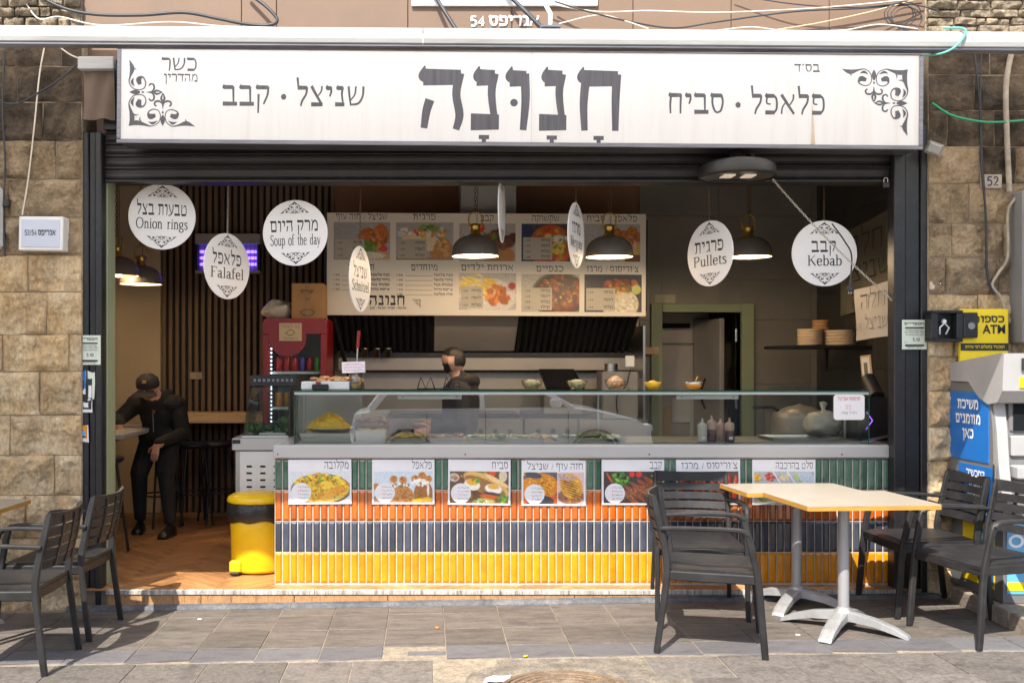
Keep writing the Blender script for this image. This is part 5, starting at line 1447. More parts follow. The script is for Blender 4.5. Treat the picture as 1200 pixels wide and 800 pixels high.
for (px, c, s, lab) in ((587, 'greens', .028, 'green lettuce bit poking above the counter edge'), (640, 'carrot', .03, 'orange red carrot pile at the glass in the middle'), (720, 'bowl_cream', .034, 'white chopped cabbage heap at the glass')):
    if c == 'bowl_cream': M[c] = mat('cabbage', (.62, .62, .40), .6, var=.3, vs=40, bump=.8, bs=80)
    b = MB()
    for i in range(14): b.ball((g.uniform(-s, s), g.uniform(-s, s), .02 + g.uniform(0, s * .6)), s * .45, 7, 5, (1.2, 1, .7))
    o = b.build('salad_heap', M[c], None, (PX(px, .1), .12, zt + .004)); tag(o, lab, 'food')
# squeeze bottles
M['bottle_white'] = mat('squeeze_bottle_white', (.52, .51, .45), .4, var=.06)
M['bottle_pink'] = mat('squeeze_bottle_pink', (.50, .33, .26), .4, var=.12)
M['sauce_dark'] = mat('dark_sauce', (.12, .06, .07), .35, var=.15)
for (px, c, cap, hh, lab, yy) in ((823, 'bottle_white', 'bottle_white', .155, 'white squeeze bottle of light sauce behind the glass, leftmost', .10), (834, 'bottle_pink', 'bottle_pink', .175, 'tall half full brown squeeze bottle with beige cap behind the glass', .12), (844, 'bottle_pink', 'bottle_pink', .15, 'squeeze bottle half hidden behind two others in the case', .18), (855, 'sauce_dark', 'bottle_pink', .16, 'dark purple squeeze bottle with beige cap behind the glass, rightmost', .10)):
    t = thing('squeeze_bottle', lab, 'bottle', (PX(px, yy), yy, zt), group='squeeze bottles in the case')
    r_ = .030
    MB().lathe([(0, 0), (r_, 0), (r_ * 1.02, .01), (r_, hh * .45), (r_ * 1.02, hh * .68), (r_ * .98, hh * .72)], 20).build('body', M['sauce_dark' if c == 'bottle_pink' and px < 840 else c], t)
    MB().lathe([(r_ * .985, hh * .45), (r_ * 1.025, hh * .5), (r_ * 1.03, hh * .72), (r_ * .9, hh * .78), (r_ * .4, hh * .82), (r_ * .25, hh * .9), (.004, hh), (0, hh)], 20).build('cap', M[cap], t)
    if px in (823, 855): MB().box(-.012, .012, -r_ - .003, -r_ + .004, .018, .036).build('tag', M['paper'], t)
# things standing on the glass shelf, left part
tj = thing('tip_jar', 'clear jar with a red handled tool and a pink hand-lettered note', 'jar', (PX(417, .25), .25, GZ1 + .012))
MB().lathe([(0, 0), (.042, 0), (.045, .006), (.045, .15), (.042, .15), (.041, .008), (0, .008)], 24).build('jar', M['bowl_glass'], tj)
MB().lathe([(0, .009), (.038, .009), (.038, .05), (0, .055)], 20).build('coins', M['brass'], tj)
MB().tube([(.0, 0, .02), (.012, 0, .28)], .006, 8).build('stick', M['steel'], tj); MB().tube([(.012, 0, .28), (.021, 0, .40)], .011, 8).build('handle', M['red'], tj)
MB().box(-.085, .072, -.052, -.049, .115, .19).build('note', M['paper'], tj, (0, 0, 0), (0, R(-2), 0))
k = Ink(-.0525)
for q in range(3): k.scribble(-.075, .06, .165 - q * .020, .013, q + 3, .0034)
k.build('note_writing', M['ink_pink'], tj)
rp = thing('receipt_printer', 'white receipt box with a small black device on the glass shelf', 'printer', (PX(383, .28), .28, GZ1 + .012))
MB().box(-.17, .16, -.05, .07, 0, .055, .006).build('box', M['white_pl'], rp)
MB().box(-.09, .02, -.11, -.055, 0, .038, .006).build('device', M['black_metal'], rp); MB().cyl((-.05, -.08, .036), (-.05, -.08, .055), .018, n=14).build('red_button', M['red'], rp)
zg = thing('zigzag_rack', 'black zigzag wire pita rack on the glass shelf before the cook', 'rack', (PX(515, .22), .22, GZ1 + .013))
for (xx, sl) in ((-.115, .02), (.06, .015)):
    MB().tube([(xx - .035, 0, 0), (xx - .012, 0, .085), (xx + .022, .03, .005), (xx + .055, 0, .085), (xx + .085, .03, 0)], .0055, 6).build('zigzag_wire', M['black_metal'], zg)
MB().tube([(-.15, .03, .0055), (.15, .03, .0055)], .0045, 6).build('base_wire', M['black_metal'], zg)
nt2 = thing('price_note', 'rounded white hand-lettered note reading 55 taped inside the glass', 'note', (PX(995, .034), .033, PZ(477, .034)))
poly = []
for (cx, cz) in ((.082, .063), (-.082, .063), (-.082, -.063), (.082, -.063)):
    a0 = {(1, 1): 0, (-1, 1): 90, (-1, -1): 180, (1, -1): 270}[(1 if cx > 0 else -1, 1 if cz > 0 else -1)]
    for i in range(5): poly.append((cx + .02 * math.cos(R(a0 + i * 22.5)), cz + .02 * math.sin(R(a0 + i * 22.5))))
MB().prism(poly, 0, .002).build('sheet', M['disc'], nt2)
k = Ink(-.001); k.text('תוספת שניצל', 0, .045, .022, width=.15, hw=.7); k.build('title', M['ink_red'], nt2)
k = Ink(-.001); k.text('55', -.005, -.012, .03, vw=.8); k.text('₪', -.055, -.008, .016); k.build('price', M['ink_pink'], nt2)
k = Ink(-.001); k.text('רגיל מנה', .0, -.045, .015, width=.10, hw=.6); k.build('small_writing', M['ink_soft'], nt2)

# ================================================================ left: steel cabinet with its small glass case, the bin
LC = PX(272, .68), PX(345, .68)
lc = thing('steel_cabinet', 'stainless cabinet with rows of slots behind the yellow bin', 'cabinet', (LC[0], .68, 0))
w = LC[1] - LC[0] + .12
MB().box(.02, w, .012, .66, .02, .82, .004).build('carcass', M['steel_dull'], lc)
MB().box(.055, w, .0, .0115, .04, .815, .003).build('front_panel', M['white_pl'], lc)
MB().box(.0, w, -.012, .68, .822, .912, .006).build('worktop', M['worktop'], lc)
MB().box(.004, .062, -.016, -.012, .872, .9, .002).build('badge', M['black_metal'], lc)
for j in range(8):
    for i in range(3): MB().box(.105 + i * .098, .143 + i * .098, -.003, -.0002, .70 - j * .049, .713 - j * .049).build('slot', M['dark'], lc)
lg = thing('small_glass_case', 'small slanted glass case on the stainless cabinet', 'display case', (LC[0], .68, .913))
zc = PZ(454, .72) - .913
poly = [(PX(284, .72) - LC[0], .012), (PX(338, .72) - LC[0], .012), (PX(338, .72) - LC[0], zc), (PX(293, .72) - LC[0], zc)]
MB().prism(poly, .04, .047).build('front_pane', M['glass_front'], lg)
MB().prism([(a, b_) for a, b_ in poly], .50, .507).build('rear_pane', M['glass'], lg)
bb = MB(); e = poly
bb.add([(e[0][0], .047, e[0][1]), (e[0][0], .50, e[0][1]), (e[3][0], .50, e[3][1]), (e[3][0], .047, e[3][1]), (e[0][0] + .006, .047, e[0][1]), (e[0][0] + .006, .50, e[0][1]), (e[3][0] + .006, .50, e[3][1]), (e[3][0] + .006, .047, e[3][1])], [(0, 1, 2, 3), (4, 5, 6, 7), (0, 1, 5, 4), (3, 2, 6, 7), (0, 3, 7, 4), (1, 2, 6, 5)])
bb.build('slanted_pane', M['glass'], lg)
MB().box(e[3][0], e[2][0], .04, .507, zc + .001, zc + .009).build('top_pane', M['glass'], lg)
MB().box(e[2][0] + .001, e[2][0] + .016, .036, .51, 0, zc + .012, .002).build('end_frame', M['black_metal'], lg)
MB().box(e[0][0] - .004, e[1][0], .03, .05, 0, .0115, .002).build('bottom_trim', M['white_pl'], lg)
MB().box(e[0][0] + .12, e[1][0] - .02, .05, .09, .013, .032, .003).build('label_rail', M['white_pl'], lg)
sd = thing('salad_leaves', 'green leaves piled inside the small slanted glass case', 'food', (LC[0], .68, .93))
b = MB()
for i in range(60):
    b.ball((g.uniform(.09, .40), g.uniform(.12, .42), g.uniform(.0, .05)), g.uniform(.02, .045), 6, 4, (g.uniform(.5, 1.4), g.uniform(.5, 1.3), g.uniform(.2, .7)))
o = b.build('leaves', M['greens'], sd)
b = MB().ball((.36, .2, .09), .05, 10, 8, (1, 1, .9)); b.v = [(x + .012 * noise.noise(Vector((x, y, z)) * 40), y, z + .01 * noise.noise(Vector((x, y, z)) * 44)) for x, y, z in b.v]
b.build('lettuce_head', M['greens'], sd)
bk = thing('wire_basket', 'dark perforated basket on top of the small glass case', 'basket', (PX(323, .95), .95, .913 + zc + .011))
bb = MB(); bw, bd, bh = .17, .12, .075
for (x0, x1, y0, y1) in ((-bw, bw, -bd, -bd + .006), (-bw, bw, bd - .006, bd), (-bw, -bw + .006, -bd + .007, bd - .007), (bw - .006, bw, -bd + .007, bd - .007)): bb.box(x0, x1, y0, y1, 0, bh)
bb.box(-bw + .007, bw - .007, -bd + .007, bd - .007, 0, .004); bb.build('basket', M['black_metal'], bk)
for i in range(9): MB().box(-.145 + i * .034, -.127 + i * .034, -bd - .0015, -bd - .0003, .03, .05).build('hole', M['meter'], bk)
bk2 = thing('onion_ring_basket', 'black tray piled with fried orange snacks behind the receipt box', 'food', (PX(389, .75), .75, 1.24))
MB().box(-.23, .23, -.12, .12, 0, .075, .01).build('tray', M['black_metal'], bk2)
b = MB()
for i in range(36): b.ball((g.uniform(-.2, .2), g.uniform(-.09, .09), .085 + g.uniform(-.005, .02)), .028, 7, 5, (1.3, 1, .5))
b.build('snacks', M['carrot'], bk2)
MB().box(-.23, .23, -.12, .12, -.32, -.002, .004).build('stand', M['steel_dull'], bk2)
# bin
bn = thing('pedal_bin', 'yellow plastic pedal bin with a black liner beside the counter', 'bin', (PX(296, .42) + .03, .44, .0))
RB = .188
MB().lathe([(0, .012), (RB * .93, .012), (RB * .95, .03), (RB * .985, .30), (RB, .46), (RB * .96, .46), (RB * .9, .03), (0, .02)], 40, sy=.86).build('body', M['bin_yellow'], bn)
b = MB(); b.lathe([(RB * 1.01, .352), (RB * 1.10, .375), (RB * 1.15, .41), (RB * 1.14, .45), (RB * 1.10, .485), (RB * .98, .492)], 60, sy=.88)
b.v = [(x * (1 + .06 * noise.noise(Vector((x * 16, y * 16, z * 20)))), y * (1 + .06 * noise.noise(Vector((x * 16, y * 16, z * 20)))), z + (.028 * noise.noise(Vector((x * 10, y * 10, 3))) if z < .40 else 0)) for x, y, z in b.v]
b.build('liner', M['bag_black'], bn)
MB().lathe([(RB * .99, .482), (RB * 1.10, .490), (RB * 1.115, .505), (RB * 1.08, .525), (RB * .9, .545), (RB * .55, .556), (0, .56)], 40, sy=.88).build('lid', M['bin_yellow'], bn)
MB().box(-RB * .90, -RB * .45, -RB * .80, -RB * .55, .015, .10, .012).build('pedal_housing', M['bin_yellow'], bn)
MB().box(-RB * .85, -RB * .5, -RB * .95, -RB * .6, .008, .028, .006).build('pedal', M['black_metal'], bn)
# the right corner of the counter: speaker-like box and steel ramp
sp = thing('black_speaker', 'black box with a faint violet light at the right end of the counter', 'speaker', (2.98, .40, .92))
MB().box(-.02, .30, -.10, .25, 0, .30, .02).build('body', M['black_metal'], sp)
M['violet'] = emit_mat('violet_led', (.30, .10, .9), 1.2)
MB().tube([(.03, -.103, .08), (.075, -.103, .14), (.035, -.103, .2)], .003, 6).build('light_strip', M['violet'], sp)
MB().cyl((.13, -.05, .302), (.13, .1, .302 + .12), .05, n=18).build('black_cylinder', M['black_metal'], sp)
sr = thing('steel_scoop', 'steel ramp blade lying at the right end of the counter', 'utensil', (PX(1025, .1), .12, .93))
MB().prism([(-.09, -.006), (.16, .05), (.16, .056), (-.09, -.001)], -.04, .04).build('blade', M['steel'], sr)
# pots, bag and boiler seen through the right half of the case
bo = thing('steel_boiler', 'dark steel pot with a tap behind the right half of the case', 'pot', (PX(940, .9), .95, .62))
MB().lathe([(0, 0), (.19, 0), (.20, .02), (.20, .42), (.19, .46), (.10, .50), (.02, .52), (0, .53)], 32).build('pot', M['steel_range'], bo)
MB().tube([(-.2, -.05, .22), (-.30, -.05, .22), (-.31, -.05, .18)], .014, 8).build('tap', M['steel'], bo)
MB().tube([(-.35, 0, .50), (-.2, 0, .50), (-.15, 0, .47)], .012, 8).build('handle', M['black_metal'], bo)
bg_ = thing('plastic_bag', 'crumpled beige plastic bag tied at the top behind the glass', 'bag', (PX(966, .45), .47, zt + .002))
b = MB().ball((0, 0, .09), .13, 24, 16, (1.05, .8, .72)); b.lathe([(.02, .17), (.012, .20), (.03, .24), (.028, .245)], 10)
b.v = [(x * (1 + .16 * noise.noise(Vector((x, y, z)) * 14)), y * (1 + .16 * noise.noise(Vector((x, y, z)) * 13)), max(0, z + .02 * noise.noise(Vector((x, y, z)) * 16))) for x, y, z in b.v]
b.build('bag', M['bag_clear'], bg_)
MB().box(-.26, .30, .74 - .0, 1.2, 0, .60, .004).build('under_counter_unit', M['steel_dull'], bo, (0, -.95 + .0, -.62))
# ================================================================ the room behind the counter
YB = 3.2                                   # back wall
XL, XR = -3.0, 3.78
struct(MB().box(XL - .15, XR + .15, .06, YB + .2, 3.42, 3.55).build('ceiling', M['ceiling']))
wl = struct(MB().box(XL - .12, XL, .10, YB, -.1, 3.42).build('wall_left', M['plaster']))
wr = struct(MB().box(XR + .012, XR + .15, .06, YB + .02, -.1, 3.42).build('wall_right', M['dark']))
_d0, _d1, _dz = PX(775, YB), PX(868, YB), PZ(366, YB)
wb = struct(MB().box(XL, _d0, YB + .012, YB + .15, -.1, 3.42).box(_d1, XR, YB + .012, YB + .15, -.1, 3.42).box(_d0 + .0005, _d1 - .0005, YB + .012, YB + .15, _dz, 3.42).build('wall_back', M['mortar']))
# front returns that close the room beside the posts
struct(MB().box(XL - .12, PX(96, .1), .02, .099, -.1, 3.42).build('wall_front_left', M['ceiling']))
struct(MB().box(PX(1088, .1) - .02, XR + .15, .02, .059, -.1, 3.42).build('wall_front_right', M['dark']))
# back wall facings
MB().box(XL + .001, PX(189, YB), YB - .03, YB + .011, 0, 3.41).build('plaster_panel', M['plaster'], wb)
xs_ = PX(190, YB)
MB().box(xs_, PX(392, YB), YB - .004, YB + .011, 0, 3.41).build('slat_backing', M['dark'], wb)
x = xs_ + .01
while x < PX(388, YB):
    MB().box(x, x + .036, YB - .034, YB - .0045, 0, 3.17, .003).build('wall_slat', M['slat'], wb); x += .0625
MB().box(PX(392, YB) + .001, PX(748, YB), YB - .01, YB + .011, 2.2, 3.41).build('brown_panel', M['brown_wall'], wb)
MB().box(PX(392, YB) + .001, PX(748, YB), YB - .01, YB + .011, 0, 2.199).build('steel_lining', M['steel_warm'], wb)
MB().box(PX(540, 2.6), PX(605, 2.6), 2.6, YB - .012, 2.70, 3.41, .004).build('hood_duct', M['atm_light'], wb)
# grey wall tiles to the right of the hood, opening for the door
tx = [PX(749, YB), PX(842, YB), PX(950, YB), XR]
tz = [0, .62, 1.24, 1.86, 2.25, 2.86, 3.41]
dx0, dx1, dz = PX(775, YB), PX(868, YB), PZ(366, YB)
for a, b_ in zip(tx[:-1], tx[1:]):
    for c, d in zip(tz[:-1], tz[1:]):
        segs = [(a, b_)]
        if c < dz:
            segs = []
            if a < dx0: segs.append((a, min(b_, dx0)))
            if b_ > dx1: segs.append((max(a, dx1), b_))
            if d > dz and a < dx1 and b_ > dx0: MB().box(max(a, dx0), min(b_, dx1), YB - .008, YB + .011, dz, d).build('wall_tile', M['grey_tile'], wb)
        for s0, s1 in segs: MB().box(s0 + .0015, s1 - .0015, YB - .008, YB + .011, c + .0015, d - .0015, .001).build('wall_tile', M['grey_tile'], wb)
for i in range(6):
    for j in range(5):
        y0 = .1 + i * .6; MB().box(XR - .006, XR + .011, y0 + .0015, min(y0 + .6, YB - .01) - .0015, .0 + j * .7 + .0015, min(.7 + j * .7, 3.41) - .0015, .001).build('wall_tile', M['black_tile'], wr) if y0 < YB - .05 else None

# green door frame and what stands behind it
df = thing('green_door_frame', 'sage green door frame with an open door in the grey tiled wall', 'door frame', ((dx0 + dx1) / 2, YB, 0))
cx = df.location.x
fx0, fx1, fz = PX(762, YB) - cx, PX(882, YB) - cx, PZ(356, YB)
MB().box(fx0, dx0 - cx, -.05, .16, 0, fz, .004).build('jamb', M['green_frame'], df)
MB().box(dx1 - cx, fx1, -.05, .16, 0, fz, .004).build('jamb', M['green_frame'], df)
MB().box(dx0 - cx + .001, dx1 - cx - .001, -.049, .16, dz, fz - .001, .004).build('header', M['green_frame'], df)
_p = MB().box(-.02, .03, .17, .70, 0, dz - .05, .004).build('door_leaf', M['fridge_steel'], df, (dx1 - cx - .09, .02, 0), (0, 0, R(14)))
for zz in (1.65, 1.0): MB().cyl((dx1 - cx - .05, -.02, zz), (dx1 - cx - .05, -.02, zz + .12), .014, n=10).build('hinge', M['steel'], df)
MB().tube(bent([(-.02, .45, .98), (-.06, .45, 1.06), (-.06, .45, 1.20), (-.02, .45, 1.28)]), .012, 8).build('door_handle', M['black_metal'], _p)
st = struct(MB().box(dx0 - .5, dx1 + .5, YB + 1.35, YB + 1.5, -.1, 3.0).build('store_wall', M['grey_tile']))
struct(MB().box(dx0 - .5, dx1 + .5, YB + .151, YB + 1.35, -.1, 0).build('store_floor', M['kfloor']))
struct(MB().box(dx0 - .62, dx0 - .5, YB + .151, YB + 1.5, -.1, 2.6).build('store_wall_left', M['plaster']))
struct(MB().box(dx1 + .5, dx1 + .62, YB + .151, YB + 1.5, -.1, 2.6).build('store_wall_right', mat('ochre_wall', (.45, .30, .07), .8)))
struct(MB().box(dx0 - .62, dx1 + .62, YB + .151, YB + 1.5, 2.6, 2.7).build('store_ceiling', M['ceiling']))
ff = thing('steel_fridge', 'tall steel refrigerator seen through the green door frame', 'fridge', ((dx0 + dx1) / 2 - .10, YB + .75, 0))
MB().box(-.42, .38, .02, .58, .04, 2.0, .006).build('body', M['fridge_steel'], ff)
MB().box(-.42, .38, -.02, .017, .05, 1.62, .006).build('door', M['fridge_steel'], ff)
MB().box(-.42, .38, -.02, .017, 1.64, 2.0, .006).build('vent_panel', M['fridge_steel'], ff)
MB().box(-.18, .18, -.024, -.0205, 1.80, 1.85).build('vent', M['dark'], ff)
for k_, (a, b_, c, d, m) in enumerate(((808, 830, 470, 500, 'paper'), (830, 845, 470, 520, 'paper_green'), (845, 858, 468, 505, 'yellow'), (790, 806, 480, 520, 'tan_note'))):
    o = MB().box(PX(a, YB), PX(b_, YB), 0, .003, PZ(d, YB), PZ(c, YB)).build('taped_sheet', M[m], None, (0, YB + .70, 0))
    tag(o, ['white sheet', 'pale green sheet', 'yellow sheet', 'tan sheet'][k_] + ' taped to the steel refrigerator beyond the door', 'paper')
o = MB().box(-.10, .10, -.004, 0, -.04, .04).build('wall_sticker', M['paper_old'], None, (PX(779, YB), YB - .010, PZ(350, YB)))
tag(o, 'small picture sticker on the grey wall above the green door frame', 'sticker')
o = MB().box(-.075, .075, -.003, 0, -.035, .035).build('wall_sticker', M['tan_note'], None, (PX(761, YB), YB - .056, PZ(411, YB)))
tag(o, 'small torn sticker on the left jamb of the green door frame', 'sticker')

# shelf with stacked bowls on the right wall
shf = thing('wall_shelf', 'dark wall shelf carrying stacked bowls at the right', 'shelf', (XR - .01, 2.2, PZ(405, 2.2)))
sxw = PX(912, 2.2) - XR
MB().box(sxw, .0, -.25, .35, -.03, .0, .004).build('board', M['black_metal'], shf)
MB().prism([(-.30, -.03), (-.28, -.03), (-.28, -.22), (-.30, -.22)], -.02, .02).build('bracket', M['black_metal'], shf)
M['paper_bowl'] = mat('paper_bowl', (.55, .42, .28), .8, var=.08)
def stack(label, px, r_, z0, z1, m='paper_bowl'):
    t = thing('bowl_stack', label, 'bowls', (PX(px, 2.1), 2.1 if z0 == 0 else 2.2, shf.location.z + .001 + z0))
    n = max(2, int((z1 - z0) / .022)); hgt = (z1 - z0)
    for i in range(n):
        a = i * hgt / n; MB().lathe([(0, a), (r_ * .93, a), (r_, a + hgt / n - .002), (r_ * .98, a + hgt / n), (0, a + hgt / n)], 22).build('bowl', M[m], t)
stack('short stack of beige paper bowls on the dark wall shelf, left', 949, .105, 0, .14)
stack('wide low stack of beige paper bowls on the dark wall shelf, right', 984, .14, 0, .13)
stack('brown cup stack standing behind the paper bowls on the shelf', 967, .07, .14, .22, 'card')
# hand-lettered posters hanging on the right
M['grey_sheet'] = mat('grey_white_sheet', (.46, .44, .43), .7, var=.04)
M['kraft'] = mat('aged_poster', (.19, .17, .125), .8, var=.12, vs=4)
def hand_poster(label, y0, y1, z0, z1, m, xo, lines, drop):
    t = thing('hand_poster', label, 'poster', (XR - xo, (y0 + y1) / 2, (z0 + z1) / 2), R(-90))
    w, h = y1 - y0, z1 - z0
    b = MB(); vs = []
    for j in range(9):
        for i in range(9):
            u, v = i / 8 - .5, j / 8 - .5
            vs.append((u * w, .010 * math.sin(u * 7 + v * 4) - .012, v * h + drop * u))
    b.add(vs, [(j * 9 + i, j * 9 + i + 1, j * 9 + i + 10, j * 9 + i + 9) for j in range(8) for i in range(8)], True)
    b.build('sheet', M[m], t)
    k = Ink(-.026)
    for s, u, v, hh, wd in lines: k.text(s, u * w, v * h + drop * u, hh, width=wd * w, hw=.35, vw=.5, slope=drop / w)
    k.build('handwriting', M['ink_soft'] if m != 'kraft' else M['ink'], t)
    return t
hand_poster('aged tan poster with hand-drawn Hebrew letters and 55 on the dark wall', 1.35, 2.55, PZ(352, 1.95) - .06, PZ(258, 1.95), 'kraft', .03, [('חלה', .0, .15, .17, .6), ('שניצל', .0, -.14, .14, .8), ('55 רק', .05, -.42, .09, .6)], .10)
hand_poster('white sheet with hand-drawn Hebrew letters and 55 beside the right post', .62, 1.28, PZ(396, .95), PZ(334, .95), 'grey_sheet', .42, [('חלה', .05, .08, .11, .7), ('שניצל', .12, -.32, .085, .62), ('55', -.36, -.33, .06, .2)], .03)
o = MB().box(-.05, .05, -.01, 0, -.11, .11, .004).build('framed_certificate', M['tan_note'], None, (PX(1016, 1.6), 1.6, PZ(432, 1.6)), (0, R(-6), R(-60)))
MB().box(-.036, .036, -.013, -.0105, -.09, .09).build('sheet', M['paper'], o); MB().box(-.016, .016, -.015, -.0135, -.06, .05).build('print', M['kraft'], o)
tag(o, 'small framed certificate hanging below the shelf at the right', 'frame')

# ================================================================ menu board
YM = 2.35
mx0, mx1, mz0, mz1 = PX(383, YM), PX(757, YM), PZ(370, YM), PZ(250, YM)
mw, mh = mx1 - mx0, mz1 - mz0
mn = thing('menu_board', 'wide cream menu board with food pictures and Hebrew prices', 'menu', ((mx0 + mx1) / 2, YM, (mz0 + mz1) / 2))
mn.rotation_euler = (0, R(.25), 0)
MB().box(-mw / 2, mw / 2, 0, .03, -mh / 2, mh / 2, .004).build('board', M['menu'], mn)
def UX(px): return (px - 570) / 374 * mw
def UZ(py): return (310 - py) / 120 * mh
cells = [(391, 457, 261, 305, 'שניצל / חזה עוף', 'wings'), (464, 531, 261, 305, 'פרגית', 'wrap'), (538, 604, 262, 306, 'קבב', 'balls'), (611, 668, 262, 306, 'שקשוקה', 'shakshuka'), (685, 750, 262, 306, 'פלאפל / סביח', 'falafel2'),
         (538, 605, 320, 363, 'ארוחת ילדים', 'fries'), (611, 679, 321, 365, 'כנפיים', 'darkwings'), (685, 752, 321, 365, "צ'וריסוס / מרגז", 'chorizo')]
M['menu_plate'] = mat('menu_plate', (.52, .47, .39), .5, var=.03)
head = Ink(-.0015); tiny = Ink(-.0052); plates = MB()
for (a, b_, c, d, title, pc) in cells:
    food(pc, 62, 42, 11).build('picture', mn, UX(a), UX(b_), UZ(d), UZ(c), -.002)
    head.text(title, (UX(a) + UX(b_)) / 2, UZ(c - 3.0), .050, hw=.8, vw=.9, width=(len(title) * .041 if len(title) < 9 else (UX(b_) - UX(a)) * .92))
    left = pc not in ('fries',)
    pa_, pb_ = (a + 2, a + 36) if pc != 'fries' else (a + 2, a + 28)
    pt, pbm = (c + 20, d - 2) if pc in ('wings', 'wrap', 'balls', 'falafel2') else (c + 16, d - 2)
    MB().box(UX(pa_), UX(pb_), -.0045, -.003, UZ(pbm), UZ(pt)).build('price_plate', M['menu_plate'], mn)
    nl = 4 if pc in ('shakshuka', 'darkwings') else 3
    for q in range(nl):
        zz = UZ(pt + (q + .72) * (pbm - pt) / nl)
        tiny.text(['בפיתה', 'לאפה', 'בצלחת', 'קילו'][q], UX(pb_ - 2), zz, .022, 'r', hw=1.1, vw=1.2, width=.085)
        tiny.text('₪' + ['39', '49', '59', '28'][q], UX(pa_ + 2), zz, .017, 'l', vw=1.3, width=.05)

for (xr_, title, n) in ((457, 'תוספות', 4), (531, 'מיוחדים', 5)):
    head.text(title, UX(xr_ - 33), UZ(317), .050, hw=.8, vw=.9, width=.24)
    for q in range(n):
        tiny.text(['מנה פלאפל', 'כדורי פלאפל', 'טבעות בצל', "צ'יפס גדול", 'אורז מקלובה'][q], UX(xr_), UZ(324 + q * 5.6), .020, 'r', hw=1.1, vw=1.2, width=.17)
        tiny.text('₪' + ['20', '15', '30', '10', '8'][q], UX(xr_ - 66), UZ(324 + q * 5.6), .017, 'l', vw=1.3, width=.055)
        tiny.rect(UX(xr_ - 56), UX(xr_ - 24), UZ(323.8 + q * 5.6), UZ(323.5 + q * 5.6))
head.text('חנונה', UX(455), UZ(358), .085, hw=1.25, vw=1.2, width=UX(477) - UX(434)); tiny.text('פלאפל • סביח • שניצל • קבב', UX(455), UZ(362.5), .018, width=UX(477) - UX(434), hw=1.2, vw=1.3)
head.ornament(UX(493), UZ(351), .075, math.pi)
head.build('headings', M['ink'], mn); tiny.build('small_print', M['ink'], mn)
MB().box(-mw / 2 - .02, mw / 2 + .02, .031, .07, -mh / 2 + .05, mh / 2 - .05).build('mounting_rail', M['black_metal'], mn)

# ================================================================ extraction hood and cooking line
hd = thing('extraction_hood', 'stainless extraction hood with black filters under the menu board', 'hood', ((mx0 + mx1) / 2, YM, 0))
cx = hd.location.x
hz1 = PZ(366, YM + .1); hz0 = PZ(416, YB - .25)
hx0, hx1 = mx0 - cx, mx1 - cx
MB().box(hx0 + .04, hx1 - .05, .075, .8, mz0 + .02, mz0 + .45).build('hood_body', M['steel_dull'], hd)
# sloping filter bank: ribs between front lip and rear gutter
y0f, z0f, y1f, z1f = .12, mz0 + .015, YB - YM - .22, hz0 + .04
for (a, b_) in ((388, 508), (606, 742)):
    xa, xb = PX(a, YM + .4) - cx, PX(b_, YM + .4) - cx
    MB().add([(xa, y0f, z0f), (xb, y0f, z0f), (xb, y1f, z1f), (xa, y1f, z1f), (xa, y0f + .03, z0f + .03), (xb, y0f + .03, z0f + .03), (xb, y1f + .03, z1f + .03), (xa, y1f + .03, z1f + .03)], [(0, 1, 2, 3), (4, 7, 6, 5), (0, 4, 5, 1), (1, 5, 6, 2), (2, 6, 7, 3), (3, 7, 4, 0)]).build('filter_back', M['dark'], hd)
    x = xa + .02
    while x < xb - .03:
        MB().tube([(x, y0f - .008, z0f - .012), (x, y1f - .008, z1f - .012)], 1, flat=(.03, .022)).build('filter_rib', M['filter'] if 'filter' in M else M['black_metal'], hd); x += .062
xa, xb = PX(509, YM + .4) - cx, PX(605, YM + .4) - cx
MB().add([(xa, y0f, z0f), (xb, y0f, z0f), (xb, y1f, z1f), (xa, y1f, z1f), (xa, y0f + .03, z0f + .03), (xb, y0f + .03, z0f + .03), (xb, y1f + .03, z1f + .03), (xa, y1f + .03, z1f + .03)], [(0, 1, 2, 3), (4, 7, 6, 5), (0, 4, 5, 1), (1, 5, 6, 2), (2, 6, 7, 3), (3, 7, 4, 0)]).build('blank_panel', M['hood_panel'], hd)
MB().box(hx0 + .05, hx1 + .1, y1f - .02, y1f + .16, z1f - .075, z1f - .015, .004).build('gutter', M['black_metal'], hd)
MB().box(hx0 + .05, hx1 + .12, y1f - .03, y1f + .2, PZ(434, YB - .25), PZ(419, YB - .25) - .0, .005).build('back_shelf', M['steel_warm'], hd)
MB().box(hx1 - .0, hx1 + .02, .12, .83, .6, 1.78).build('end_stay', M['steel'], hd)
MB().tube([(hx0 + .05, .1, mz0), (hx0 + .22, .75, 1.0)], .02, 8).build('stay', M['black_metal'], hd)
for (px, k_) in ((428, 0), (442, 1), (455, 2)):
    t = thing('spice_tin', ['leftmost', 'middle', 'rightmost'][k_] + ' of three small steel tins on the shelf under the hood', 'tin', (PX(px, YB - .27), YB - .27 - .08, PZ(432, YB - .25) + .13))
    t.location.z = PZ(419, YB - .25) + .001
    MB().lathe([(0, 0), (.032, 0), (.032, .075), (.034, .075), (.034, .09), (0, .092)], 18).build('tin', M['steel'], t)
rg = thing('cooking_range', 'row of steel griddles and fryers behind the glass case', 'cooker', (0, YB - .78, 0))
for k_, (a, b_) in enumerate(((452, 545), (547, 612), (614, 740))):
    xa, xb = PX(a, YB - .7), PX(b_, YB - .7)
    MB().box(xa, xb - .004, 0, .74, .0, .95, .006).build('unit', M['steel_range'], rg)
    MB().box(xa + .02, xb - .024, .05, .74, .951, .99, .006).build('griddle', M['black_metal'], rg)
    for q in range(3): MB().cyl((xa + .12 + q * .13, -.002, .84), (xa + .12 + q * .13, -.03, .84), .022, n=14).build('knob', M['black_metal'], rg)
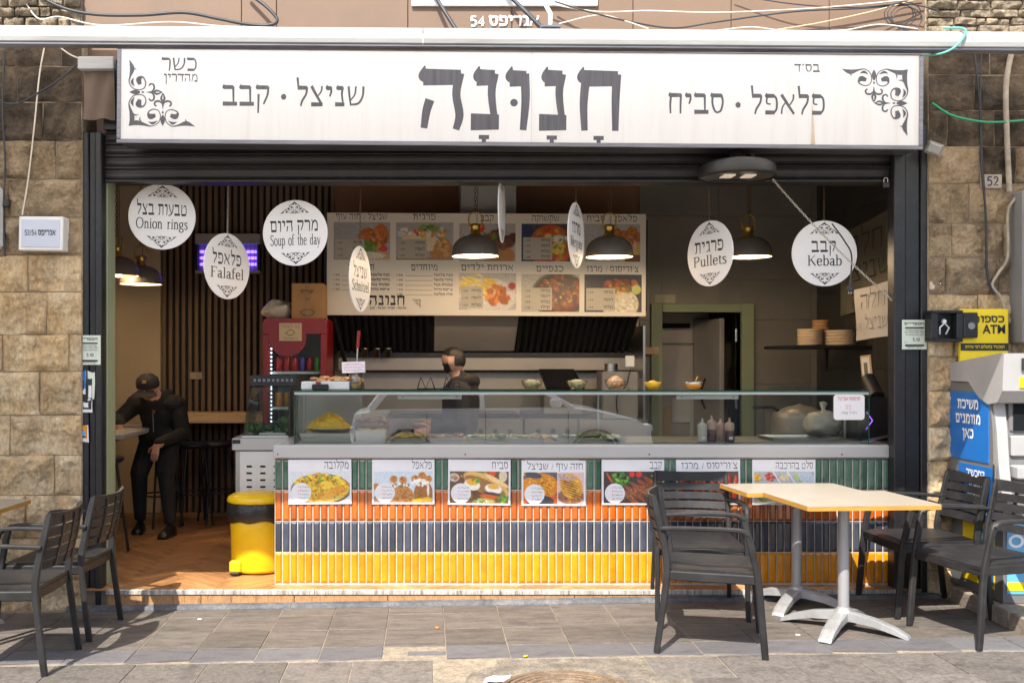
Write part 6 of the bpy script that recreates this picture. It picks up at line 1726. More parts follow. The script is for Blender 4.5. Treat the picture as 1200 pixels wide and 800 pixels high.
MB().box(PX(393, YB), PX(745, YB), .70, .765, .9, 1.36, .003).build('splashback', M['steel_warm'], rg)
fv = thing('fryer_vent', 'dark slanted cooking lid behind the pickle bowls', 'lid', (PX(664, 2.4), 2.4, 1.23))
MB().add([(-.18, 0, 0), (.16, 0, 0), (.10, .25, .16), (-.22, .25, .16), (-.18, .02, -.02), (.16, .02, -.02), (.10, .27, .14), (-.22, .27, .14)], [(0, 1, 2, 3), (4, 7, 6, 5), (0, 4, 5, 1), (1, 5, 6, 2), (2, 6, 7, 3), (3, 7, 4, 0)]).build('lid', M['black_metal'], fv)
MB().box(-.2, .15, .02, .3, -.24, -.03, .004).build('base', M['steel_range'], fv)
ju = thing('juice_machine', 'grey kitchen appliance with a round top behind the pickled vegetables', 'appliance', (PX(719, 2.3), 2.3, .95))
MB().box(-.1, .22, 0, .3, 0, .42, .01).build('body', M['meter'], ju); MB().cyl((0, .12, .421), (0, .12, .49), .06, n=18).build('top', M['steel'], ju); MB().box(.1, .18, -.03, -.002, .46, .56, .006).build('switch_box', M['white_pl'], ju)
MB().tube(bent([(.14, -.03, .45), (.1, -.05, .3), (.02, -.05, .2), (.03, -.02, .05)]), .006, 6).build('cord', M['black_metal'], ju)
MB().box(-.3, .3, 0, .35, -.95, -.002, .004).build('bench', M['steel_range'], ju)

# ================================================================ red drinks fridge with things on top
YF = 1.9
fx0, fx1 = PX(308, YF), PX(383, YF); fzt = PZ(373, YF); fw = fx1 - fx0
fg = thing('drinks_fridge', 'red upright drinks fridge with glass door and lit shelves', 'fridge', ((fx0 + fx1) / 2, YF, 0))
bd = fw / 2
for (a, b_) in ((-bd, -bd + .05), (bd - .05, bd)): MB().box(a, b_, .03, .60, .0, fzt, .01).build('side_wall', M['red'], fg)
MB().box(-bd + .051, bd - .051, .03, .60, fzt - .06, fzt, .006).build('top_panel', M['red'], fg)
MB().box(-bd + .051, bd - .051, .55, .60, 0, fzt - .061).build('rear_panel', M['white_pl'], fg)
MB().box(-bd + .051, bd - .051, .03, .60, 0, .25, .006).build('plinth', M['red'], fg)
poly_o = [(-bd, .2), (bd, .2), (bd, fzt - .03), (bd - .03, fzt), (-bd + .03, fzt), (-bd, fzt - .03)]
iw, it = bd - .055, fzt - .13
MB().box(-bd, -iw, -.01, .028, .2, fzt - .131, .006).build('door_frame', M['red'], fg); MB().box(iw, bd, -.01, .028, .2, fzt - .131, .006).build('door_frame', M['red'], fg)
MB().prism([(-bd, fzt - .13), (bd, fzt - .13), (bd, fzt - .035), (bd - .02, fzt - .008), (bd - .05, fzt), (-bd + .05, fzt), (-bd + .02, fzt - .008), (-bd, fzt - .035)], -.011, .029).build('door_header', M['red'], fg)
MB().box(-iw, iw, .004, .010, .2, fzt - .132).build('door_glass', M['glass'], fg)
k = Ink(-.013); k.dot(-.06, fzt - .16, .16, 32); k.build('round_badge', M['red'], fg)
for q in range(5): MB().box(-iw + .012, iw - .01, .06, .52, fzt - .47 - q * .30, fzt - .447 - q * .30, .003).build('shelf', M['white_pl'], fg)
M['led'] = emit_mat('cool_led', (.75, .88, 1.0), 3.0)
bb = MB()
for q in range(34): bb.box(-iw + .008, -iw + .018, .02, .03, fzt - .16 - q * .034, fzt - .146 - q * .034)
bb.build('led_strip', M['led'], fg)
nt = thing('fridge_note', 'tan hand-lettered note on the red fridge door', 'note', (fg.location.x - .035, YF - .016, PZ(389, YF)))
MB().box(-.095, .095, -.003, 0, -.075, .075, .001).build('sheet', M['tan_note'], nt)
k = Ink(-.004); k.text('נא לשמור', 0, .032, .030, hw=.5, vw=.7, width=.16); k.ribbon([(-.04, -.01), (.0, .02), (.035, -.005), (.0, -.028), (-.04, -.01)], [.005] * 5); k.scribble(-.06, .07, -.06, .012, 5, .003); k.build('handwriting', M['ink'], nt)
M['can_red'] = mat('drink_can_red', (.50, .03, .03), .3, .3, var=.3, vs=30); M['can_orange'] = mat('drink_can_orange', (.62, .22, .02), .3, .2, var=.35, vs=26); M['can_green'] = mat('drink_can_green', (.12, .42, .05), .3, .2, var=.3, vs=30); M['can_blue'] = mat('drink_can_blue', (.10, .06, .30), .3, .2, var=.3, vs=30)
canm = {}
for c in ('red', 'orange', 'green', 'blue'):
    b = MB().lathe([(0, 0), (.028, .001), (.031, .008), (.031, .108), (.026, .118), (.025, .121), (0, .119)], 14)
    canm[c] = b.mesh('can', M['can_' + c]); import_bm_fix(canm[c])
rowsC = [('red', 'red', 'red', 'blue', 'red', 'green'), ('orange', 'orange', 'orange', 'orange', 'red', 'red'), ('red', 'red', 'red', 'red', 'red', 'red'), ('red', 'green', 'orange', 'orange', 'red', 'red')]
desc = ['top shelf', 'second shelf', 'third shelf', 'fourth shelf']
for q, rr in enumerate(rowsC):
    for i, c in enumerate(rr):
        o = link('drink_can', canm[c], None, (fg.location.x - iw + .065 + i * .066, YF + .11 + .01 * (i % 2), fzt - .446 - q * .30))
        tag(o, ('%s drink can, %s from the left on the %s of the red fridge' % (c, ['first', 'second', 'third', 'fourth', 'fifth', 'sixth'][i], desc[q])), 'can', 'cans in the red fridge')
cbx = thing('cardboard_box', 'brown cardboard box on top of the red fridge', 'box', (PX(359, YF), YF + .25, fzt + .001))
cw, ch = (PX(378, YF) - PX(340, YF)), PZ(331, YF) - fzt
MB().box(-cw / 2, cw / 2, -.16, .16, 0, ch, .004).build('carton', M['card'], cbx)
MB().box(-.02, .02, -.1625, -.1605, 0, ch).build('tape_strip', mat('packing_tape', (.33, .18, .07), .4), cbx)
k = Ink(-.1632); k.text('קערות', 0, ch * .72, .028, hw=.8); k.text('500', 0, ch * .52, .02); k.ribbon([(-.06, ch * .2), (-.04, ch * .12), (0, ch * .09), (.04, ch * .12), (.06, ch * .2), (0, ch * .26), (-.06, ch * .2)], [.005] * 7); k.build('print', M['ink'], cbx)
pbag = thing('plastic_bag', 'crumpled see-through plastic bag beside the box on the red fridge', 'bag', (PX(322, YF), YF + .2, fzt + .001))
b = MB().ball((0, 0, .07), .12, 22, 14, (1.15, .9, .75)); b.v = [(x * (1 + .25 * noise.noise(Vector((x, y, z)) * 12)), y * (1 + .2 * noise.noise(Vector((x, y, z)) * 13)), max(0, z + .03 * noise.noise(Vector((x, y, z)) * 15))) for x, y, z in b.v]
b.build('bag', M['bag_clear'], pbag)

# ================================================================ on the slatted wall: insect lamp, bar, switch
iz = thing('insect_lamp', 'wall insect lamp with violet tubes on the slatted wall', 'lamp', (PX(270, YB), YB - .05, PZ(300, YB)))
MB().box(-.31, .31, -.10, .0, .10, .20, .006).build('top_cap', M['atm_light'], iz); MB().box(-.31, .31, -.10, .0, -.18, -.15, .006).build('bottom_tray', M['atm_light'], iz)
MB().box(-.30, .30, -.02, .0, -.15, .10).build('reflector', M['meter'], iz)
for s in (-.31, .285): MB().box(s, s + .025, -.095, 0, -.149, .099, .003).build('end_cap', M['black_metal'], iz)
M['uv'] = emit_mat('violet_tube', (.16, .08, 1.0), 3.2)
for q in range(3): MB().cyl((-.27, -.06, .03 - q * .06), (.27, -.06, .03 - q * .06), .014, n=10).build('violet_tube', M['uv'], iz)
for q in range(14): MB().tube([(-.26 + q * .04, -.097, -.15), (-.26 + q * .04, -.097, .10)], .0022, 5).build('guard_wire', M['black_metal'], iz)
bar = thing('wall_bar', 'pale wooden bar shelf along the slatted wall', 'shelf', (PX(250, 2.85), 2.9, PZ(484, 2.8)))
MB().box(-.55, .75, -.16, .26, -.09, -.0, .005).build('board', M['beige_wood'], bar)
o = MB().box(-.06, .06, -.012, 0, -.035, .035, .004).build('wall_switch', M['pvc'], None, (PX(231, YB), YB - .035, PZ(440, YB))); tag(o, 'small beige switch plate on the slatted wall', 'switch')
o = MB().box(.002, .04, -.4, .4, -.4, .9, .006).build('wall_window', M['green_frame'], None, (XL, 2.35, 1.6)); tag(o, 'green framed panel on the left inner wall', 'window')
MB().box(.041, .045, -.34, .34, -.34, .84).build('pane', M['dark'], o)
mt = thing('wall_counter', 'narrow grey counter on the left inner wall under the seated man\'s arm', 'counter', (XL, 2.0, 0))
MB().box(.0, .60, -.65, .55, .845, .885, .005).build('top', M['atm_light'], mt)
MB().box(.0, .04, -.60, .50, .0, .844).build('panel', M['meter'], mt)
nb = thing('wall_notice', 'dark framed paper notice on the green jamb', 'frame', (PX(122, .12), .105, PZ(395, .12)))
MB().box(-.018, .018, -.008, 0, -.16, .16, .002).build('frame', M['black_metal'], nb); MB().box(-.012, .012, -.010, -.0085, -.15, .15).build('sheet', M['paper_old'], nb)

# bar stools
def stool(label, x, y, h=.74):
    t = thing('bar_stool', label, 'stool', (x, y, 0), rnd.uniform(0, 1), 'bar stools')
    MB().lathe([(0, h - .035), (.14, h - .035), (.165, h - .02), (.17, h), (.15, h + .012), (0, h + .006)], 26).build('seat', M['black_metal'], t)
    for q in range(4):
        a = q * math.pi / 2 + .785
        MB().tube([(.11 * math.cos(a), .11 * math.sin(a), h - .03), (.20 * math.cos(a), .20 * math.sin(a), 0)], .011, 8).build('leg', M['black_metal'], t)
    MB().tube([(.165 * math.cos(2 * math.pi * i / 20), .165 * math.sin(2 * math.pi * i / 20), .28) for i in range(21)], .008, 6, caps=False).build('foot_ring', M['black_metal'], t)
    return t
stool('black bar stool near the green jamb, in front of the seated man', -2.50, 1.15, .72)
stool('black bar stool under the seated man', PX(186, 2.3), 2.38, .70)
stool('black bar stool right of the seated man', PX(222, 2.35), 2.5, .72)
stool('black bar stool beneath the wooden wall bar', PX(252, 2.5), 2.6, .72)

# ================================================================ pendant lamps
def lamp_light(x, y, z, e, r_=.05, c=(1.0, .72, .42)):
    l = bpy.data.lights.new('lamp_bulb_light', 'POINT'); l.energy = e; l.color = c; l.shadow_soft_size = r_
    o = bpy.data.objects.new('lamp_bulb_light', l); o.location = (x, y, z); col.objects.link(o); return o
M['bulb'] = emit_mat('warm_bulb', (1.0, .74, .42), 14)
def pendant(label, px, py, y, rr=.178, e=18, wire='chain_brown', top=3.42):
    z = PZ(py, y)
    t = thing('pendant_lamp', label, 'lamp', (PX(px, y), y, z), group='dome pendant lamps')
    prof = [(rr, 0)]
    for i in range(1, 10):
        a = i / 9 * math.pi / 2
        prof.append((rr * math.cos(a) * .99 + .045 * (i / 9), .155 * math.sin(a)))
    shd = MB().lathe(prof + [(.0, .156)], 40).build('shade', M['lamp_grey'], t)
    MB().lathe([(r_ * .975, zz * .965 + .0015) for r_, zz in prof] + [(0, .148)], 40).build('shade_lining', M['lamp_inner'], shd)
    MB().lathe([(rr + .001, -.003), (rr + .004, .001), (rr + .001, .005), (rr - .005, .002), (rr + .001, -.003)], 40).build('rim', M['lamp_grey'], shd)
    MB().lathe([(.047, .148), (.047, .165), (.037, .172), (.034, .215), (.038, .222), (.036, .24), (.012, .25), (0, .25)], 20).build('neck', M['brass'], t)
    MB().tube([(-.058, 0, .225), (.058, 0, .225)], .008, 8).build('cross_pin', M['brass'], t)
    MB().tube(bent([(-.046, 0, .22), (-.05, 0, .29), (-.025, 0, .325), (.025, 0, .325), (.05, 0, .29), (.046, 0, .22)]), .006, 8).build('yoke', M['brass'], t)
    b = MB(); zz = .325; i = 0
    while zz < top - z:
        ring = []
        for q in range(9):
            a = q / 8 * 2 * math.pi
            u, v = .010 * math.cos(a), .020 * math.sin(a)
            ring.append((u, 0, zz + .016 + v) if i % 2 else (0, u, zz + .016 + v))
        b.tube(ring, .0028, 5, caps=False); zz += .031; i += 1
    b.build('chain', M[wire], t)
    MB().tube([(.012, .006, .25), (.02, 0, .5), (.014, 0, top - z)], .0028, 5).build('flex', M['chain_brown'], t)
    MB().ball((0, 0, .055), .03, 14, 10).build('bulb', M['bulb'], t)
    lamp_light(t.location.x, y, z + .012, e, .028)
    return t
pendant('taupe dome pendant lamp in front of the middle of the menu board', 557, 300, 1.05)
pendant('taupe dome pendant lamp before the right end of the menu board', 714, 301, 1.05)
pendant('taupe dome pendant lamp behind the Pullets disc', 877, 301, 1.35, .178, e=12)
pendant('taupe dome pendant lamp under the Onion rings disc', 165, 333, 2.0, .178, e=5)
pendant('taupe dome pendant lamp partly hidden by the green jamb', 137, 323, 1.7, .178, e=5)
hb = thing('high_bay_lamp', 'large dark round lamp tucked under the shutter at the right', 'lamp', (PX(864, -.22), -.22, PZ(209, -.22)))
MB().lathe([(.222, .03), (.236, .0), (.240, .02), (.232, .075), (.19, .10), (.05, .13), (.05, .24), (0, .24)], 36).build('housing', M['shutter'], hb)
MB().lathe([(.224, .012), (.15, .026), (0, .03)], 36).build('reflector', M['steel'], hb)
M['hb'] = emit_mat('lamp_glow', (1.0, .86, .7), .12)
for s in (-.10, .03): MB().box(s, s + .075, -.06, .05, .008, .018, .003).build('lamp_cell', M['hb'], hb)

# ================================================================ hanging discs
def disc(label, he, en, px, py, rot, r_=.222, chain='chain_brown', y=.2):
    x, z = PX(px, y), PZ(py, y)
    t = thing('hanging_disc', label, 'sign', (x, y, z), group='round hanging signs')
    t.rotation_euler = (0, R(rnd.uniform(-2, 2)), R(rot) + math.atan2(-x, CAMD + y) * 1.0)
    MB().lathe([(0, -.003), (r_ - .001, -.003), (r_, -.002), (r_, .002), (r_ - .001, .003), (0, .003)], 56, smooth=False).build('plate', M['disc'], t, (0, 0, 0), (R(90), 0, 0))
    for sgn in (1, -1):
        k = Ink(-.0034 * sgn if sgn == 1 else -.0034)
        if he: k.text(he, 0, .010, .074, hw=1.0, vw=1.0, width=min(len(he) * .058, .335))
        if en: k.text(en, 0, -.082, .098, width=min(len(en) * .044 + .02, .345), vw=1.1)
        k.ornament(0, .212, .142, R(225), 1.0, .8); k.ornament(0, -.212, .142, R(45), 1.0, .8)
        k.build('lettering', M['ink'], t, (0, 0, 0), (0, 0, 0 if sgn == 1 else math.pi))
    b = MB()
    top = 3.0 - z
    zz = r_ + .004; i = 0
    while zz < top:
        ring = []
        for q in range(7):
            a = q / 6 * 2 * math.pi
            u, v = .0055 * math.cos(a), .011 * math.sin(a)
            ring.append((u, 0, zz + .009 + v) if i % 2 else (0, u, zz + .009 + v))
        b.tube(ring, .0016, 4, caps=False); zz += .017; i += 1
    b.build('chain', M[chain], t)
    MB().tube([(0, 0, r_ - .012), (0, -.006, r_ + .0), (0, 0, r_ + .012), (0, .006, r_), (0, 0, r_ - .012)], .0018, 5).build('hook', M['chain'], t)
    return t
disc('round white hanging sign reading Onion rings', 'טבעות בצל', 'Onion rings', 190, 254, -6)
disc('round white hanging sign reading Falafel, turned aside', 'פלאפל', 'Falafel', 266, 312, 47, chain='chain')
disc('round white hanging sign reading Soup of the day', 'מרק היום', 'Soup of the day', 346, 273, -12)
disc('nearly edge-on white hanging sign reading Schnitzel before the menu', 'שניצל', 'Schnitzel', 422, 327, 71)
disc('edge-on white hanging sign at the middle of the menu', '', '', 588, 246, 84, chain='chain')
disc('narrow turned white hanging sign reading Merguez beside the lamp', 'מרגז', 'Merguez', 675, 276, 76)
disc('oval-looking white hanging sign reading Pullets', 'פרגית', 'Pullets', 832, 297, -48)
disc('round white hanging sign reading Kebab behind the slanting chain', 'קבב', 'Kebab', 966, 297, 22)

# the pale chain slanting to the right post
p0, p1 = Vector((PX(868, -.06), -.06, PZ(166, -.06))), Vector((PX(1056, -.07), -.07, PZ(361, -.07)))
b = MB(); n = 74
L_ = (p1 - p0).length
for i in range(n):
    t_ = (i + .5) / n
    c = p0.lerp(p1, t_); c.z -= .05 * math.sin(math.pi * t_)
    d = (p1 - p0).normalized(); s = d.cross(Vector((0, 1, 0))).normalized() if i % 2 else Vector((0, 1, 0))
    ring = [c + d * (.012 * math.cos(q / 8 * 2 * math.pi)) + s * (.0065 * math.sin(q / 8 * 2 * math.pi)) for q in range(9)]
    b.tube(ring, .0026, 5, caps=False)
o = b.build('slack_chain', M['chain']); tag(o, 'pale steel chain slanting from the shutter down to the right post', 'chain')
o = MB().tube(bent([(PX(975, -.03), -.03, PZ(262, -.03)), (PX(990, -.04), -.04, PZ(283, -.04)), (PX(998, -.04), -.04, PZ(300, -.04)), (PX(996, -.04), -.04, PZ(335, -.04))]), .005, 6).build('plug_cord', M['cable_black'])
MB().box(-.018, .018, -.014, .014, -.035, .0, .006).build('plug', M['cable_black'], o, (PX(996, -.04), -.04, PZ(335, -.04)))
for s in (-.008, .008): MB().cyl((s, 0, -.035), (s, 0, -.052), .0025, n=6).build('pin', M['steel'], o, (PX(996, -.04), -.04, PZ(335, -.04)))
tag(o, 'short black cord with a plug hanging over the Kebab disc', 'cord')
# ================================================================ chairs and tables on the pavement
def build_chair():
    t = thing('armchair', 'x', 'chair', (0, 0, 0), 0, 'black slatted armchairs on the pavement')
    # seat: slightly dished panel with a rolled front edge
    b = MB(); n = 10; vs = []; top = []; bot = []
    for j in range(n + 1):
        for i in range(n + 1):
            u, v = i / n, j / n
            x = -.235 + .475 * u; y = (-.225 - .02 * u + (.45 + .04 * u) * v)
            dish = -.012 * math.sin(math.pi * v) * math.sin(math.pi * min(1, u * 1.1)) - .012 * max(0, u - .85) / .15 + .006 * (1 - u)
            top.append((x, y, .442 + dish))
    bot = [(x, y, z - .018) for x, y, z in top]
    m = n + 1
    fs = [(j * m + i, j * m + i + 1, (j + 1) * m + i + 1, (j + 1) * m + i) for j in range(n) for i in range(n)]
    b.add(top, fs, True); b.add(bot, [f[::-1] for f in fs], True)
    rim = [i for i in range(m)] + [j * m + n for j in range(1, m)] + [n * m + i for i in range(n - 1, -1, -1)] + [j * m for j in range(n - 1, 0, -1)]
    k = len(rim)
    b.add([top[i] for i in rim] + [bot[i] for i in rim], [(i, i + k, (i + 1) % k + k, (i + 1) % k) for i in range(k)])
    b.build('seat', M['chair'], t)
    b = MB()
    b.tube([(-.22, -.222, .405), (.225, -.242, .405)], 1, flat=(.026, .05), up=(0, 0, 1)); b.tube([(-.22, .222, .405), (.225, .242, .405)], 1, flat=(.026, .05), up=(0, 0, 1))
    b.tube([(.222, -.24, .402), (.232, 0, .402), (.222, .24, .402)], 1, flat=(.026, .046), up=(0, 0, 1)); b.tube([(-.222, -.222, .405), (-.23, 0, .405), (-.222, .222, .405)], 1, flat=(.026, .05), up=(0, 0, 1))
    b.build('apron', M['chair'], t)
    for s in (-1, 1):
        # rear leg runs up into the back upright
        b = MB().tube(bent([(-.285, s * .243, 0), (-.255, s * .236, .22), (-.232, s * .230, .42), (-.238, s * .228, .52), (-.262, s * .226, .64), (-.300, s * .222, .815)], 4), [.86] + [.9] * 8 + [1.0] * 6 + [.95] * 5 + [.8], flat=(.026, .038), up=(1, 0, 0))
        b.build('leg', M['chair'], t)
        b = MB().tube(bent([(.262, s * .262, 0), (.245, s * .260, .20), (.228, s * .258, .40), (.205, s * .262, .52), (.180, s * .266, .625), (.155, s * .266, .655)], 4), [.85] + [.95] * 19 + [.9], flat=(.029, .038), up=(1, 0, 0))
        b.build('leg', M['chair'], t)
        b = MB().tube(bent([(.178, s * .266, .640), (.135, s * .267, .662), (.0, s * .266, .664), (-.14, s * .255, .660), (-.262, s * .232, .652)], 5), 1, flat=(.040, .020), up=(0, 0, 1))
        b.build('armrest', M['chair'], t)
    # back: curved slats between the uprights
    def back_pt(v, z):
        k = (z - .52) / (.815 - .52)
        xu = -.238 - .062 * k - .012 * math.sin(math.pi * min(1, max(0, k)))
        return (xu - .040 * (1 - (2 * v - 1) ** 2), -.226 + .452 * v)
    zs = [(.535, .578), (.591, .634), (.647, .690), (.703, .746), (.759, .826)]
    for z0, z1 in zs:
        b = MB(); m = 11; F = []; K = []
        for i in range(m):
            v = i / (m - 1)
            for z in (z0, z1):
                x, y = back_pt(v, z); zz = z - (.010 * (1 - (2 * v - 1) ** 2) if z1 > .8 and z == z1 else 0)
                F.append((x + .009, y, zz)); K.append((x - .009, y, zz))
        fs = [(2 * i, 2 * i + 2, 2 * i + 3, 2 * i + 1) for i in range(m - 1)]
        b.add(F, fs, True); b.add(K, [f[::-1] for f in fs], True)
        b.add(F + K, [(2 * i, 2 * i + 2 * m, 2 * i + 2 + 2 * m, 2 * i + 2) for i in range(m - 1)]); b.add(F + K, [(2 * i + 1, 2 * i + 3, 2 * i + 3 + 2 * m, 2 * i + 1 + 2 * m) for i in range(m - 1)])
        b.add(F + K, [(0, 1, 2 * m + 1, 2 * m), (2 * m - 2, 4 * m - 2, 4 * m - 1, 2 * m - 1)])
        b.build('backrest_slat', M['chair'], t)
    b = MB()
    for v in (.25, .5, .75):
        x0, y0 = back_pt(v, .535); x1, y1 = back_pt(v, .80)
        b.tube([(x0 - .014, y0, .54), ((x0 + x1) / 2 - .020, y0, .67), (x1 - .014, y1, .80)], 1, flat=(.022, .010), up=(1, 0, 0))
    b.build('back_ribs', M['chair'], t)
    return t
chair = build_chair()
spots = [(1.555, -1.14, -15, 'black slatted armchair nearest the camera, left of the cream table'),
         (1.66, -.42, -97, 'black slatted armchair against the counter facing the street'),
         (3.09, -1.03, 194, 'black slatted armchair at the right border, nearer of the two by the cash machine'),
         (3.03, -.42, 181, 'black slatted armchair between the cream table and the right black post'),
         (-2.21, -1.30, 179, 'black slatted armchair at the bottom left corner'),
         (-2.18, -.65, 176, 'black slatted armchair beside the left black post')]
for i, (x, y, a, lab) in enumerate(spots):
    o = chair if i == 0 else copy_tree(chair)
    o.location = (x, y, gz(x) + .001); o.rotation_euler = (0, R(-.87) * math.cos(R(a)) if False else 0, R(a)); o['label'] = lab

def cafe_table(label, x, y, a, w, d, base_a, px_, py_, z=.745):
    t = thing('cafe_table', label, 'table', (x, y, gz(x)), R(a), 'cafe tables on the pavement')
    b = MB(); c = .012
    MB().prism([(-w / 2 + c, -d / 2), (w / 2 - c, -d / 2), (w / 2, -d / 2 + c), (w / 2, d / 2 - c), (w / 2 - c, d / 2), (-w / 2 + c, d / 2), (-w / 2, d / 2 - c), (-w / 2, -d / 2 + c)], z - .026, z - .003, 'xy').build('edge_band', M['table_edge'], t)
    MB().prism([(-w / 2 + c, -d / 2 + .001), (w / 2 - c, -d / 2 + .001), (w / 2 - .001, -d / 2 + c), (w / 2 - .001, d / 2 - c), (w / 2 - c, d / 2 - .001), (-w / 2 + c, d / 2 - .001), (-w / 2 + .001, d / 2 - c), (-w / 2 + .001, -d / 2 + c)], z - .0028, z, 'xy').build('top', M['table_top'], t)
    MB().cyl((px_, py_, .085), (px_, py_, z - .03), .031, n=24).build('pole', M['pole'], t)
    MB().box(px_ - .12, px_ + .12, py_ - .12, py_ + .12, z - .034, z - .0265, .003).build('top_plate', M['black_metal'], t)
    for q in range(4):
        an = R(base_a) + q * math.pi / 2
        ca, sa = math.cos(an), math.sin(an)
        P = [(.0, .105), (.06, .100), (.17, .082), (.28, .047), (.345, .014), (.352, .0)]
        W = [.066, .070, .072, .072, .070, .066]; TH = [.05, .045, .036, .028, .022, .006]
        vs = []
        for (r_, zz), w_, th in zip(P, W, TH):
            for (s, zz2) in ((-1, zz), (-.55, zz + .006), (.55, zz + .006), (1, zz), (1, max(0, zz - th)), (-1, max(0, zz - th))):
                vs.append((px_ + r_ * ca - s * w_ / 2 * sa, py_ + r_ * sa + s * w_ / 2 * ca, zz2 + q * .0004))
        fs = [(i * 6 + j, i * 6 + (j + 1) % 6, (i + 1) * 6 + (j + 1) % 6, (i + 1) * 6 + j) for i in range(5) for j in range(6)] + [tuple(range(6)), tuple(range(30, 36))[::-1]]
        MB().add(vs, fs).build('foot', M['cast_alu'], t)
    MB().lathe([(.05, .07), (.052, .112), (.036, .12), (.033, .13), (0, .13)], 20, (px_, py_, 0)).build('hub', M['cast_alu'], t)
    return t
cafe_table('cream topped cafe table nearer to the camera, right of the black chairs', 2.40, -.895, 5, .76, .60, 47, -.03, -.0)
cafe_table('cream topped cafe table behind the other, touching the counter side', 2.265, -.345, 5, .74, .46, 47, .05, .02, z=.738)
cafe_table('cream topped cafe table cut by the left border', -2.87, -.66, -2, .80, .66, 40, 0, 0)

# ================================================================ people
def figure(name, caps, balls, voxel, matf, mats, parent):
    b = MB()
    for p0, r0, p1, r1 in caps:
        b.tube([p0, p1], [r0, r1], 12); b.ball(p0, r0, 12, 8); b.ball(p1, r1, 12, 8)
    for c, r_, s in balls: b.ball(c, r_, 16, 12, s)
    me = b.mesh(name + '_raw', mats[0]); import_bm_fix(me)
    tmp = bpy.data.objects.new('figure_tmp', me); col.objects.link(tmp)
    rm = tmp.modifiers.new('r', 'REMESH'); rm.mode = 'VOXEL'; rm.voxel_size = voxel; rm.use_smooth_shade = True
    sm = tmp.modifiers.new('s', 'SMOOTH'); sm.iterations = 4; sm.factor = .5
    dg = bpy.context.evaluated_depsgraph_get()
    out = bpy.data.meshes.new_from_object(tmp.evaluated_get(dg))
    bpy.data.objects.remove(tmp)
    out.materials.clear()
    for m in mats: out.materials.append(m)
    for p in out.polygons:
        p.use_smooth = True; p.material_index = matf(p.center)
    return link(name, out, parent)
def hand(w, f, side, curl, up=Vector((0, 0, 1)), size=1.0):
    """Capsules of a hand: wrist w, finger direction f, side = thumb direction; five bent fingers."""
    f = Vector(f).normalized(); side = Vector(side); side = (side - f * side.dot(f)).normalized(); nrm = f.cross(side).normalized() * curl
    w = Vector(w); caps = []
    for k, off in enumerate((.028, .010, -.009, -.026)):
        base = w + f * .085 * size + side * off * size
        caps.append((w + f * .01, .018 * size, base, .0125 * size))
        l = (.040, .045, .042, .033)[k] * size
        a = base + (f * .9 + nrm * .35).normalized() * l; c = a + (f * .55 + nrm * .8).normalized() * l * .75
        caps.append((base, .0095 * size, a, .0085 * size)); caps.append((a, .0085 * size, c, .007 * size))
    tb = w + f * .025 + side * .026; t1 = tb + (f * .6 + side * .7 + nrm * .2).normalized() * .042; t2 = t1 + (f * .9 + side * .2 + nrm * .3).normalized() * .032
    caps += [(w, .017, tb, .014), (tb, .0125, t1, .0105), (t1, .0105, t2, .0085)]
    return caps
# --- the seated man
man_ = thing('person', 'man in black coat, dark trousers and cap sitting on a stool, arm on counter', 'person', (-2.35, 2.25, 0))
hipc = Vector((0.0, .10, .80))
def W_(x, y, z): return Vector((x, y, z))
hd_ = W_(-.045, -.17, 1.235)
caps = [
    (W_(0, .10, .80), .155, W_(0, .04, 1.0), .165), (W_(-.01, .04, 1.0), .165, W_(-.02, -.03, 1.10), .125),
    (W_(-.20, -.01, 1.085), .085, W_(.16, -.01, 1.085), .085), (W_(-.02, -.04, 1.12), .075, W_(-.035, -.11, 1.19), .06),
    # image-left arm on the counter
    (W_(-.20, -.01, 1.075), .080, W_(-.335, -.05, .955), .066), (W_(-.335, -.05, .955), .062, W_(-.27, -.27, .925), .046),
    # image-right arm to the thigh
    (W_(.165, .0, 1.075), .082, W_(.225, -.04, .83), .066), (W_(.225, -.04, .83), .060, W_(.095, -.345, .775), .046),
    # legs
    (W_(-.075, .05, .78), .098, W_(-.12, -.17, .50), .078), (W_(-.12, -.17, .50), .074, W_(-.115, -.16, .13), .052), 
    (W_(.085, .05, .78), .100, W_(.13, -.25, .50), .079), (W_(.13, -.25, .50), .075, W_(.20, -.38, .13), .052),
    # coat skirt
    (W_(-.05, -.02, .80), .12, W_(.06, -.05, .78), .12),
    # collar
    (W_(-.10, -.05, 1.15), .045, W_(-.13, -.02, 1.17), .035), (W_(.06, -.03, 1.16), .05, W_(.09, .0, 1.18), .04),
]
caps += hand(W_(-.265, -.28, .915), (.15, -.35, -1), (1, -.2, 0), 1)
caps += hand(W_(.090, -.365, .765), (-.22, -.22, -.92), (-1, .1, .1), 1)
caps += [(hd_ + W_(.0, -.055, -.065), .036, hd_ + W_(0, -.02, -.02), .06)]
balls = [(hd_, .092, (.84, .98, 1.08)), (hd_ + W_(0, -.098, -.035), .017, (.8, 1, 1.1)), (hd_ + W_(-.078, .0, -.02), .022, (.4, .8, 1.2)), (hd_ + W_(.078, .0, -.02), .022, (.4, .8, 1.2)), (hd_ + W_(0, -.078, -.078), .022, (1.2, .8, .6)), (hd_ + W_(0, -.085, -.062), .014, (1.6, .7, .4))]
def skin_at(c):
    if (c - hd_).length < .135 and c.z > hd_.z - .125 + .6 * max(0, c.y - hd_.y): return 1
    if (c - W_(-.26, -.31, .86)).length < .105 and c.z < .925 and c.y < -.262: return 1
    if (c - W_(.055, -.41, .68)).length < .135 and c.y < -.352 and c.z < .768: return 1
    if c.z < .66: return 2
    return 0
figure('body', caps, balls, .0075, skin_at, [M['jacket'], M['skin'], M['trouser']], man_)
M['cap'] = mat('dark_cap', (.016, .013, .018), .8, var=.2, bump=.2)
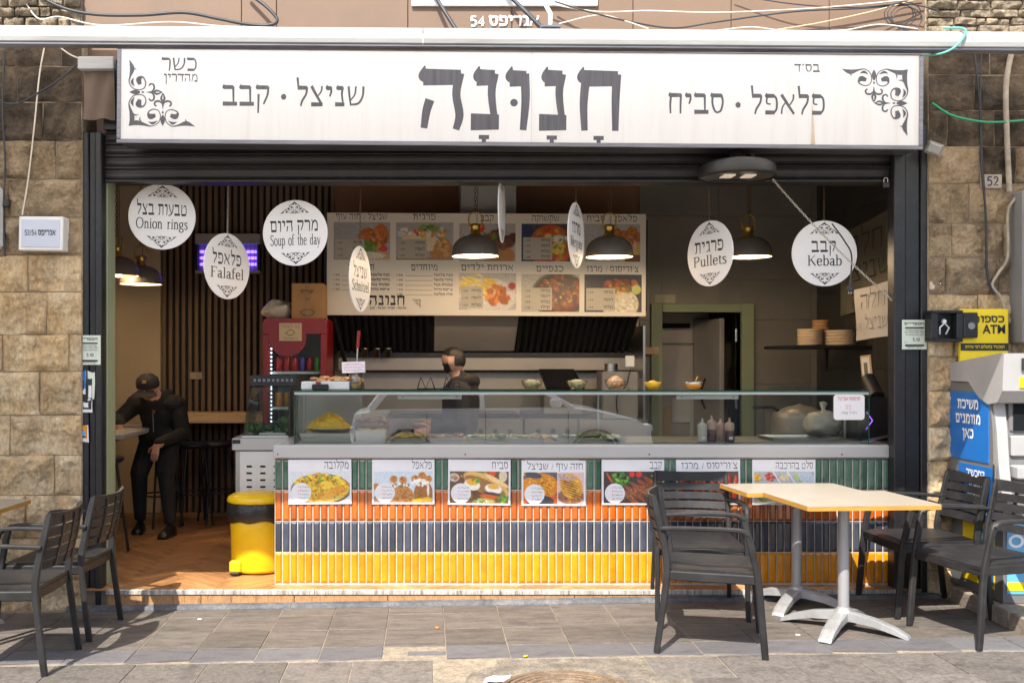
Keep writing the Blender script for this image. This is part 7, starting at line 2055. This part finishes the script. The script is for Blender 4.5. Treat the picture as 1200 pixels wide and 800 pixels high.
b = MB(); b.lathe([(.098, .0), (.100, .03), (.090, .07), (.060, .098), (.0, .108)], 28, sy=1.1)
b.build('cap', M['cap'], man_, hd_ + W_(0, -.004, .012), (R(16), 0, 0))
b = MB(); vs = []
for j in range(5):
    for i in range(9):
        a = R(-46 + i * 11.5) - math.pi / 2; r_ = .088 + j * .0175
        vs.append((r_ * math.cos(a) * 1.0, r_ * math.sin(a) * 1.12, .004 - .010 * abs(i - 4) / 4 - .006 * j))
fs = [(j * 9 + i, j * 9 + i + 1, (j + 1) * 9 + i + 1, (j + 1) * 9 + i) for j in range(4) for i in range(8)]
b.add(vs, fs, True); b.add([(x, y, z - .006) for x, y, z in vs], [f[::-1] for f in fs], True)
b.build('cap_peak', M['cap'], man_, hd_ + W_(0, -.010, .016), (R(24), 0, 0))
MB().box(-.017, .017, -.006, 0, -.015, .015, .003).build('cap_badge', mat('tan_badge', (.30, .16, .05), .7), man_, hd_ + W_(0, -.118, .052), (R(-12), 0, 0))
MB().tube([(-.028, -.125, 1.10), (-.012, -.14, 1.03), (-.008, -.135, .9), (-.006, -.13, .74)], .004, 6).build('zip', M['meter'], man_)
MB().box(-.008, .008, -.150, -.139, 1.015, 1.045, .003).build('zip_pull', M['brass'], man_)
for (fx, fy, a) in ((-.115, -.16, 6), (.20, -.38, -8)):
    b = MB(); vs = []
    sec = [(.055, .036, .075), (.0, .042, .095), (-.05, .042, .085), (-.11, .046, .060), (-.16, .045, .050), (-.195, .032, .034)]
    for (yy, hw_, hh_) in sec:
        for q in range(8):
            an = math.pi * q / 7
            vs.append((hw_ * math.cos(an), yy, .016 + hh_ * math.sin(an) * .95))
    b.add(vs, [(i * 8 + j, i * 8 + j + 1, (i + 1) * 8 + j + 1, (i + 1) * 8 + j) for i in range(5) for j in range(7)] + [tuple(range(8)), tuple(range(40, 48))[::-1]], True)
    b.add([(hw_ * s * 1.05, yy, z) for (yy, hw_, hh_) in sec for s, z in ((-1, 0), (-1, .018), (1, .018), (1, 0))], [(i * 4 + j, i * 4 + (j + 1) % 4, (i + 1) * 4 + (j + 1) % 4, (i + 1) * 4 + j) for i in range(5) for j in range(4)] + [(0, 1, 2, 3), (20, 23, 22, 21)])
    b.build('shoe', M['shoe'], man_, (fx, fy, .001), (0, 0, R(a)))
o = MB().prism([(-.10, 0), (.04, -.02), (.0, .09), (-.06, .11)], 0, .002).build('paper_sheet', M['paper'], None, (-2.76, 2.0, .90), (R(-50), 0, .3)); tag(o, 'white sheet of paper under the seated man\'s hand', 'paper')

# --- the cook
ck = thing('person', 'bearded man in a dark hoodie standing in profile behind the glass case', 'person', (PX(536, 1.55), 1.55, 0))
h2 = W_(-.03, -.01, 1.475)
TURN = Matrix.Rotation(R(-38), 3, 'Z')
caps = [
    (W_(.02, .03, .95), .150, W_(.03, .02, 1.18), .158), (W_(.02, -.08, 1.235), .092, W_(.05, .13, 1.235), .092), (W_(.035, .03, 1.18), .15, W_(.03, .02, 1.26), .10),
    (W_(.02, .02, 1.30), .068, W_(-.01, .0, 1.40), .056),
    (W_(.03, -.15, 1.215), .080, W_(.03, -.19, .98), .064), (W_(.03, -.19, .98), .058, W_(-.19, -.12, .92), .044),
    (W_(.06, .18, 1.215), .080, W_(.02, .21, .99), .064), (W_(.02, .21, .99), .058, W_(-.20, .16, .95), .044),
    (W_(.02, -.06, .92), .105, W_(.0, -.09, .50), .078), (W_(.0, -.09, .50), .074, W_(.03, -.09, .10), .052),
    (W_(.02, .10, .92), .105, W_(-.01, .12, .50), .078), (W_(-.01, .12, .50), .074, W_(.03, .12, .10), .052),
    # hood bunched at the neck
    (W_(.07, -.10, 1.315), .052, W_(.125, .02, 1.30), .062), (W_(.125, .02, 1.30), .062, W_(.08, .13, 1.315), .052), (W_(-.03, -.07, 1.30), .04, W_(.07, -.10, 1.315), .05),
    (h2 + TURN @ W_(-.06, 0, -.072), .036, h2 + TURN @ W_(-.02, 0, -.025), .06),
]
caps += hand(W_(-.20, -.115, .915), (-1, .1, -.25), (0, .4, 1), -1) + hand(W_(-.21, .155, .945), (-1, -.1, -.25), (0, -.4, 1), 1)
balls = [(h2, .098, (1.02, .84, 1.10)), (h2 + TURN @ W_(-.102, 0, -.014), .017, (1.0, .8, 1.3)), (h2 + TURN @ W_(.015, -.083, -.012), .026, (.8, .4, 1.2)), (h2 + TURN @ W_(.015, .083, -.012), .026, (.8, .4, 1.2)), (h2 + TURN @ W_(-.085, 0, -.062), .018, (.8, 1.3, .6)), (h2 + TURN @ W_(-.085, 0, .028), .02, (1, 2.2, .6))]
def cook_mat(c):
    q = TURN.inverted() @ (c - h2)
    if q.length < .165 and (q.z > -.085 or (q.x < -.03 and q.z > -.13)):
        if q.z > .040 - .15 * (q.x + .05) or (q.x > .012 and q.z > -.05 and not (abs(abs(q.y) - .085) < .03 and q.z < .03 and q.x < .05)): return 2
        if -.13 < q.x < .014 and q.z < -.026 + .04 * q.x + .010 * noise.noise(c * 60) and not (q.x < -.082 and q.z > -.05): return 4
        return 1
    if 1.33 < c.z < 1.42 and math.hypot(c.x - .0, c.y - .01) < .075 and q.x < .06: return 1
    if c.x < -.215 and c.z < 1.0: return 1
    if c.z < .86: return 3
    return 0
figure('body', caps, balls, .0075, cook_mat, [M['hoodie'], M['skin'], M['hair'], M['trouser'], M['beard']], ck)
for s in (-.09, .12): MB().ball((.0, s, .045), .09, 14, 10, (1.35, .5, .5)).build('shoe', M['shoe'], ck)

# ================================================================ unseen sunshade, added to shade the left stone wall
pa = thing('added_parasol', 'wide canvas sunshade out of view, added to shade the left stone wall', 'added_parasol', (-3.60, -1.30, gz(-3.6)))
MB().lathe([(0, 2.75), (.6, 2.60), (1.20, 2.30), (1.20, 2.26), (.6, 2.57), (0, 2.72)], 8, smooth=False).build('canopy', M['canvas'], pa)
MB().cyl((0, 0, .05), (0, 0, 2.74), .022, n=12).build('pole', M['pole'], pa)
MB().lathe([(0, 0), (.24, 0), (.24, .05), (.05, .08), (0, .08)], 24).build('base', M['meter'], pa)
for q in range(8): MB().tube([(0, 0, 2.70), (1.14 * math.cos(q * math.pi / 4), 1.14 * math.sin(q * math.pi / 4), 2.375)], .008, 6).build('rib', M['pole'], pa)

# ================================================================ the street behind the camera, seen as a reflection in the counter glass
zr_ = gz(1) - .12
car = thing('parked_car', 'silver parked car on the street, mirrored in the counter glass', 'car', (1.05, -8.55, zr_))
side_prof = [(-2.1, .35), (-2.15, .62), (-2.08, .88), (-1.75, .95), (1.00, .98), (1.45, .92), (1.95, .80), (2.14, .66), (2.18, .45), (2.10, .26), (-2.0, .26)]
def car_y(z, x): return (.86 - .06 * max(0, z - .6) / .4 - .08 * max(0, abs(x) - 1.7) / .45)
b = MB(); m = len(side_prof)
for s in (1,):
    vs = []
    cols_ = (-1, -.96, .96, 1)
    for c_ in cols_:
        for (x, z) in side_prof:
            k = 1 if abs(c_) < 1 else 0
            yy = c_ * car_y(z, x)
            zz = z + (.015 if abs(c_) < 1 and z > .6 else 0)
            xx = x * (1.0 if abs(c_) < 1 else .985)
            vs.append((xx, yy, zz))
    fs = []
    for q in range(3):
        for i in range(m): fs.append((q * m + i, q * m + (i + 1) % m, (q + 1) * m + (i + 1) % m, (q + 1) * m + i))
    fs += [tuple(range(m)), tuple(range(3 * m, 4 * m))[::-1]]
    b.add(vs, fs)
b.build('body', M['car'], car)
def loft(name, m_, rings):
    b = MB(); n_ = len(rings[0]); vs = [p for r_ in rings for p in r_]
    fs = [(q * n_ + i, q * n_ + (i + 1) % n_, (q + 1) * n_ + (i + 1) % n_, (q + 1) * n_ + i) for q in range(len(rings) - 1) for i in range(n_)]
    fs += [tuple(range(n_)), tuple(range((len(rings) - 1) * n_, len(rings) * n_))[::-1]]
    b.add(vs, fs); return b.build(name, M[m_], car)
base = [(-1.85, -.78, .955), (1.02, -.78, .985), (1.02, .78, .985), (-1.85, .78, .955)]
mid = [(-1.70, -.70, 1.25), (.50, -.70, 1.28), (.50, .70, 1.28), (-1.70, .70, 1.25)]
topr = [(-1.45, -.60, 1.44), (.18, -.60, 1.455), (.18, .60, 1.455), (-1.45, .60, 1.44)]
loft('greenhouse_glass', 'car_glass', [base, mid, topr])
loft('roof', 'car', [[(x * 1.0, y * 1.02, z + .002) for x, y, z in topr], [(x * .97, y * .9, z + .03) for x, y, z in topr]])
for s in (-1, 1):
    for (p, q, r_) in (((1.02, .785, .985), (.18, .605, 1.46), .035), ((-.25, .785, .97), (-.30, .605, 1.46), .04), ((-1.85, .785, .955), (-1.45, .605, 1.45), .06)):
        MB().tube([(p[0], s * p[1], p[2]), (q[0], s * q[1], q[2])], r_, 8).build('pillar', M['car'], car)
    MB().box(.70, .86, s * .83 - .09, s * .83 + .09, .99, 1.12, .03).build('mirror', M['car'], car)
    for xx in (-1.32, 1.35):
        MB().cyl((xx, s * .66, .31), (xx, s * .875, .31), .31, n=28).build('tyre', M['tyre'], car)
        MB().cyl((xx, s * .70, .31), (xx, s * .882, .31), .19, n=20).build('rim', M['alu'], car)
        MB().tube([(xx + .36 * math.cos(R(a)), s * .862, .31 + .36 * math.sin(R(a))) for a in range(0, 181, 15)], .02, 6).build('wheel_arch', M['tyre'], car)
    MB().box(2.02, 2.17, s * .62 - .15, s * .62 + .15, .64, .74, .02).build('headlight', M['ink_white'], car)
    for xx in (-.22, .95, -1.05): MB().box(xx, xx + .008, s * .862 - .004, s * .862 + .004, .40, .94).build('door_seam', M['tyre'], car)
    MB().box(.0, .16, s * .866 - .012, s * .866 + .012, .82, .845, .005).build('door_handle', M['car'], car)

sr_ = thing('shop_row', 'dark shop fronts across the street, mirrored behind the car in the counter glass', 'building', (0, -12.6, -.3))
M['shop_dark'] = mat('shaded_shopfront', (.075, .07, .065), .7, var=.3, vs=1)
MB().box(-14, 14, -4, 0, 0, 3.3).build('wall', M['shop_dark'], sr_)
for i in range(8):
    w_ = MB().box(-1.2, 1.2, .002, .05, .3, 2.6, .01).build('shop_window', M['car_glass'], sr_, (-11 + i * 3.1, 0, 0))
    MB().box(-1.25, 1.25, .051, .12, 2.62, 3.05, .01).build('fascia', M['meter'], sr_, (-11 + i * 3.1, 0, 0))
